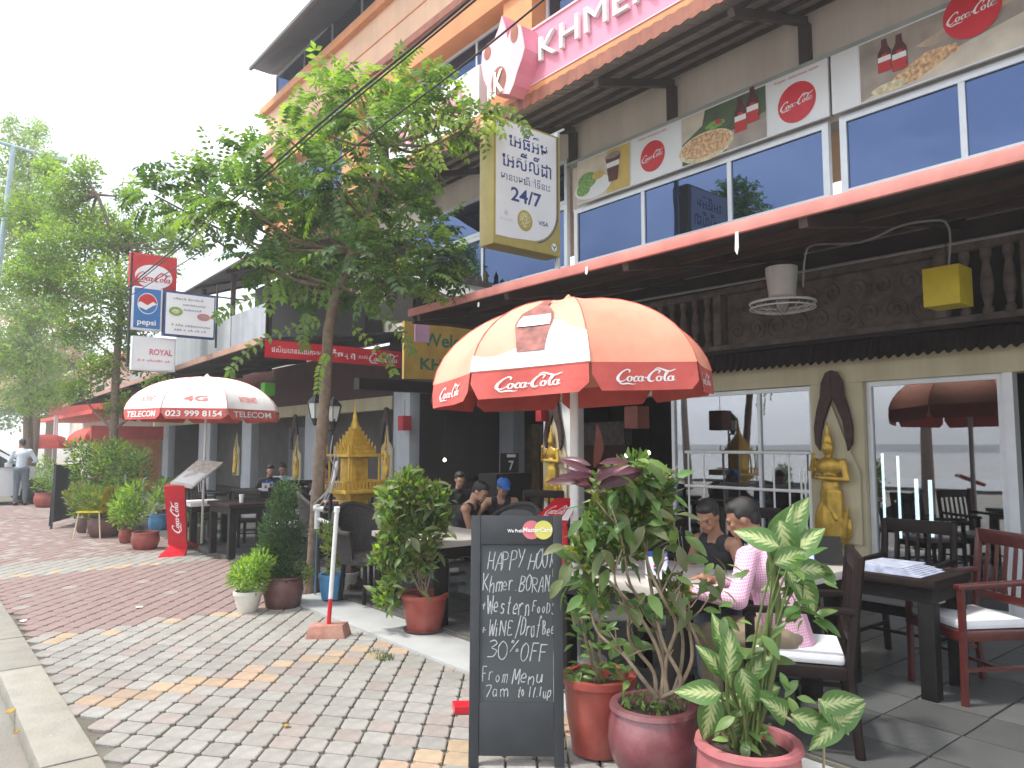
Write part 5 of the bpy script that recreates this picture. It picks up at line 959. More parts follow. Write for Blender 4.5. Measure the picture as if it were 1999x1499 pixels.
def tub_chair(label, loc, rz):
    t = thing('wicker_chair', label, 'chair', loc, rz); W = mat('dark_woven_rattan', (.035, .03, .03), .6, .5, 40, 1.0, 90)
    b = MB(); nn = 18; vs = []; fs = []
    for i in range(nn + 1):
        a = math.pi * (-.12 + 1.24 * i / nn); hh = .64 + .24 * math.sin(max(0, min(math.pi, a))); 
        for (rr, z) in ((.29, .36), (.32, .5), (.35, hh), (.36, hh + .015), (.325, hh + .01), (.29, .5), (.26, .38)): vs.append((rr * math.cos(a), rr * math.sin(a) * .95, z))
    for i in range(nn):
        for j in range(6): fs.append((i*7+j, (i+1)*7+j, (i+1)*7+j+1, i*7+j+1))
    fs += [tuple(range(7)), tuple(range(nn*7, nn*7+7))[::-1]]; b.add(vs, fs); local('curved_back', b, W, t, 'auto')
    b = MB(); b.lathe([(.0, .36), (.29, .36), (.30, .40), (.27, .43), (0, .44)], n=20); local('seat', b, W, t, 'auto')
    for a in (.8, 2.34, 3.9, 5.5): b = MB(); b.tube([(.24*math.cos(a), .24*math.sin(a), .38), (.27*math.cos(a), .27*math.sin(a), 0)], .02, 6); local('leg', b, M['blackwood'], t)
    b = MB(); nn = 20; b.tube([(.345*math.cos(math.pi*(-.12+1.24*i/nn)), .33*math.sin(math.pi*(-.12+1.24*i/nn)), .66+.24*math.sin(max(0, min(math.pi, math.pi*(-.12+1.24*i/nn))))) for i in range(nn+1)], .028, 8); local('rim', b, W, t, True)
    return t
tc_ = tub_chair('dark woven tub chair at the near left corner of the pale table', (3.60, 6.62, FZ), R(10))
place_copy(tc_, (4.62, 5.75, FZ), R(-80), 'dark woven tub chair behind the pale table, nearest the chalkboard'); place_copy(tc_, (4.2, 4.55, FZ), R(170), 'dark woven tub chair half hidden behind the chalkboard'); place_copy(tc_, (4.4, 6.95, FZ), R(20), 'dark woven tub chair under the golden shrine')
place_copy(tc_, (4.2, 8.9, FZ), R(60), 'dark woven tub chair left of the slim tree trunk')
# pepsi napkin boxes and table things
def napkin(loc, rz, label):
    t = thing('napkin_box', label, 'box', loc, rz); b = MB(); b.add([(-.06,-.05,0),(.06,-.05,0),(.06,.05,0),(-.06,.05,0),(-.06,-.02,.15),(.06,-.02,.15),(.06,.02,.15),(-.06,.02,.15)], [(0,3,2,1),(4,5,6,7),(0,1,5,4),(1,2,6,5),(2,3,7,6),(3,0,4,7)]); local('box', b, M['napkin'], t)
    b = MB(); b.box((-.061, -.024, .125), (.061, .024, .155)); b.box((.0605, -.045, .0), (.063, .045, .13)); local('blue_band', b, mat('royal_blue_print', (.02, .08, .42), .5), t)
    b = MB(); n = 12; f = lambda x, z: (x, -.053 + .2 * z + .0005, z); b.add([f(.022*math.cos(i*math.pi/n), .072+.022*math.sin(i*math.pi/n)) for i in range(n+1)], [tuple(range(n+1))]); local('red_half', b, M['redpaint'], t)
    b = MB(); b.add([f(.022*math.cos(math.pi+i*math.pi/n), .066+.022*math.sin(math.pi+i*math.pi/n)) for i in range(n+1)], [tuple(range(n+1))]); local('blue_half', b, M['navy'], t); return t
nb = napkin((3.42, 2.86, FZ + .722), R(-42), 'white napkin box with blue side and round emblem on the table behind the shrub')
place_copy(nb, (4.42, 2.52, FZ + .722), R(-40), 'white napkin box with blue top on the table in front of the large gold figure')
place_copy(nb, (5.05, 6.1, FZ + .722), R(-35), 'white and blue napkin box in front of the man in the vest'); place_copy(nb, (4.7, 12.2, FZ + .742), R(-20), 'white and blue napkin box on the back left table'); place_copy(nb, (4.95, 12.7, FZ + .742), R(30), 'second napkin box farther back on the back left table')
mg = thing('magazine_stack', 'stack of pale blue magazines on the dark table by the window', 'magazines', (4.9, 2.15, FZ + .702))
for k in range(7): b = MB(); b.box((4.75 + k*.004, 1.95 + .02*k, FZ + .702 + k*.006), (5.1 + ru(-.03,.03), 2.35 + ru(-.03,.03), FZ + .707 + k*.006)); b.build('magazine', mat('blue_grey_paper', (.42, .46, .58), .5, .3, 20), mg)
b = MB(); b.prism([(4.48, 2.78, FZ+.73), (4.72, 2.40, FZ+.73), (4.76, 2.44, FZ+.90), (4.52, 2.82, FZ+.90)], (.012, .01, 0)); b.build('menu_holder', M['blackwood'], label='upright black menu folder behind the napkin box', cat='menu')
b = MB(); b.lathe([(.0, 0), (.03, 0), (.04, .09), (.036, .09), (.0, .01)], (4.85, 2.6, FZ + .702), 12); b.build('glass_cup', M['lampglass'], smooth='auto', label='small pale cup beside the magazines', cat='cup')
q = atd(1100, 1010, 5.2); t = thing('red_menu_panel', 'tilted red and white cola menu panel behind the chalkboard', 'menu stand', (q.x, q.y, FZ))
pp = [atd(u, v, d) for u, v, d in ((1040, 1015, 5.0), (1108, 1018, 5.0), (1132, 972, 5.35), (1085, 972, 5.35))]; b = MB(); b.prism(pp, (0, .02, -.03)); b.build('panel', M['cokered'], t)
pp2 = [p + Vector((0, -.004, .008)) for p in (pp[1], pp[1].lerp(pp[0], .22), pp[2].lerp(pp[3], .15), pp[2])]; b = MB(); b.prism(pp2, (0, 0, .003)); b.build('white_edge', M['board'], t)
b = MB(); o_ = pp[0].lerp(pp[3], .15) + (pp[1]-pp[0])*.15 + Vector((0,-.004,.008)); b.add([o_ + (pp[1]-pp[0])*.55*x + (pp[3]-pp[0])*.5*y for x, y in LOGO[0]], LOGO[1]); b.build('script_logo', M['letter'], t)
b = MB(); b.tube([(q.x, q.y, FZ), (q.x, q.y, q.z - .06)], .03, 8); b.build('stem', M['cokered'], t)
# --- spirit house shrine
S0 = atd(690, 1000, 7.9); sx_, sy_ = S0.x, S0.y
sh = thing('spirit_house', 'small golden temple shaped spirit house with tall spire on a pedestal', 'shrine', (sx_, sy_, FZ), R(8)); G = M['shrine']
ZB = (atd(690, 950, 7.9).z - FZ) / .8; sh.scale = (.8, .8, .8)
b = MB(); b.lathe([(.20, 0), (.20, .05), (.11, .12), (.09, ZB - .42), (.13, ZB - .36)], n=4, mtx=Matrix.Rotation(R(45), 4, 'Z')); local('pedestal', b, M['pot_dark'], sh)
b = MB(); z = ZB - .36
for (w0, h) in ((.15, .04), (.12, .03), (.14, .12), (.17, .03), (.19, .03), (.20, .03)): b.box((-w0, -w0, z), (w0, w0, z + h)); z += h + .001
local('stepped_base', b, G, sh, bevel=.006)
b = MB(); b.box((-.34, -.30, z), (.34, .30, z + .05)); dk = local('deck', b, G, sh, bevel=.006); z0 = z + .051
for (a, c) in (((-.33, -.29), (.33, -.29)), ((-.33, -.29), (-.33, .29)), ((.33, -.29), (.33, .29))):
    b = MB(); b.bar((*a, z0 + .10), (*c, z0 + .10), .018)
    for k in range(13): p = Vector(a).lerp(Vector(c), k / 12); b.box((p.x - .006, p.y - .006, z0), (p.x + .006, p.y + .006, z0 + .091))
    local('railing', b, G, sh)
b = MB(); b.box((-.13, -.13, z0), (.13, .13, z0 + .40)); local('cella', b, G, sh, bevel=.004)
b = MB(); b.box((-.07, -.138, z0 + .03), (.07, -.131, z0 + .33)); b.prism([(-.085, -.14, z0 + .33), (.085, -.14, z0 + .33), (0, -.14, z0 + .40)], (0, .006, 0)); local('niche_relief', b, M['gold'], sh)
for ax in (-.24, .24):
    for ay in (-.22, .22): b = MB(); b.tube([(ax, ay, z0), (ax, ay, z0 + .42)], .014, 8); local('column', b, G, sh)
zr = z0 + .401
b = MB(); b.box((-.29, -.27, zr + .02), (.29, .27, zr + .055)); rfp = local('roof', b, G, sh, bevel=.004)
z = zr + .055
for k in range(6):
    s = .20 * (1 - k * .15); b = MB(); b.box((-s, -s, z + .001), (s, s, z + .055)); tq = local('roof_tier', b, G, sh, bevel=.003)
    for j in range(4):
        a = j * math.pi / 2
        for off in (-.8, -.4, 0, .4, .8):
            m_ = Matrix.Rotation(a, 4, 'Z'); q = MB(); hh = .10 - .008 * k + (.04 if off == 0 else 0)
            q.add([m_ @ Vector(v) for v in ((s*off - .024, -s - .006, z + .02), (s*off + .024, -s - .006, z + .02), (s*off + .01*off, -s - .02, z + .02 + hh), (s*off, -s + .02, z + .03))], [(0,1,2),(1,3,2),(3,0,2)]); local('flame_tip', q, G, tq)
    z += .056
b = MB(); b.lathe([(.06, 0), (.045, .05), (.05, .07), (.03, .12), (.034, .14), (.016, .22), (.018, .235), (.006, .32), (0, .42)], (0, 0, z), 12); local('spire', b, G, sh, 'auto')
for ax in (-.27, .27):
    for ay in (-.25, .25): b = MB(); b.lathe([(.02, 0), (.012, .04), (.016, .055), (0, .14)], (ax, ay, zr + .055), 6); local('corner_finial', b, G, sh)
b = MB(); b.add([(.34, -.1, ZB - .04), (.62, -.1, ZB - .06), (.62, .25, ZB - .06), (.34, .25, ZB - .04), (.34, -.1, ZB + .06), (.62, -.1, ZB + .05), (.62, .25, ZB + .05), (.34, .25, ZB + .06)], [(0,3,2,1),(4,5,6,7),(0,1,5,4),(1,2,6,5),(2,3,7,6),(3,0,4,7)]); local('side_tray', b, mat('brown_gilt_wood', (.30, .18, .06), .6, .2), sh)
# --- white and red post in a brick coloured block
pb = onz(641, 1243); t = thing('marker_post', 'white post with red foot set in a chipped brick coloured block', 'post', (pb.x, pb.y, 0), R(-35))
b = MB(); b.add([(-.17,-.10,0),(.15,-.11,0),(.18,.08,0),(-.15,.11,0),(-.15,-.08,.10),(.12,-.08,.11),(.15,.06,.11),(-.13,.09,.10)], [(0,3,2,1),(4,5,6,7),(0,1,5,4),(1,2,6,5),(2,3,7,6),(3,0,4,7)]); local('block', b, M['brickbase'], t, bevel=.015)
lean = atd(658, 992, (pb - CAMP).dot(FW)) - Vector((pb.x, pb.y, 0)); lean = Matrix.Rotation(R(35), 3, 'Z') @ lean
b = MB(); b.tube([Vector((0,0,.10)), lean * .24 + Vector((0,0,.06))], .018, 10); local('red_foot', b, M['cokered'], t)
b = MB(); b.tube([lean * .24 + Vector((0,0,.06)), lean], .018, 10); b.tube([lean * .97, lean * 1.01], .024, 10); local('white_pipe', b, M['pvc'], t)
d_ = 7.6
t = thing('water_pipe', 'white plastic pipe joint on a thin blue pipe beside the tree trunk', 'pipe', tuple(onz(618, 1168)))
b = MB(); b.tube([atd(615, 1165, d_), atd(619, 1030, d_)], .009, 8); b.build('blue_pipe', M['pot_blue'], t)
b = MB(); b.tube([atd(619, 1032, d_), atd(620, 985, d_)], .028, 10); b.tube([atd(619, 1012, d_), atd(642, 1022, d_ - .05)], .022, 10); b.tube([atd(612, 992, d_), atd(632, 994, d_)], .03, 10); b.build('pipe_joint', M['pvc'], t)
b = MB()
for k, pts in enumerate((((655, 870), (652, 900), (640, 960), (620, 992)), ((650, 850), (645, 890), (655, 930), (628, 1000)), ((655, 880), (660, 910), (648, 950), (625, 975)), ((660, 915), (645, 950), (612, 985)))): b.tube(cr([tuple(atd(u, v, d_ + .02 * k)) for u, v in pts], 5), .006, 5)
b.build('loose_cables', M['greycable'], label='loose grey cables hanging from the twin lanterns to the pipe joint', cat='cable')
b = MB(); b.tube([atd(646, 960, 7.7), atd(658, 900, 7.75)], .016, 6); b.build('grey_stick', M['pvc'], label='short grey tube leaning in front of the shrine', cat='pipe')
# --- twin lantern lamp
tl = thing('twin_lantern', 'black post lamp with two white glass lanterns beside the slim trunk', 'street lamp', tuple(onz(660, 1150)))
dl = 8.1; cpt = atd(648, 842, dl)
b = MB(); b.tube([(cpt.x, cpt.y, FZ), cpt], .022, 8); b.tube([atd(617, 822, dl), atd(625, 838, dl), cpt, atd(652, 838, dl), atd(652, 818, dl - .1)], .015, 8); b.build('post', M['blackmetal'], tl)
for (u, v) in ((616, 800), (651, 806)):
    q = atd(u, v, dl - .05)
    b = MB(); b.lathe([(.03, -.12), (.05, -.09), (.085, .07), (.0, .07)], q, 6); l_ = b.build('lantern_glass', M['lampglass'], tl)
    b = MB(); b.lathe([(.10, .07), (.09, .09), (.035, .15), (.02, .15), (.012, .18), (0, .19)], q, 6); b.lathe([(.02, -.17), (.04, -.12), (.052, -.092)], q, 6)
    for k in range(6): a = math.pi / 3 * k; b.bar(q + Vector((.052 * math.cos(a), .052 * math.sin(a), -.09)), q + Vector((.088 * math.cos(a), .088 * math.sin(a), .07)), .008)
    b.build('lantern_cage', M['blackmetal'], l_)
# --- overhead cables
def cable(name, pts_uv, x, r, label, m='cable'):
    b = MB(); b.tube(cr([tuple(onx(u, v, x)) for u, v in pts_uv], 8), r, 6); b.build(name, M[m], label=label, cat='cable')
cable('overhead_cable', ((1010, -80), (915, 0), (800, 97), (640, 228), (540, 316), (400, 436), (250, 560)), 2.5, .010, 'thick upper overhead cable crossing in front of the tree crown')
cable('overhead_cable', ((1020, -80), (925, 2), (800, 106), (640, 238), (540, 326), (400, 444), (250, 566)), 2.55, .007, 'thin cable running just under the thick overhead cable')
cable('overhead_cable', ((1160, -90), (1058, 2), (900, 130), (760, 235), (617, 343), (450, 455), (250, 580)), 2.9, .007, 'lowest overhead cable passing the emblem sign')
# --- street lamp post at far left
sp = atd(14, 500, 16); tpz = atd(18, 278, 16).z; t = thing('street_lamp', 'tall pale blue double armed street lamp at the left edge', 'street lamp', (sp.x, sp.y, 0))
b = MB(); b.tube([(sp.x - RT.x * .5, sp.y - RT.y * .5, -.08), (sp.x, sp.y, tpz)], [.09, .05], 10); b.build('pole', mat('pale_blue_grey_metal', (.38, .50, .56), .5), t)
b = MB(); b.tube([(sp.x - .9, sp.y + .1, tpz + .12), (sp.x, sp.y, tpz), (sp.x + .75, sp.y - .1, tpz - .1)], .04, 8); b.box((sp.x + .6, sp.y - .22, tpz - .16), (sp.x + 1.0, sp.y - .02, tpz - .09)); b.box((sp.x - 1.2, sp.y + .0, tpz + .09), (sp.x - .85, sp.y + .2, tpz + .16)); b.build('lamp_arm', MATS['pale_blue_grey_metal'], t)
# ================================================================= PLANTS
def rvec(): 
    while True:
        v = Vector((ru(-1,1), ru(-1,1), ru(-1,1)))
        if .05 < v.length < 1: return v.normalized()
def leaf_quad(b, p, d, nrm, ln, wd):
    """four-triangle pointed leaf, folded along its midrib"""
    d = d.normalized(); s = d.cross(nrm); s = s.normalized() if s.length > .01 else Vector((1, 0, 0)); n = s.cross(d).normalized()
    m = p + d * ln * .45; t = p + d * ln - n * ln * .12
    b.add([p, m + s * wd * .5 + n * wd * .15, t, m - s * wd * .5 + n * wd * .15, m], [(0, 4, 1), (4, 2, 1), (0, 3, 4), (4, 3, 2)])
def frond(b, p, d, ln, pairs, lf, wd, droop=.25, mi=(0,)):
    d = d.normalized(); s = d.cross(Vector((0, 0, 1))); s = s.normalized() if s.length > .05 else Vector((1, 0, 0)); q = p.copy(); st = ln / pairs; b.mi = random.choice(mi)
    for k in range(pairs):
        d = (d + Vector((0, 0, -droop / pairs * (1 + k * .2)))).normalized(); q = q + d * st; n = s.cross(d); sc = lf * (1 - .35 * abs(k / pairs - .45))
        for sg in (-1, 1):
            dd = (s * sg * 1.0 + d * .45 + n * ru(-.35, .12) + Vector((0, 0, -.25))); leaf_quad(b, q, dd, n + rvec() * .3, sc * ru(.85, 1.1), sc * wd)
    leaf_quad(b, q, d, s.cross(d), lf * .9, lf * wd)
# --- the slim street tree in front
TD = 7.8
tree = thing('street_tree', 'slim street tree with leaning grey trunk and feathery crown in front of the hotel', 'tree', tuple(onz(612, 1168)))
trunk = [atd(*p) for p in ((606, 1172, TD), (612, 1090, TD), (620, 960, TD), (628, 850, TD), (637, 740, TD), (642, 640, TD), (662, 560, TD), (690, 490, TD), (715, 430, TD), (740, 350, TD), (755, 280, TD))]
rr = [.10, .070, .065, .060, .057, .054, .05, .052, .042, .03, .018]
b = MB(); P = cr([tuple(p) + (r,) for p, r in zip(trunk, rr)], 5); b.tube([p[:3] for p in P], [p[3] * (1 + .06 * math.sin(i * 2.1)) for i, p in enumerate(P)], 12); b.build('trunk', M['bark'], tree, smooth=True)
clumps = [(700,175,52,.0),(630,190,45,-.2),(770,165,45,.2),(835,165,40,.3),(880,200,40,.3),(560,270,58,-.3),(640,265,62,.2),(720,250,60,-.3),(800,240,58,.2),(860,270,45,.4),(500,320,55,-.1),(430,350,55,.3),(360,350,42,.2),(300,380,38,.3),(570,360,66,.3),(650,350,66,-.4),(740,340,66,.1),(800,330,45,.4),
 (480,400,62,-.3),(410,420,55,.0),(550,440,66,.2),(640,430,66,-.2),(730,420,66,.3),(800,400,40,.2),(580,500,55,.3),(520,520,42,-.2),(690,500,60,-.4),(770,480,52,.2),(830,465,45,.0),(760,550,52,-.3),(830,545,42,-.2),(700,570,45,.3),(930,235,32,.2),(600,560,42,.2),(360,420,36,.2),(860,510,28,-.1)]
b = MB(); lv = MB(); tips = []
top = trunk[6:]
for i, (u, v, r, dz) in enumerate(clumps):
    c = atd(u, v, TD + dz * 2.0); rad = r / FPX * TD * 1.05
    st = min(top, key=lambda q: (q - c).length + .8 * max(0, q.z - c.z)); mid = st.lerp(c, .5) + Vector((ru(-.08,.08), ru(-.08,.08), -.10 * (c - st).length)); b.tube(cr([tuple(st), tuple(mid), tuple(c)], 4), [.022 - .0016 * k for k in range(9)], 5)
    nf = int(9 + r * .34)
    for k in range(nf):
        o = rvec(); o.z = abs(o.z) * .7 if rnd() < .6 else o.z; p = c + o * rad * ru(.05, .6); d = (o + Vector((0, 0, .25)) + rvec() * .4).normalized()
        hi = (c.z - 3.2) / 2.2; m = (0, 1) if hi > ru(.2, .9) else (1, 2)  # higher clumps get brighter leaves: the lit crown top is painted in
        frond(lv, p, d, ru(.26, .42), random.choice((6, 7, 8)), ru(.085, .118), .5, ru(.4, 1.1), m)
    if rnd() < .6: o = rvec(); frond(lv, c + o * rad * .3, o, .3, 8, .035, .4, .3, (3,))
b.build('branch', M['bark'], tree, smooth=True)
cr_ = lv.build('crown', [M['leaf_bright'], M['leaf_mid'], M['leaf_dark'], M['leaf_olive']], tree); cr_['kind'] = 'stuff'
# the long drooping fronds that can be told apart
for (pts, n_, lf) in ((((645, 590), (590, 572), (520, 575), (450, 600), (422, 622)), 17, .115), (((625, 625), (570, 640), (500, 672), (455, 715), (448, 730)), 16, .095), (((690, 590), (740, 610), (785, 650), (805, 690)), 13, .10), (((900, 215), (940, 205), (990, 215), (1020, 240), (1030, 262)), 12, .095), (((800, 255), (850, 235), (900, 240), (955, 265)), 12, .09), (((820, 270), (850, 300), (865, 330)), 8, .085), (((640, 690), (625, 720), (620, 765)), 11, .08), (((690, 640), (745, 690), (770, 730)), 9, .09), (((600, 610), (590, 650), (595, 680)), 8, .10), (((760, 460), (820, 450), (870, 465)), 10, .085), (((780, 560), (840, 570), (870, 590)), 9, .085)):
    q = MB(); P = [atd(u, v, TD - .25) for u, v in pts]; C_ = [Vector(x) for x in cr([tuple(p) for p in P], 12)]; tot = len(C_) - 1; q.mi = 1; q.tube(C_, .004, 4); q.mi = 0
    for k in range(n_):
        i = int((k + .6) / n_ * tot); p = C_[i]; d = (C_[min(i+1, tot)] - C_[max(i-1, 0)]).normalized(); s = d.cross(FW).normalized()
        for sg in (-1, 1):
            dd = (s * sg + d * .35 + Vector((0, 0, -.55)) + FW * ru(-.5, .5)); leaf_quad(q, p, dd, FW * -1 + rvec() * .35, lf * ru(.85, 1.1) * (1 - .3 * abs(k / n_ - .4)), lf * .48)
    q.build('frond', [M['leaf_mid'] if lf > .09 else M['leaf_bright'], M['stemgreen']], tree)
# --- leafy trees farther left
def leafy_tree(name, label, base, trunk_pts, d, clumps, leaf_len, mats, dens, seed, tr=.10):
    random.seed(seed); t = thing(name, label, 'tree', tuple(base)); T = [atd(u, v, d) for u, v in trunk_pts]; T[0] = Vector(base); b = MB(); b.tube(cr([tuple(p) for p in T], 4), [tr * (1 - .75 * i / (len(T) * 4 - 3)) for i in range(len(T) * 4 - 3)], 8); b.build('trunk', M['bark'], t, smooth=True)
    lv = MB(); br = MB()
    for (u, v, r, dz) in clumps:
        c = atd(u, v, d + dz); rad = r / FPX * d; st = min(T[1:], key=lambda q: (q - c).length + .5 * max(0, q.z - c.z)); br.tube([st, st.lerp(c, .5) + Vector((0, 0, -.05 * (c - st).length)), c], [tr * .35, tr * .2, tr * .08], 5)
        n = int(dens * r * r / 900)
        for k in range(n):
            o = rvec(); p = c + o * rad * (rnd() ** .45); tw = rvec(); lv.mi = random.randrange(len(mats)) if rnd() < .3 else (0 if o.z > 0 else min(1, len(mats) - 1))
            for j in range(4): leaf_quad(lv, p + rvec() * leaf_len * .9, tw + rvec() * .8, rvec(), leaf_len * ru(.7, 1.2), leaf_len * .5)
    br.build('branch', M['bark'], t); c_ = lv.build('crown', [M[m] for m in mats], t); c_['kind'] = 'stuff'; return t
g1 = atd(225, 850, 15)
leafy_tree('street_tree', 'bushy street tree with dark trunk left of the white umbrella', (g1.x, g1.y, 0), ((225, 980), (222, 840), (228, 700), (235, 600), (225, 480), (190, 380)), 15,
 [(60,420,55,1),(120,380,50,0),(170,430,55,.5),(100,480,60,-.5),(200,470,60,0),(260,460,50,.5),(310,520,45,1),(60,540,50,0),(140,560,60,.5),(220,560,60,-.5),(290,600,50,.3),(90,330,32,.5),(160,340,36,0),(250,640,45,0),(160,640,50,.4),(200,720,42,0),(270,700,34,.3),(330,460,36,.3),(150,760,32,0),(310,760,30,0),(380,480,26,.4),(250,380,28,.3),(230,790,30,.2)], .085, ['leaf_bright', 'leaf_mid', 'leaf_olive'], 135, 11)
g2 = atd(60, 850, 24)
leafy_tree('background_tree', 'tall hazy green tree behind the street lamp at far left', (g2.x, g2.y, 0), ((60, 900), (55, 800), (60, 650), (50, 450), (60, 320)), 24,
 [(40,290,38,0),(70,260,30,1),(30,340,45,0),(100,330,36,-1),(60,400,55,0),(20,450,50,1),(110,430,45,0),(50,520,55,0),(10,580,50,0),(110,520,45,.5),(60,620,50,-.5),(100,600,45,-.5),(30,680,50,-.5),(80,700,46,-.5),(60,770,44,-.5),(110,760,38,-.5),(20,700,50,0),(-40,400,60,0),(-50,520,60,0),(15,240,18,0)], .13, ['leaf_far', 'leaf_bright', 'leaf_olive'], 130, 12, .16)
g3 = atd(60, 850, 29)
leafy_tree('blossom_tree', 'broad tree with pale pink blossom at the left edge', (g3.x, g3.y, 0), ((70, 900), (70, 820), (60, 740), (50, 660)), 29,
 [(30,640,45,0),(80,610,40,0),(120,650,36,0),(40,700,48,1),(95,690,40,0),(140,700,30,0),(20,760,40,0),(90,750,36,0)], .14, ['leaf_pink', 'leaf_mid', 'leaf_pink'], 150, 13, .2)
g4 = atd(100, 850, 42)
leafy_tree('background_tree', 'dense dark green tree low behind the red tent', (g4.x, g4.y, 0), ((100, 900), (100, 820), (110, 760), (120, 700)), 42,
 [(20,790,50,0),(70,780,45,0),(120,760,45,0),(170,740,45,0),(210,780,36,0),(10,730,45,2),(150,690,40,1),(250,760,36,0),(100,710,44,2)], .22, ['leaf_dark', 'leaf_mid', 'leaf_far'], 150, 14, .3)
random.seed(21)
# trees over the road that show only as reflections in the cafe glass
def simple_tree(name, label, x, y, h, r, n, mats, lf, seed):
    random.seed(seed); t = thing(name, label, 'tree', (x, y, 0)); b = MB(); b.tube([(x, y, 0), (x + .1, y + .1, h * .5), (x, y + .2, h * .85)], [.16, .12, .05], 8); b.build('trunk', M['bark'], t, smooth=True)
    lv = MB()
    cl = [Vector((x + ru(-r, r), y + ru(-r, r), h + ru(-.45, .5) * r)) for _ in range(14)]
    for _ in range(n):
        c = random.choice(cl); p = c + rvec() * r * .42 * rnd() ** .5; lv.mi = random.randrange(len(mats)); leaf_quad(lv, p, rvec(), rvec(), lf, lf * .5)
    q = lv.build('crown', [M[m] for m in mats], t); q['kind'] = 'stuff'
simple_tree('riverside_tree', 'riverside tree across the road that shows only as a reflection', -7.0, 16.5, 5.5, 2.4, 5000, ['leaf_dark', 'leaf_mid'], .16, 31)
random.seed(22)
pt = thing('palm_tree', 'riverside palm across the road that shows only as a reflection', 'tree', (-4.5, 7.6, 0)); b = MB(); b.tube([(-4.5, 7.6, -.1), (-4.6, 7.6, 2.5), (-4.5, 7.7, 4.6)], [.16, .12, .10], 8); b.build('trunk', M['bark'], pt, smooth=True)
lv = MB()
for i in range(16): a = i * .3927 + ru(-.1, .1); frond(lv, Vector((-4.5, 7.7, 4.6)), Vector((math.cos(a), math.sin(a), ru(.2, 1.1))), ru(1.5, 1.9), 22, .42, .10, 1.5)
q = lv.build('crown', M['leaf_dark'], pt)
# --- pots
def pot(t, prof, m, loc=(0, 0, 0), soil_z=None, sr=None, name='pot'):
    b = MB(); b.lathe(prof, n=28); local(name, b, m, t, 'auto')
    if soil_z: b = MB(); b.lathe([(0, soil_z + .01), (sr * .6, soil_z + .015), (sr, soil_z)], n=20); local('soil', b, M['soil'], t, True)
def taper(r0, r1, h, lip=.015, th=.02): return [(r0, 0), (r0 + (r1-r0)*.5 + .01, h*.5), (r1, h - .035), (r1 + lip, h - .033), (r1 + lip, h), (r1 - th, h), (r1 - th - .005, h - .07), (0.001, h - .075)]
def belly(r0, rm, r1, h): return [(r0, 0), (r0*1.15, .02), (rm*.92, h*.3), (rm, h*.52), (rm*.97, h*.75), (r1*1.02, h*.93), (r1 + .02, h - .02), (r1 + .015, h), (r1 - .02, h), (r1 - .035, h - .05), (.001, h - .055)]
# big leaf meshes with UVs
def leaf_mesh(name, L_, W_, mats, fold=.25, curl=.35, nseg=7, shape=1.0):
    vs = []; uv = []; fs = []
    for i in range(nseg + 1):
        t = i / nseg; wv = W_ * .5 * math.sin(math.pi * min(1, t ** shape * .97 + .02)) ** .8 * (1.05 - .35 * t); z = -curl * L_ * t * t; y = L_ * t * (1 - .12 * curl * t)
        for j, s in enumerate((-1, -.5, 0, .5, 1)): vs.append((wv * s, y, z + abs(s) * wv * fold + .04 * W_ * math.sin(i * 2.2) * abs(s) * (1 if s > 0 else -1) * .5)); uv.append((.5 + s * .5, t))
    for i in range(nseg):
        for j in range(4): a = i * 5 + j; fs.append((a, a + 1, a + 6, a + 5))
    me = bpy.data.meshes.new(name); me.from_pydata(vs, [], fs); me.materials.append(mats); l = me.uv_layers.new(name='UVMap')
    for p in me.polygons:
        for k in p.loop_indices: l.data[k].uv = uv[me.loops[k].vertex_index]
    me.polygons.foreach_set('use_smooth', [True] * len(fs)); me.update(); return me
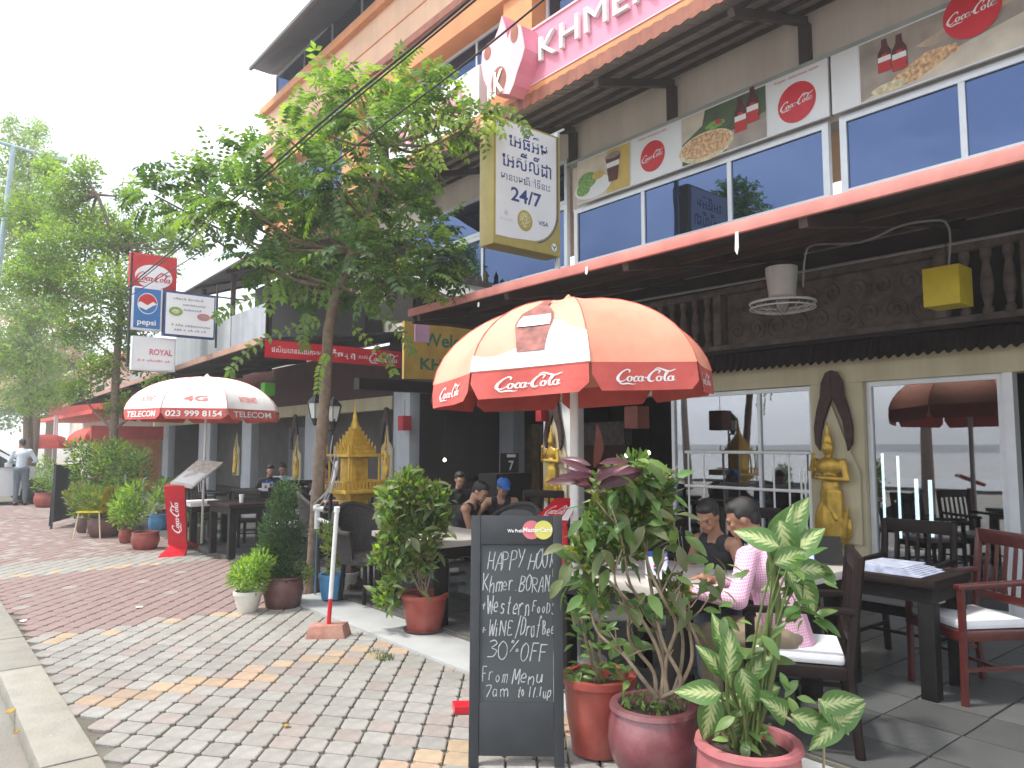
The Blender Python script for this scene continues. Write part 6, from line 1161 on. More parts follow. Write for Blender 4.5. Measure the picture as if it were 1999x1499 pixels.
def variegated():
    m = bpy.data.materials.new('variegated_leaf'); m.use_nodes = True; t = m.node_tree; N = t.nodes.new; L = t.links.new; p = t.nodes['Principled BSDF']; p.inputs['Roughness'].default_value = .4
    uv = N('ShaderNodeUVMap'); sp = N('ShaderNodeSeparateXYZ'); L(uv.outputs[0], sp.inputs[0])
    a = N('ShaderNodeMath'); a.operation = 'SUBTRACT'; a.inputs[1].default_value = .5; L(sp.outputs[0], a.inputs[0]); ab = N('ShaderNodeMath'); ab.operation = 'ABSOLUTE'; L(a.outputs[0], ab.inputs[0])
    # herringbone streaks along the side veins
    k = N('ShaderNodeMath'); k.operation = 'MULTIPLY_ADD'; k.inputs[1].default_value = -.75; L(ab.outputs[0], k.inputs[0]); L(sp.outputs[1], k.inputs[2])
    mu = N('ShaderNodeMath'); mu.operation = 'MULTIPLY'; mu.inputs[1].default_value = 42; L(k.outputs[0], mu.inputs[0]); sn = N('ShaderNodeMath'); sn.operation = 'SINE'; L(mu.outputs[0], sn.inputs[0])
    nz = N('ShaderNodeTexNoise'); nz.inputs['Scale'].default_value = 9; L(uv.outputs[0], nz.inputs['Vector'])
    s1 = N('ShaderNodeMath'); s1.operation = 'MULTIPLY_ADD'; s1.inputs[1].default_value = .09; s1.inputs[2].default_value = .10; L(sn.outputs[0], s1.inputs[0]); s2 = N('ShaderNodeMath'); s2.operation = 'MULTIPLY_ADD'; s2.inputs[1].default_value = .30; L(nz.outputs['Fac'], s2.inputs[0]); L(s1.outputs[0], s2.inputs[2])
    s3 = N('ShaderNodeMath'); s3.operation = 'SUBTRACT'; L(s2.outputs[0], s3.inputs[0]); L(ab.outputs[0], s3.inputs[1]); mr = N('ShaderNodeMapRange'); mr.inputs[1].default_value = .0; mr.inputs[2].default_value = .20; L(s3.outputs[0], mr.inputs[0])
    mxx = N('ShaderNodeMixRGB'); mxx.inputs[1].default_value = (.10, .21, .05, 1); mxx.inputs[2].default_value = (.52, .60, .28, 1); L(mr.outputs[0], mxx.inputs[0]); L(mxx.outputs[0], p.inputs['Base Color'])
    tr = N('ShaderNodeBsdfTranslucent'); L(mxx.outputs[0], tr.inputs[0]); ms = N('ShaderNodeMixShader'); ms.inputs[0].default_value = .35; L(p.outputs[0], ms.inputs[1]); L(tr.outputs[0], ms.inputs[2]); L(ms.outputs[0], t.nodes['Material Output'].inputs[0]); return m
VAR = variegated()
glossleaf = mat('glossy_green_leaf', (.10, .185, .05), .42, .3, 9, .15, 30, leaf=.28, rand=.25); brightl = mat('fresh_green_leaf', (.17, .29, .08), .45, .3, 9, leaf=.35, rand=.2); oldl = mat('old_dusty_leaf', (.17, .20, .09), .5, .35, 9, leaf=.25, rand=.25)
LM = {'var': leaf_mesh('leaf', .22, .135, VAR, .22, .45, 8, .85), 'gl': leaf_mesh('leaf', .10, .05, glossleaf, .2, .3, 6), 'br': leaf_mesh('leaf', .095, .048, brightl, .2, .3, 6), 'old': leaf_mesh('leaf', .115, .056, oldl, .25, .4, 6), 'cord': leaf_mesh('leaf', .26, .07, mat('purple_red_cordyline_leaf', (.11, .035, .05), .35, .35, 8, leaf=.3, rand=.3), .3, .3), 'small': leaf_mesh('leaf', .07, .033, brightl, .2, .3, 5), 'strap': leaf_mesh('leaf', .26, .028, M['leaf_mid'], .2, .7), 'palm': leaf_mesh('leaf', .34, .05, M['leaf_mid'], .2, .6)}
def put_leaf(parent, key, p, d, up=None, sc=1, name='leaf'):
    d = Vector(d).normalized(); up = up or Vector((0, 0, 1)); x = d.cross(up); x = x.normalized() if x.length > .02 else Vector((1, 0, 0)); z = x.cross(d)
    mt = Matrix((( x.x, d.x, z.x, p[0]), (x.y, d.y, z.y, p[1]), (x.z, d.z, z.z, p[2]), (0, 0, 0, 1))) @ Matrix.Scale(sc, 4)
    o = bpy.data.objects.new(name, LM[key]); COL.objects.link(o); o.parent = parent; o.matrix_basis = parent.matrix_basis.inverted() @ mt; return o
def wbuild(b, name, m, t, smooth=True): o = b.build(name, m, t, smooth=smooth); return o
RTs = RT
def leafball(t, pts, d, ms, leaf, dens, spread, shape=.35):
    lv = MB()
    for (u, v, r) in pts:
        rad = r / FPX * d; c = atd(u, v, d)
        for k in range(int(dens * r * r / 100)): o = rvec(); p = c + o * rad * rnd() ** .5; lv.mi = random.randrange(len(ms)); leaf_quad(lv, p, o + Vector((0, 0, .6)) + rvec() * .5, rvec(), leaf * ru(.6, 1.2), leaf * shape)
    q = lv.build('foliage', [M[m] for m in ms], t); q['kind'] = 'stuff'; return q
# P2: woody shrub in the big purple pot (world coordinates via the camera plane at depth d)
def potplant(name, label, loc, cat='potted plant'): return thing(name, label, cat, loc)
pq = atd(1278, 1499, 3.42); px, py = pq.x, pq.y
t = potplant('potted_shrub', 'tangled woody shrub in a large round purple brown pot right of the chalkboard', (px, py, .02))
pot(t, belly(.13, .215, .185, .34), M['pot_purple'], soil_z=.29, sr=.155)
b = MB(); tw = []
stems = [((1290,1365),(1295,1280),(1270,1200),(1230,1140),(1215,1060),(1190,980)), ((1300,1365),(1300,1290),(1320,1220),(1290,1160),(1265,1100),(1250,1020),(1235,960)), ((1285,1365),(1250,1320),(1215,1275),(1165,1230),(1150,1150),(1175,1090)), ((1310,1365),(1330,1300),(1330,1230),(1300,1180),(1285,1120),(1300,1080)), ((1305,1362),(1285,1270),(1240,1190),(1195,1140),(1165,1120)), ((1315,1362),(1350,1290),(1345,1220),(1345,1150)), ((1280,1365),(1275,1310),(1230,1250),(1225,1190),(1200,1130),(1215,1070)), ((1320,1362),(1400,1340),(1370,1270),(1340,1200),(1335,1160)), ((1290,1362),(1330,1330),(1290,1240),(1260,1060),(1275,960),(1250,920))]
for i, s in enumerate(stems):
    P = cr([tuple(atd(u, v, 3.42 + .10 * math.sin(i * 2.1 + j) * j / 4)) for j, (u, v) in enumerate(s)], 5); k = len(P); b.tube(P, [.0115 * (1 - .68 * a / k) for a in range(k)], 6); tw.append([Vector(p) for p in P])
    for q in range(4):
        a = Vector(P[int(k * ru(.3, .95))]); e = a + (RT * ru(-.12, .12) + UP * ru(.03, .16) + FW * ru(-.1, .1)); b.tube([a, a.lerp(e, .5) + rvec() * .01, e], [.005, .004, .002], 5); tw.append([a, a.lerp(e, .5), e])
wbuild(b, 'woody_stem', M['twig'], t)
nl = 0
for (u, v, r, n) in ((1190,960,40,18),(1240,930,45,20),(1290,925,35,14),(1180,1020,42,16),(1240,1010,45,18),(1290,990,40,14),(1150,1085,42,16),(1110,1060,24,6),(1210,1080,38,12),(1310,1070,30,6),(1370,1160,38,10),(1300,1140,38,12),(1320,1190,34,8),(1240,1180,34,8),(1160,1160,36,8),(1390,1100,22,4),(1120,1150,30,7),(1240,1240,28,6),(1440,1120,24,4),(1320,1040,30,6),(1265,960,26,6)):
    for k in range(n):
        if nl >= 290: break
        p = atd(u + ru(-r, r), v + ru(-r, r) * .8, 3.42 + ru(-.16, .2)); d = RT * ru(-1, 1) + UP * ru(-.9, .35) + FW * ru(-.9, .4); put_leaf(t, random.choice(('gl', 'gl', 'br', 'old')), p, d, Vector((ru(-.4, .4), ru(-.4, .4), 1)) - FW * ru(0, .9), ru(.75, 1.35)); nl += 1
leafball(t, [(1190, 960, 38), (1240, 930, 40), (1280, 950, 34), (1175, 1020, 42), (1240, 1010, 44), (1285, 1000, 30), (1150, 1080, 38), (1215, 1070, 34), (1310, 1160, 34), (1160, 1160, 26)], 3.45, ['leaf_mid', 'leaf_dark', 'leaf_olive'], .062, 8, 0, .5)
gr = MB(); c0 = Vector((px, py, .33))
for k in range(140): a = ru(0, 6.28); r_ = .16 * math.sqrt(rnd()); leaf_quad(gr, c0 + Vector((r_*math.cos(a), r_*math.sin(a), ru(-.01, .05))), rvec() + Vector((0,0,1)), rvec(), ru(.02, .05), .014)
q = gr.build('ground_cover', M['leaf_mid'], t); q['kind'] = 'stuff'
# cordyline beside it
pc = atd(1170, 1478, 3.75); t = potplant('potted_plant', 'tall red pot with green plant and purple spears just right of the chalkboard', (pc.x, pc.y, .02))
pot(t, taper(.135, .175, .37), M['pot_red'], soil_z=.31, sr=.15)
b = MB()
for e, n in ((atd(1185, 905, 4.0), 'c'), (atd(1150, 1250, 3.75), 'g'), (atd(1180, 1290, 3.75), 'g'), (atd(1130, 1180, 3.75), 'g')): s0 = Vector((pc.x + ru(-.04,.04), pc.y + ru(-.04,.04), .33)); b.tube(cr([tuple(s0), tuple(s0.lerp(e, .5) + rvec() * .03), tuple(e)], 4), .008, 6)
wbuild(b, 'stem', M['twig'], t)
for k in range(17):
    a = k * 2.4; p = atd(1160 + 10 * math.cos(a), 905 + k * 3.5, 3.3); put_leaf(t, 'cord', p, RT * math.cos(a) * 1.0 + UP * ru(-.1, 1.0) + FW * math.sin(a) * .4, -FW + Vector((0, 0, .5)) + rvec() * .4, ru(.5, .85))
for (u, v, r, n) in ((1150,1240,34,26),(1180,1290,36,26),(1140,1310,30,18),(1120,1190,26,12),(1200,1330,28,14),(1165,1180,26,10),(1150,1120,26,10)):
    for k in range(n): put_leaf(t, random.choice(('small', 'br', 'gl')), atd(u + ru(-r, r), v + ru(-r, r), 3.75 + ru(-.1, .1)), RT * ru(-1, 1) + UP * ru(-.3, .9) + FW * ru(-.8, .2), Vector((ru(-.4,.4), ru(-.4,.4), 1)) - FW * .5, ru(.6, 1.0))
# P3: dieffenbachia in the pink pot
pd = atd(1462, 1500, 3.08); t = potplant('potted_dieffenbachia', 'dieffenbachia with big cream streaked leaves in a faded pink pot at the bottom', (pd.x, pd.y, .02))
pot(t, belly(.15, .215, .20, .31), M['pot_pink'], soil_z=.26, sr=.17)
b = MB(); D = 3.05; base3 = Vector((pd.x, pd.y, .27))
LV = [((1482,1048),(-.9,.45)), ((1525,1025),(.25,1.0)), ((1550,1085),(.8,.3)), ((1515,1105),(-.4,-.6)), ((1560,1140),(.6,-.7)), ((1590,1110),(1,.1)), ((1555,1010),(.7,.9)), ((1565,1060),(.7,.8)), ((1535,1070),(.1,-.9)), ((1580,1165),(.5,-1)),
 ((1395,1290),(-.5,.9)), ((1430,1270),(.2,1)), ((1425,1310),(.5,-.6)), ((1462,1350),(.2,-.9)), ((1385,1405),(-.3,-.9)), ((1400,1375),(.5,.5)), ((1500,1345),(.9,.2)), ((1365,1350),(-1,.1)), ((1440,1400),(.4,.8)), ((1480,1300),(.5,.9)), ((1410,1240),(-.1,1))]
for (u, v), (dx, dy) in LV:
    p = atd(u, v, D + ru(-.14, .12)); s_ = ru(.66, .92) * (1.12 if v < 1100 else .95); dd_ = (RT * dx + UP * dy - FW * ru(-.1, .5)).normalized(); p = p - dd_ * .11 * s_; put_leaf(t, 'var', p, dd_, -FW + Vector((0, 0, .5)) + RT * ru(-.5, .5), s_)
    s0 = base3 + Vector((ru(-.06,.06), ru(-.06,.06), 0)); b.tube(cr([tuple(s0), tuple(s0.lerp(p, .6) + Vector((0, 0, .02)) + rvec() * .02), tuple(p)], 4), [.008, .008, .007, .007, .006, .005, .004, .004, .003], 6)
b.tube(cr([tuple(base3), tuple(atd(1500, 1350, D)), tuple(atd(1520, 1200, D)), tuple(atd(1500, 1060, D))], 5), .014, 7)
wbuild(b, 'stem', M['stemgreen'], t)
for (u, v, r, n) in ((1565,1180,36,18),(1545,1130,30,10),(1585,1110,26,8),(1470,1270,36,10),(1430,1200,26,4),(1460,1400,50,18),(1530,1340,30,8),(1440,1420,40,10)):
    for k in range(n): put_leaf(t, random.choice(('gl', 'br', 'small')), atd(u + ru(-r, r), v + ru(-r, r), D + ru(-.1, .15)), RT * ru(-1, 1) + UP * ru(-.7, .6) + FW * ru(-.8, .2), Vector((ru(-.4,.4), ru(-.4,.4), 1)) - FW * .5, ru(.8, 1.2))
pe = atd(1605, 1480, 3.1); t = potplant('low_dieffenbachia', 'few loose cream and green leaves rising low in front of the dark chair leg', (pe.x, pe.y, .05), 'plant')
b = MB()
for (u, v), (dx, dy) in (((1535, 1400), (-.2, .3)), ((1600, 1375), (.9, .25)), ((1640, 1400), (-.5, -.3)), ((1615, 1420), (.6, .5)), ((1545, 1395), (.9, -.2)), ((1600, 1365), (.6, -.5))):
    p = atd(u, v, 3.0); put_leaf(t, 'var', p, RT * dx + UP * dy - FW * .35, -FW + Vector((0, 0, .4)) + RT * ru(-.4, .4), .8); b.tube([(pe.x, pe.y, .05), atd(1608, 1445, 3.05), p], .006, 6)
wbuild(b, 'stem', mat('pale_stem', (.42, .38, .22), .6), t)
# P4: red pot with bushy shrub
random.seed(44)
def bush(t, pts, d, keys, spread, stems_from=None):
    b = MB()
    for (u, v, r, n) in pts:
        c = atd(u, v, d)
        if stems_from: b.tube(cr([tuple(stems_from), tuple(Vector(stems_from).lerp(c, .5) + rvec() * .04), tuple(c)], 4), .007, 5)
        for k in range(n): put_leaf(t, random.choice(keys), atd(u + ru(-r, r), v + ru(-r, r), d + ru(-spread, spread)), RT * ru(-1, 1) + UP * ru(-.6, .6) + FW * ru(-.9, .2), Vector((ru(-.5,.5), ru(-.5,.5), 1)) - FW * ru(0, .6), ru(.8, 1.3))
    if stems_from: wbuild(b, 'stem', M['twig'], t)
p4 = atd(828, 1232, 6.3); p4 = onz(828, 1230, .03); d4 = (p4 - CAMP).dot(FW)
t = potplant('potted_shrub', 'bushy green shrub in a red pot beside the pale table', (p4.x, p4.y, .03)); pot(t, taper(.135, .185, .30), M['pot_red'], soil_z=.24, sr=.15); b = MB(); b.lathe([(.16, 0), (.175, .02), (.0, .02)], n=24); local('saucer', b, M['pot_dark'], t)
bush(t, [(800,960,44,30),(760,980,30,16),(845,970,36,20),(790,1020,44,26),(840,1030,40,20),(770,1060,34,18),(820,1080,40,20),(775,1100,30,14),(820,1130,26,8),(755,1165,24,10)], d4, ['br', 'gl', 'old', 'small'], .2, (p4.x, p4.y, .28))
leafball(t, [(800, 955, 36), (765, 975, 28), (845, 975, 30), (780, 1020, 38), (838, 1035, 32), (765, 1065, 32), (825, 1085, 30), (775, 1110, 26), (756, 1165, 24), (795, 940, 24), (862, 1010, 18), (740, 1090, 18)], d4, ['leaf_mid', 'leaf_bright', 'leaf_olive', 'leaf_dark'], .075, 24, 0, .5)
# P5 white pot, P6 dark pots with conifer shrub, buckets
p = onz(483, 1195); t = potplant('potted_plant', 'small bright green plant in a white plastic pot on the pavers', (p.x, p.y, .0)); pot(t, taper(.08, .125, .20, .01, .012), M['pot_white'], soil_z=.16, sr=.10); leafball(t, [(485, 1120, 34), (510, 1100, 24), (465, 1130, 18), (500, 1135, 22)], (p - CAMP).dot(FW), ['leaf_bright', 'leaf_mid'], .06, 45, 0)
p = onz(552, 1185); dd = (p - CAMP).dot(FW); t = potplant('potted_conifer', 'tall dense blue green conifer in a dark brown pot left of the slim trunk', (p.x, p.y, .0)); pot(t, belly(.14, .19, .16, .30), M['pot_dark'], soil_z=.25, sr=.14)
leafball(t, [(560, 960, 26), (552, 990, 32), (545, 1030, 38), (548, 1070, 40), (560, 1100, 36), (540, 1060, 34), (575, 1040, 26), (555, 1130, 30)], dd, ['leaf_blue', 'leaf_dark'], .045, 75, 0, .3)
p = onz(500, 1172); t = potplant('potted_plant', 'fresh green spiky plant between the white pot and the dark pot', (p.x + .25, p.y + .1, .0)); pot(t, belly(.10, .13, .11, .2), M['pot_dark'], soil_z=.17, sr=.09); leafball(t, [(520, 1090, 28), (540, 1110, 26), (575, 1135, 20), (590, 1115, 16), (530, 1070, 18)], dd + .1, ['leaf_bright', 'leaf_mid'], .07, 40, 0, .25)
p = onz(648, 1167, .05); t = potplant('potted_plant', 'blue plastic bucket with a thin green plant beside the trunk', (p.x, p.y, .045)); pot(t, taper(.10, .125, .24, .008, .01), M['pot_blue'], soil_z=.2, sr=.1); leafball(t, [(650, 1070, 20), (640, 1040, 18), (665, 1085, 18), (655, 1110, 16)], (p - CAMP).dot(FW), ['leaf_olive', 'leaf_mid'], .07, 28, 0, .3)
p = onz(680, 1150, .05); t = potplant('potted_plant', 'small dusty white pot with green plant right of the blue bucket', (p.x, p.y, .045)); pot(t, taper(.07, .10, .18), M['pot_white'], soil_z=.14, sr=.07); leafball(t, [(682, 1075, 20), (678, 1050, 16), (690, 1095, 16)], (p - CAMP).dot(FW), ['leaf_mid', 'leaf_bright'], .07, 32, 0, .3)
p = onz(870, 1165, .05); t = thing('grey_stool', 'small pale grey plastic step stool under the table', 'stool', (p.x + .1, p.y, .045)); b = MB(); b.box((-.16, -.1, .3), (.16, .1, .33)); local('seat', b, M['grey'], t)
for sx in (-.14, .14): b = MB(); b.box((sx - .015, -.1, 0), (sx + .015, .1, .299)); local('leg', b, M['grey'], t)
b = MB(); b.box((-.12, -.02, .1), (.12, .02, .13)); b.box((-.12, -.02, .2), (.12, .02, .23)); local('bar', b, M['grey'], t)
# --- hedge of potted plants at the left
def far_pot(label, u, vb, pr, h, m, ball, ms, leaf=.08, dens=42, sh=.35, z=0, name='potted_plant'):
    p = onz(u, vb, z); d = (p - CAMP).dot(FW); t = potplant(name, label, (p.x, p.y, z)); r = pr / FPX * d
    pot(t, belly(r * .7, r, r * .88, h), M[m], soil_z=h - .05, sr=r * .7); leafball(t, [(a, b_ - 4, r_ * 1.18) for a, b_, r_ in ball], d, ms, leaf, max(dens, 30), 0, sh); return t
far_pot('wide brown bowl pot with small flowers nearest the red menu stand', 283, 1072, 26, .26, 'pot_red', [(250, 1010, 20), (270, 1000, 18), (240, 985, 20), (262, 960, 16)], ['leaf_bright', 'leaf_mid'], .09)
far_pot('blue bucket pot left of the red menu stand', 308, 1040, 18, .32, 'pot_blue', [(305, 980, 16), (310, 960, 12), (300, 990, 12)], ['leaf_mid', 'leaf_bright'], .14, 16, .2)
far_pot('grey green pot standing behind the foot of the menu stand', 383, 1068, 17, .30, 'pot_green', [(385, 1010, 14), (392, 1020, 10)], ['leaf_dark', 'leaf_mid'], .08)
far_pot('large dark bowl pot behind the yellow chair', 203, 1048, 30, .34, 'pot_dark', [(170, 985, 28), (200, 990, 28), (225, 980, 22), (150, 970, 18)], ['leaf_mid', 'leaf_olive'], .10)
far_pot('terracotta pot between the yellow chair and the brown bowl', 246, 1060, 14, .22, 'pot_red', [(238, 1010, 20), (255, 990, 18), (228, 1000, 14)], ['leaf_bright', 'leaf_mid'], .08)
far_pot('red brown pot with bushy plant beside the white car', 92, 990, 24, .36, 'pot_red', [(95, 930, 20), (80, 945, 16), (108, 950, 18), (92, 910, 14)], ['leaf_mid', 'leaf_bright'], .10)
far_pot('tall leafy hedge plant right behind the black A frame', 185, 1032, 20, .3, 'pot_dark', [(165, 905, 26), (195, 890, 26), (175, 935, 28), (210, 920, 28), (240, 900, 26), (150, 880, 16), (225, 880, 20), (190, 960, 24)], ['leaf_mid', 'leaf_bright', 'leaf_dark'], .10, 28)
far_pot('dense green hedge plant in the middle of the potted row', 245, 1035, 20, .3, 'pot_dark', [(235, 940, 28), (250, 965, 26), (265, 930, 26), (225, 970, 22), (270, 900, 22)], ['leaf_mid', 'leaf_dark'], .10, 28)
far_pot('silvery drooping shrub beside the black A frame', 165, 1040, 16, .25, 'pot_dark', [(165, 985, 20), (155, 960, 14), (172, 1000, 16)], ['leaf_olive', 'leaf_dark'], .08)
p = onz(325, 1025); dd = (p - CAMP).dot(FW); t = potplant('potted_palm', 'small fan of arching bright palm leaves left of the tilted menu', (p.x, p.y, 0)); pot(t, taper(.14, .18, .3), M['pot_dark'], soil_z=.24, sr=.15)
b = MB(); c = atd(322, 945, dd); b.tube([(p.x, p.y, .25), c], .02, 6); wbuild(b, 'stem', M['bark'], t)
for k in range(20): a = k * 2.4; e = c + Vector((0, 0, 0)); put_leaf(t, 'palm', e, RT * math.cos(a) + UP * ru(.3, 1.3) + FW * math.sin(a), None, ru(.8, 1.2) * 1.25)
for (u, v0, v1, lab) in ((243, 925, 1010, 'thin white stake'), (278, 935, 1010, 'shorter pale stake')): b = MB(); b.tube([atd(u, v1, 13.6), atd(u + 2, v0, 13.6), atd(u + 8, v0 - 2, 13.6)], .018, 6); b.build('plant_stake', M['pvc'], label=lab + ' with bent top standing in the potted hedge', cat='stake')
# orchid-like white flowers hanging in the tree
t = thing('hanging_flowers', 'cluster of white blossoms hanging in the slim tree crown', 'flowers', tuple(atd(722, 550, 7.5))); lv = MB()
for k in range(170): p = atd(722 + random.gauss(0, 17), 552 + random.gauss(0, 22), 7.45 + ru(-.12, .12)); leaf_quad(lv, p, rvec(), rvec(), .035, .022)
lv.build('petals', mat('white_petal', (.72, .68, .72), .6, .1, 20, leaf=.3), t, kind='stuff')
# ================================================================= PEOPLE
def ik(a, c, l1, l2, pole):
    d = c - a; L_ = min(d.length, l1 + l2 - .005); c = a + d.normalized() * L_; x = (l1*l1 - l2*l2 + L_*L_) / (2*L_); h = math.sqrt(max(l1*l1 - x*x, 0)); u = d.normalized(); p = pole - u * pole.dot(u); return a + u * x + p.normalized() * h, c
def hand_prims(w_, d, up, s=1, curl=.5):
    d = d.normalized(); side = d.cross(up).normalized(); up = side.cross(d).normalized(); P = [('c', w_, w_ + d*.07*s, .026*s, .032*s), ('e', w_ + d*.06*s, (.036*s, .036*s, .02*s), Matrix((side, d, up)).transposed())]
    for i, (o, l) in enumerate(((-.027, .065), (-.009, .075), (.009, .072), (.027, .055))):
        a = w_ + d*.085*s + side*o*s; m = a + (d - up*curl*.5).normalized()*l*.5*s; e = m + (d - up*curl*1.4).normalized()*l*.55*s; P += [('c', a - d*.01*s, m, .0095*s, .009*s), ('c', m, e, .009*s, .0075*s)]
    a = w_ + d*.03*s - side*.03*s; P += [('c', a, a + (d*.6 - side*.9 - up*.3).normalized()*.035*s, .012*s, .0105*s), ('c', a + (d*.6 - side*.9 - up*.3).normalized()*.035*s, a + (d*.6 - side*.9 - up*.3).normalized()*.03*s + (d - up*.3).normalized()*.035*s, .0105*s, .009*s)]
    return P
def person(label, loc, face, shirt='tank', shirt_m='black', skin='skin', trousers='denim', lean=.12, side=0, head=(0, 0), hands=((-.18, .38, .78), (.18, .38, .78)), vox=.0095, sc=1.0, seat=.47, stand=False, cap=None, legs=None, head_at=None):
    if head_at is not None:
        h_ = Vector((side*1.15, lean*1.4 + .02, (.95 if stand else seat + .10) + .66)); sc = max(.86, min(1.12, (head_at.z - loc[2]) / h_.z)); o_ = Matrix.Rotation(face, 3, 'Z') @ h_ * sc; loc = (head_at.x - o_.x, head_at.y - o_.y, loc[2])
    t = thing('person', label, 'person', loc, 0)
    mt = Matrix.Translation(loc) @ Matrix.Rotation(face, 4, 'Z') @ Matrix.Scale(sc, 4); V = Vector
    pel = V((0, 0, .95 if stand else seat + .10)); sp = V((side*.4, lean*.45, .22)); ch = pel + V((side*.8, lean*.8, .36)); nk = pel + V((side, lean*1.15, .50)); spine = pel + sp
    yaw, pitch = head; HR = Matrix.Rotation(yaw, 3, 'Z') @ Matrix.Rotation(-pitch, 3, 'X'); hc = nk + V((side*.15, lean*.25, .075)) + HR @ V((0, .022, .085))
    shl, shr = nk + V((-.17, -.01, -.055)), nk + V((.17, -.01, -.055))
    hips = (pel + V((-.09, 0, -.02)), pel + V((.09, 0, -.02)))
    if stand: kn = (V((-.10, .02, .50)), V((.10, .03, .50))); ft = (V((-.10, -.02, .08)), V((.11, 0, .08)))
    else: kn = (V((-.12, .42, seat + .06)), V((.12, .42, seat + .06))); ft = (V((-.12, .40, .08)), V((.12, .36, .08)))
    B = [('e', pel, (.155, .11, .11)), ('c', pel, spine, .125, .115), ('c', spine, ch, .115, .12), ('e', ch + V((0, 0, .01)), (.165, .105, .13)), ('c', shl, shr, .058, .058), ('c', ch + V((0,0,.08)), nk, .075, .055), ('c', nk + V((0,0,-.02)), nk + V((0, .01, .06)) + (hc - nk) * .3, .052, .05)]
    for k in (0, 1):
        B += [('c', hips[k], kn[k], .088, .058), ('c', kn[k], ft[k], .056, .036), ('c', ft[k] + V((0, -.03, -.03)), ft[k] + V((0, .15, -.045)), .036, .03)]
    # head
    e = lambda c, r: ('e', hc + HR @ V(c), r, HR)
    B += [e((0, -.008, .028), (.074, .092, .088)), e((0, .022, -.038), (.056, .066, .062)), e((0, .062, -.082), (.028, .026, .022)), e((0, .088, -.012), (.011, .014, .022)), e((0, .098, -.026), (.016, .013, .010)), e((0, .085, .022), (.05, .012, .010)), e((-.03, .078, -.055), (.018, .012, .014)), e((.03, .078, -.055), (.018, .012, .014)), e((0, .090, -.052), (.022, .009, .006)), e((0, .086, -.062), (.019, .009, .006)), e((-.036, .072, -.012), (.022, .014, .013)), e((.036, .072, -.012), (.022, .014, .013)), e((-.076, .0, -.005), (.010, .018, .028)), e((.076, .0, -.005), (.010, .018, .028))]
    arms = []
    for k, (s, h) in enumerate(((shl, hands[0]), (shr, hands[1]))):
        el, hd = ik(s, V(h), .29, .26, V(((-.9, .9)[k], -.5, -.9))); B += [('c', s, el, .05, .038), ('c', el, hd, .039, .025)] + hand_prims(hd, (hd - el), V((0, 0, 1)), .95, .6); arms.append((s, el, hd))
    remeshed('body', B, M[skin], t, vox, 2, mt)
    # eyes and brows
    bd = MB()
    for sx in (-.031, .031):
        for (c, r) in (((sx, .0835, .003), (.012, .0045, .0045)), ((sx, .087, .024), (.018, .004, .0035))):
            R_ = HR; bd.add([mt @ (hc + R_ @ V((c[0] + v.x*r[0], c[1] + v.y*r[1], c[2] + v.z*r[2]))) for v in ICO[0]], ICO[1])
    bd.build('eye_and_brow', M['hair'], t, smooth=True)
    # hair
    Hh = [e((0, -.022, .044), (.081, .090, .086)), e((0, .02, .078), (.066, .06, .045)), e((0, -.055, .0), (.066, .05, .07)), e((-.066, -.005, .035), (.016, .04, .035)), e((.066, -.005, .035), (.016, .04, .035))]
    if cap: remeshed('cap', [e((0, -.012, .055), (.088, .10, .075)), e((0, .09, .055), (.06, .06, .012))], M[cap], t, vox, 1, mt); Hh = Hh[:1] + Hh[2:]
    remeshed('hair', Hh, M['hair'], t, vox * .9, 1, mt)
    # clothes
    if shirt:
        g = .014
        T = [('c', pel + V((0,0,.05 if stand else -.02)), spine, (.118 if stand else .135)+g, .118+g), ('c', spine, ch, .116+g, .118+g), ('e', ch + V((0,0,.0)), (.165+g, .105+g, .128+g))]
        if shirt == 'tank': T += [('c', nk + V((-.085, 0, -.05)), ch + V((-.06, 0, 0)), .064, .105), ('c', nk + V((.085, 0, -.05)), ch + V((.06, 0, 0)), .064, .105)]
        else:
            T += [('c', shl, shr, .068, .068), ('c', ch + V((0,0,.07)), nk + V((0, 0, -.01)), .085, .066)]
            for (s, el, hd) in arms:
                if shirt == 'tee': T += [('c', s, s.lerp(el, .62), .066, .062)]
                else: T += [('c', s, el, .066, .056), ('c', el, el.lerp(hd, .86), .056, .04)]
        remeshed('shirt', T, M[shirt_m] if isinstance(shirt_m, str) else shirt_m, t, vox, 2, mt)
    T = [('e', pel + V((0,0,-.01)), (.172, .13, .12))]
    for k in (0, 1): T += [('c', hips[k], kn[k], .104, .076), ('c', kn[k], kn[k].lerp(ft[k], .82), .076, .06)]
    remeshed('trousers', T, M[trousers], t, vox * 1.2, 2, mt)
    b = MB()
    for k in (0, 1): 
        f = ft[k]; remeshed('shoe', [('c', f + V((0,-.03,-.035)), f + V((0,.16,-.048)), .044, .036)], M['black'], t, vox * 1.2, 1, mt)
    return t
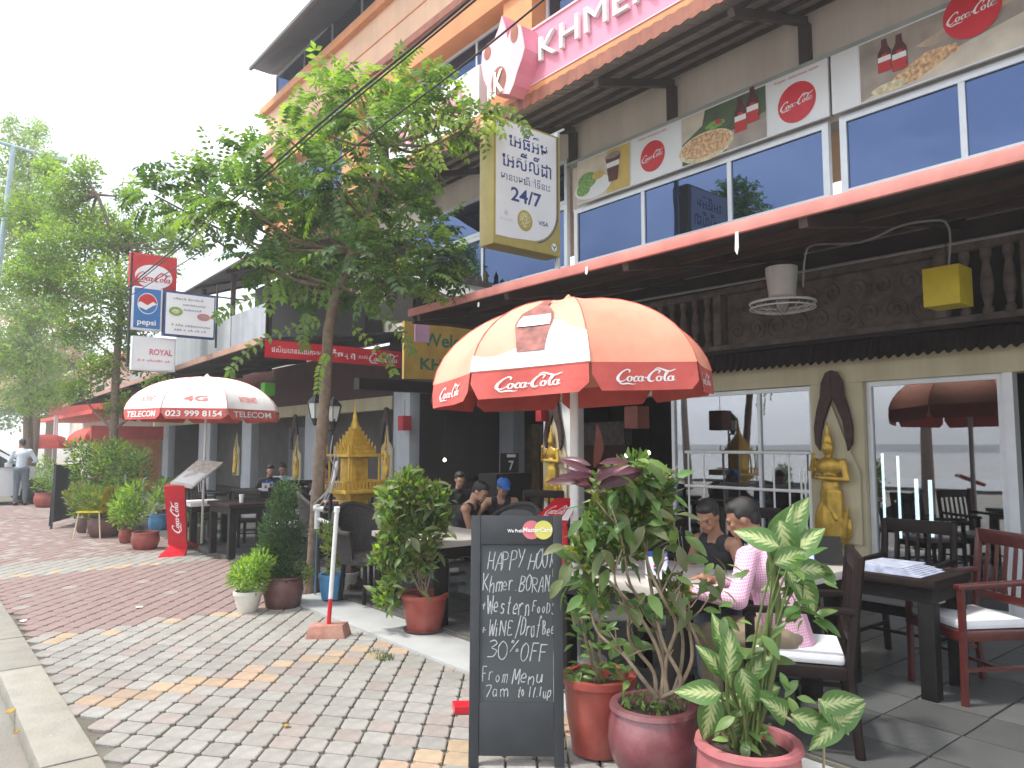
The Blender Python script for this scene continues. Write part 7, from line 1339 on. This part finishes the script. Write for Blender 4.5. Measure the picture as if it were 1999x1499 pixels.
def checked():
    m = bpy.data.materials.new('pink_checked_cloth'); m.use_nodes = True; t = m.node_tree; N = t.nodes.new; L = t.links.new; p = t.nodes['Principled BSDF']; p.inputs['Roughness'].default_value = .85
    tc = N('ShaderNodeTexCoord'); cols = []
    for i, (ax, rot) in enumerate((('X', (0, 0, 0)), ('Z', (0, 0, 0)))):
        w = N('ShaderNodeTexWave'); w.bands_direction = ax; w.inputs['Scale'].default_value = 24 if ax == 'Z' else 26; w.inputs['Distortion'].default_value = 1.2; w.inputs['Detail'].default_value = 1; mp = N('ShaderNodeMapping'); mp.inputs['Rotation'].default_value = (0, .12, .7); L(tc.outputs['Object'], mp.inputs[0]); L(mp.outputs[0], w.inputs['Vector']); cols.append(w)
    a = N('ShaderNodeMath'); a.operation = 'ADD'; L(cols[0].outputs['Fac'], a.inputs[0]); L(cols[1].outputs['Fac'], a.inputs[1]); mr = N('ShaderNodeMapRange'); mr.inputs[1].default_value = .5; mr.inputs[2].default_value = 1.7; L(a.outputs[0], mr.inputs[0])
    mx = N('ShaderNodeMixRGB'); mx.inputs[1].default_value = (.74, .52, .62, 1); mx.inputs[2].default_value = (.58, .22, .40, 1); L(mr.outputs[0], mx.inputs[0]); L(mx.outputs[0], p.inputs['Base Color']); return m
PINK = checked()
def face_to(a, b_): return math.atan2(b_[1] - a[1], b_[0] - a[0]) - math.pi / 2
pk = atd(1462, 1150, 4.05); pkl = (pk.x, pk.y, FZ)
pink_man = person('young man in a pink checked shirt leaning over the table behind the plants', pkl, R(8), 'long', PINK, trousers='khaki', lean=.13, side=-.02, head=(R(28), R(22)), hands=((-.42, .36, .80), (-.02, .44, .80)), skin='skin', vox=.0085, seat=.44, head_at=atd(1462, 1008, 4.05))
wc2.location = (pink_man.location.x + RT.x * .04, pink_man.location.y + RT.y * .04, FZ); wc2.rotation_euler = (0, 0, R(212))
m1 = atd(1392, 1150, 4.75); person('young man with shaved hair in a black vest looking down at the table', (m1.x, m1.y, FZ), R(82), 'tank', 'black', lean=.14, head=(R(18), R(26)), hands=((-.16, .40, .80), (.10, .36, .80)), vox=.0085, seat=.47, head_at=atd(1385, 1002, 4.7))
f1 = atd(915, 1100, 7.7); person('man in a dark vest leaning on folded arms in the cafe entrance', (f1.x, f1.y, FZ), R(-150), 'tank', 'black', 'skin2', lean=.20, head=(R(-10), R(30)), hands=((.12, .40, .80), (-.10, .38, .84)), vox=.011, seat=.46, head_at=atd(932, 958, 7.5))
f2 = atd(972, 1100, 8.4); person('person with a bright blue cap leaning behind the man in the vest', (f2.x, f2.y, FZ), R(140), 'tank', 'black', 'skin2', lean=.24, head=(R(25), R(35)), hands=((-.1, .42, .80), (.2, .42, .80)), vox=.012, cap='bluecloth', head_at=atd(978, 962, 8.2))
for (u, v, d, fc, sm, lab) in ((527, 918, 13.2, R(170), 'black', 'left of two dark haired people at the back left table'), (552, 915, 13.4, R(150), 'palecloth', 'right of two people at the back left table, in a pale top'), (637, 918, 10.4, R(120), 'denim', 'person half hidden behind the slim trunk and the shrine'), (897, 940, 9.6, R(160), 'black', 'dim seated person at the back of the cafe entrance')):
    q = atd(u, v, d); person(lab, (q.x, q.y, FZ), fc, 'tee', sm, 'skin2', head=(0, R(15)), vox=.014, head_at=q)
q = onz(38, 987); person('standing person in a white shirt and grey trousers beside the white car', (q.x, q.y, 0), R(-20), 'long', 'palecloth', 'skin', trousers='denim', stand=True, lean=.03, head=(R(40), R(15)), hands=((-.15, .3, 1.12), (.2, .28, 1.1)), vox=.015, sc=1.0)
# ================================================================= WHITE CAR
cx, cy = onz(8, 985)[:2]
car = thing('parked_car', 'white parked car at the left edge behind the standing person', 'car', (cx - .75, cy + .5, 0), R(6))
def car_body():
    prof = [(-2.2, .28), (-2.22, .62), (-2.05, .92), (-1.7, .98), (-1.15, 1.42), (-.3, 1.50), (.45, 1.44), (1.10, 1.02), (1.85, .90), (2.15, .70), (2.2, .34)]
    ws_ = []; nn = 8; b = MB(); vs = []
    for (x, z) in prof:
        for j in range(nn + 1): vs.append((x, -.86 + 1.72 * j / nn, z))
    top = []
    b2 = []
    # two side skins and a rounded top, tumblehome above the belt line
    def hw(z): return .86 if z < .9 else .86 - (z - .9) * .32
    P = [(x, s * (hw(z) - (.03 if abs(x) > 2.1 else 0)), z) for x, z in prof for s in (-1, 1)]
    F = [(2*i, 2*i+1, 2*i+3, 2*i+2) for i in range(len(prof)-1)]
    # sides with wheel arches
    for s in (0, 1):
        low = [(-2.2, .28), (-1.78, .28)] + [(-1.38 + .40*math.cos(a), .30 + .40*math.sin(a)) for a in [math.pi - i*math.pi/8 for i in range(9)]] + [(-.98, .24), (.98, .24)] + [(1.38 + .40*math.cos(a), .30 + .40*math.sin(a)) for a in [math.pi - i*math.pi/8 for i in range(9)]] + [(1.80, .28)]
        pts = low + [(x, z) for x, z in prof[::-1]]
        k = len(P); P += [(x, (-1, 1)[s] * (hw(z) - (.03 if abs(x) > 2.1 else 0)), z) for x, z in pts]; F.append(tuple(range(k, k + len(pts))))
    b.add(P, F); return b
bmesh_body = car_body(); local('body', bmesh_body, M['carwhite'], car)
for s in (-1, 1):
    f = lambda x, z: (x, s * (.865 - max(0, z - .9) * .32 + .004), z)
    for pts, nm in ((((-1.35, .98), (-.95, 1.32), (-.38, 1.42), (-.38, .98)), 'side_window'), (((-.32, .98), (-.32, 1.42), (.38, 1.37), (.95, .98)), 'side_window')):
        b = MB(); b.prism([f(*p) for p in pts], (0, -s * .01, 0)); local(nm, b, M['carglass'], car)
    b = MB(); b.box((.60, s*.90 - .05, .98), (.76, s*.90 + .08, 1.10)); local('mirror', b, M['carwhite'], car, bevel=.02)
    b = MB(); b.prism([(2.0, s*.60, .60), (2.16, s*.60, .62), (2.12, s*.84, .64), (1.85, s*.865, .70), (1.9, s*.86, .80), (2.02, s*.6, .82)], (0, 0, .03)); local('headlight', b, M['lampglass'], car)
    b = MB(); b.box((-.2, s*.868 - .01, .86), (-.04, s*.868 + .012, .885)); local('handle', b, M['grey'], car)
b = MB(); b.prism([(.50, -.66, 1.445), (1.08, -.78, 1.045), (1.08, .78, 1.045), (.50, .66, 1.445)], (.01, 0, .012)); local('windscreen', b, M['carglass'], car)
for x in (-1.38, 1.38):
    for s in (-1, 1):
        b = MB(); mtx = Matrix.Rotation(R(90), 4, 'X'); b.lathe([(.20, -.1), (.32, -.1), (.335, -.07), (.335, .07), (.32, .1), (.20, .1)], (x, s*.78, .33), 24, mtx=mtx); w_ = local('wheel', b, M['tyre'], car, 'auto')
        b = MB(); b.lathe([(.0, -.06), (.05, -.09), (.2, -.07), (.205, .07), (.05, .09), (0, .06)], (x, s*.78, .33), 20, mtx=mtx); local('rim', b, M['grey'], w_, 'auto')

# ================================================================= SMALL THINGS ON TABLES AND IN THE CAFE
def cup(u, v, d, h, r, m, label, name='cup'):
    q = atd(u, v, d); b = MB(); b.lathe([(0, 0), (r * .75, 0), (r, h), (r * .9, h), (r * .68, .006), (0, .006)], (q.x, q.y, q.z), 14); b.build(name, m, smooth='auto', label=label, cat=name)
def on_table(x, y, z, h, r, m, label, name='cup'):
    b = MB(); b.lathe([(0, 0), (r * .75, 0), (r, h), (r * .9, h), (r * .68, .006), (0, .006)], (x, y, z), 14); b.build(name, m, smooth='auto', label=label, cat=name)
on_table(3.35, 3.15, FZ + .721, .12, .033, M['lampglass'], 'tall pale drinking glass on the table of the two young men', 'glass'); on_table(3.55, 3.25, FZ + .721, .02, .11, M['white'], 'white plate in front of the man in the black vest', 'plate')
on_table(3.75, 5.5, FZ + .691, .09, .035, M['lampglass'], 'small glass on the pale table behind the bushy red pot', 'glass'); on_table(4.75, 12.4, FZ + .741, .03, .10, M['white'], 'white bowl on the back left table', 'bowl'); on_table(4.95, 12.1, FZ + .741, .10, .035, M['palecloth'], 'pale blue glass on the back left table', 'glass')
on_table(3.6, 10.2, FZ + .721, .11, .034, M['pvc'], 'white cup on the dark table by the white umbrella pole', 'cup'); on_table(4.6, 2.75, FZ + .721, .04, .06, M['redpaint'], 'small red bowl on the table in front of the gold figure', 'bowl')
for (u, v, d, lab) in ((1222, 890, 10.5, 'left of two small bright bulbs in the dark cafe'), (1266, 884, 10.2, 'right of two small bright bulbs in the dark cafe'), (868, 898, 12.0, 'faint bulb deep in the cafe entrance')):
    q = atd(u, v, d); t = thing('bulb_lamp', lab, 'lamp', tuple(q)); b = MB(); b.lathe([(0, -.03), (.022, -.015), (.026, .0), (.018, .02), (.012, .03), (0, .03)], q, 10); b.build('bulb', mat('lit_bulb', (1, .85, .6), .4, 0, emit=6), t, smooth=True); b = MB(); b.tube([q + Vector((0, 0, .03)), (q.x, q.y, 2.95)], .004, 5); b.build('cord', M['cable'], t)
q = atd(995, 905, 10.0); t = thing('screen', 'small cash desk screen with pale numbers in the cafe entrance', 'screen', tuple(q)); b = MB(); b.box((q.x - .16, q.y, q.z - .12), (q.x + .16, q.y + .03, q.z + .14)); b.build('housing', M['blackmetal'], t); b = MB(); lay(b, text2d('7', .02), (q.x - .02, q.y - .003, q.z - .09), (.09, 0, 0), (0, 0, .13)); b.build('number', M['board'], t); b = MB(); b.box((q.x - .05, q.y - .004, q.z + .085), (q.x + .10, q.y - .001, q.z + .125)); b.build('label', M['board'], t); b = MB(); b.box((q.x - .3, q.y - .1, FZ), (q.x + .3, q.y + .3, q.z - .13)); b.build('desk', M['blackwood'], t)
q = onz(1905, 1275, FZ); t = thing('blue_basin', 'blue plastic basin on the floor behind the red brown armchair', 'basin', (q.x + .35, q.y + .25, FZ)); b = MB(); b.lathe([(.11, 0), (.15, .10), (.16, .10), (.16, .115), (.145, .115), (.105, .01), (0, .01)], n=22); local('basin', b, M['pot_blue'], t, 'auto')
# ================================================================= HAZE
hz = bpy.data.materials.new('thin_haze'); hz.use_nodes = True; t_ = hz.node_tree; t_.nodes.clear(); o_ = t_.nodes.new('ShaderNodeOutputMaterial'); v_ = t_.nodes.new('ShaderNodeVolumePrincipled')
v_.inputs['Color'].default_value = (.96, .97, 1, 1); v_.inputs['Density'].default_value = .0042; v_.inputs['Anisotropy'].default_value = .3; t_.links.new(v_.outputs[0], o_.inputs['Volume'])
b = MB(); b.box((-301, -301, -1.3), (401, 501, 13.5)); b.build('haze', hz, kind='stuff')
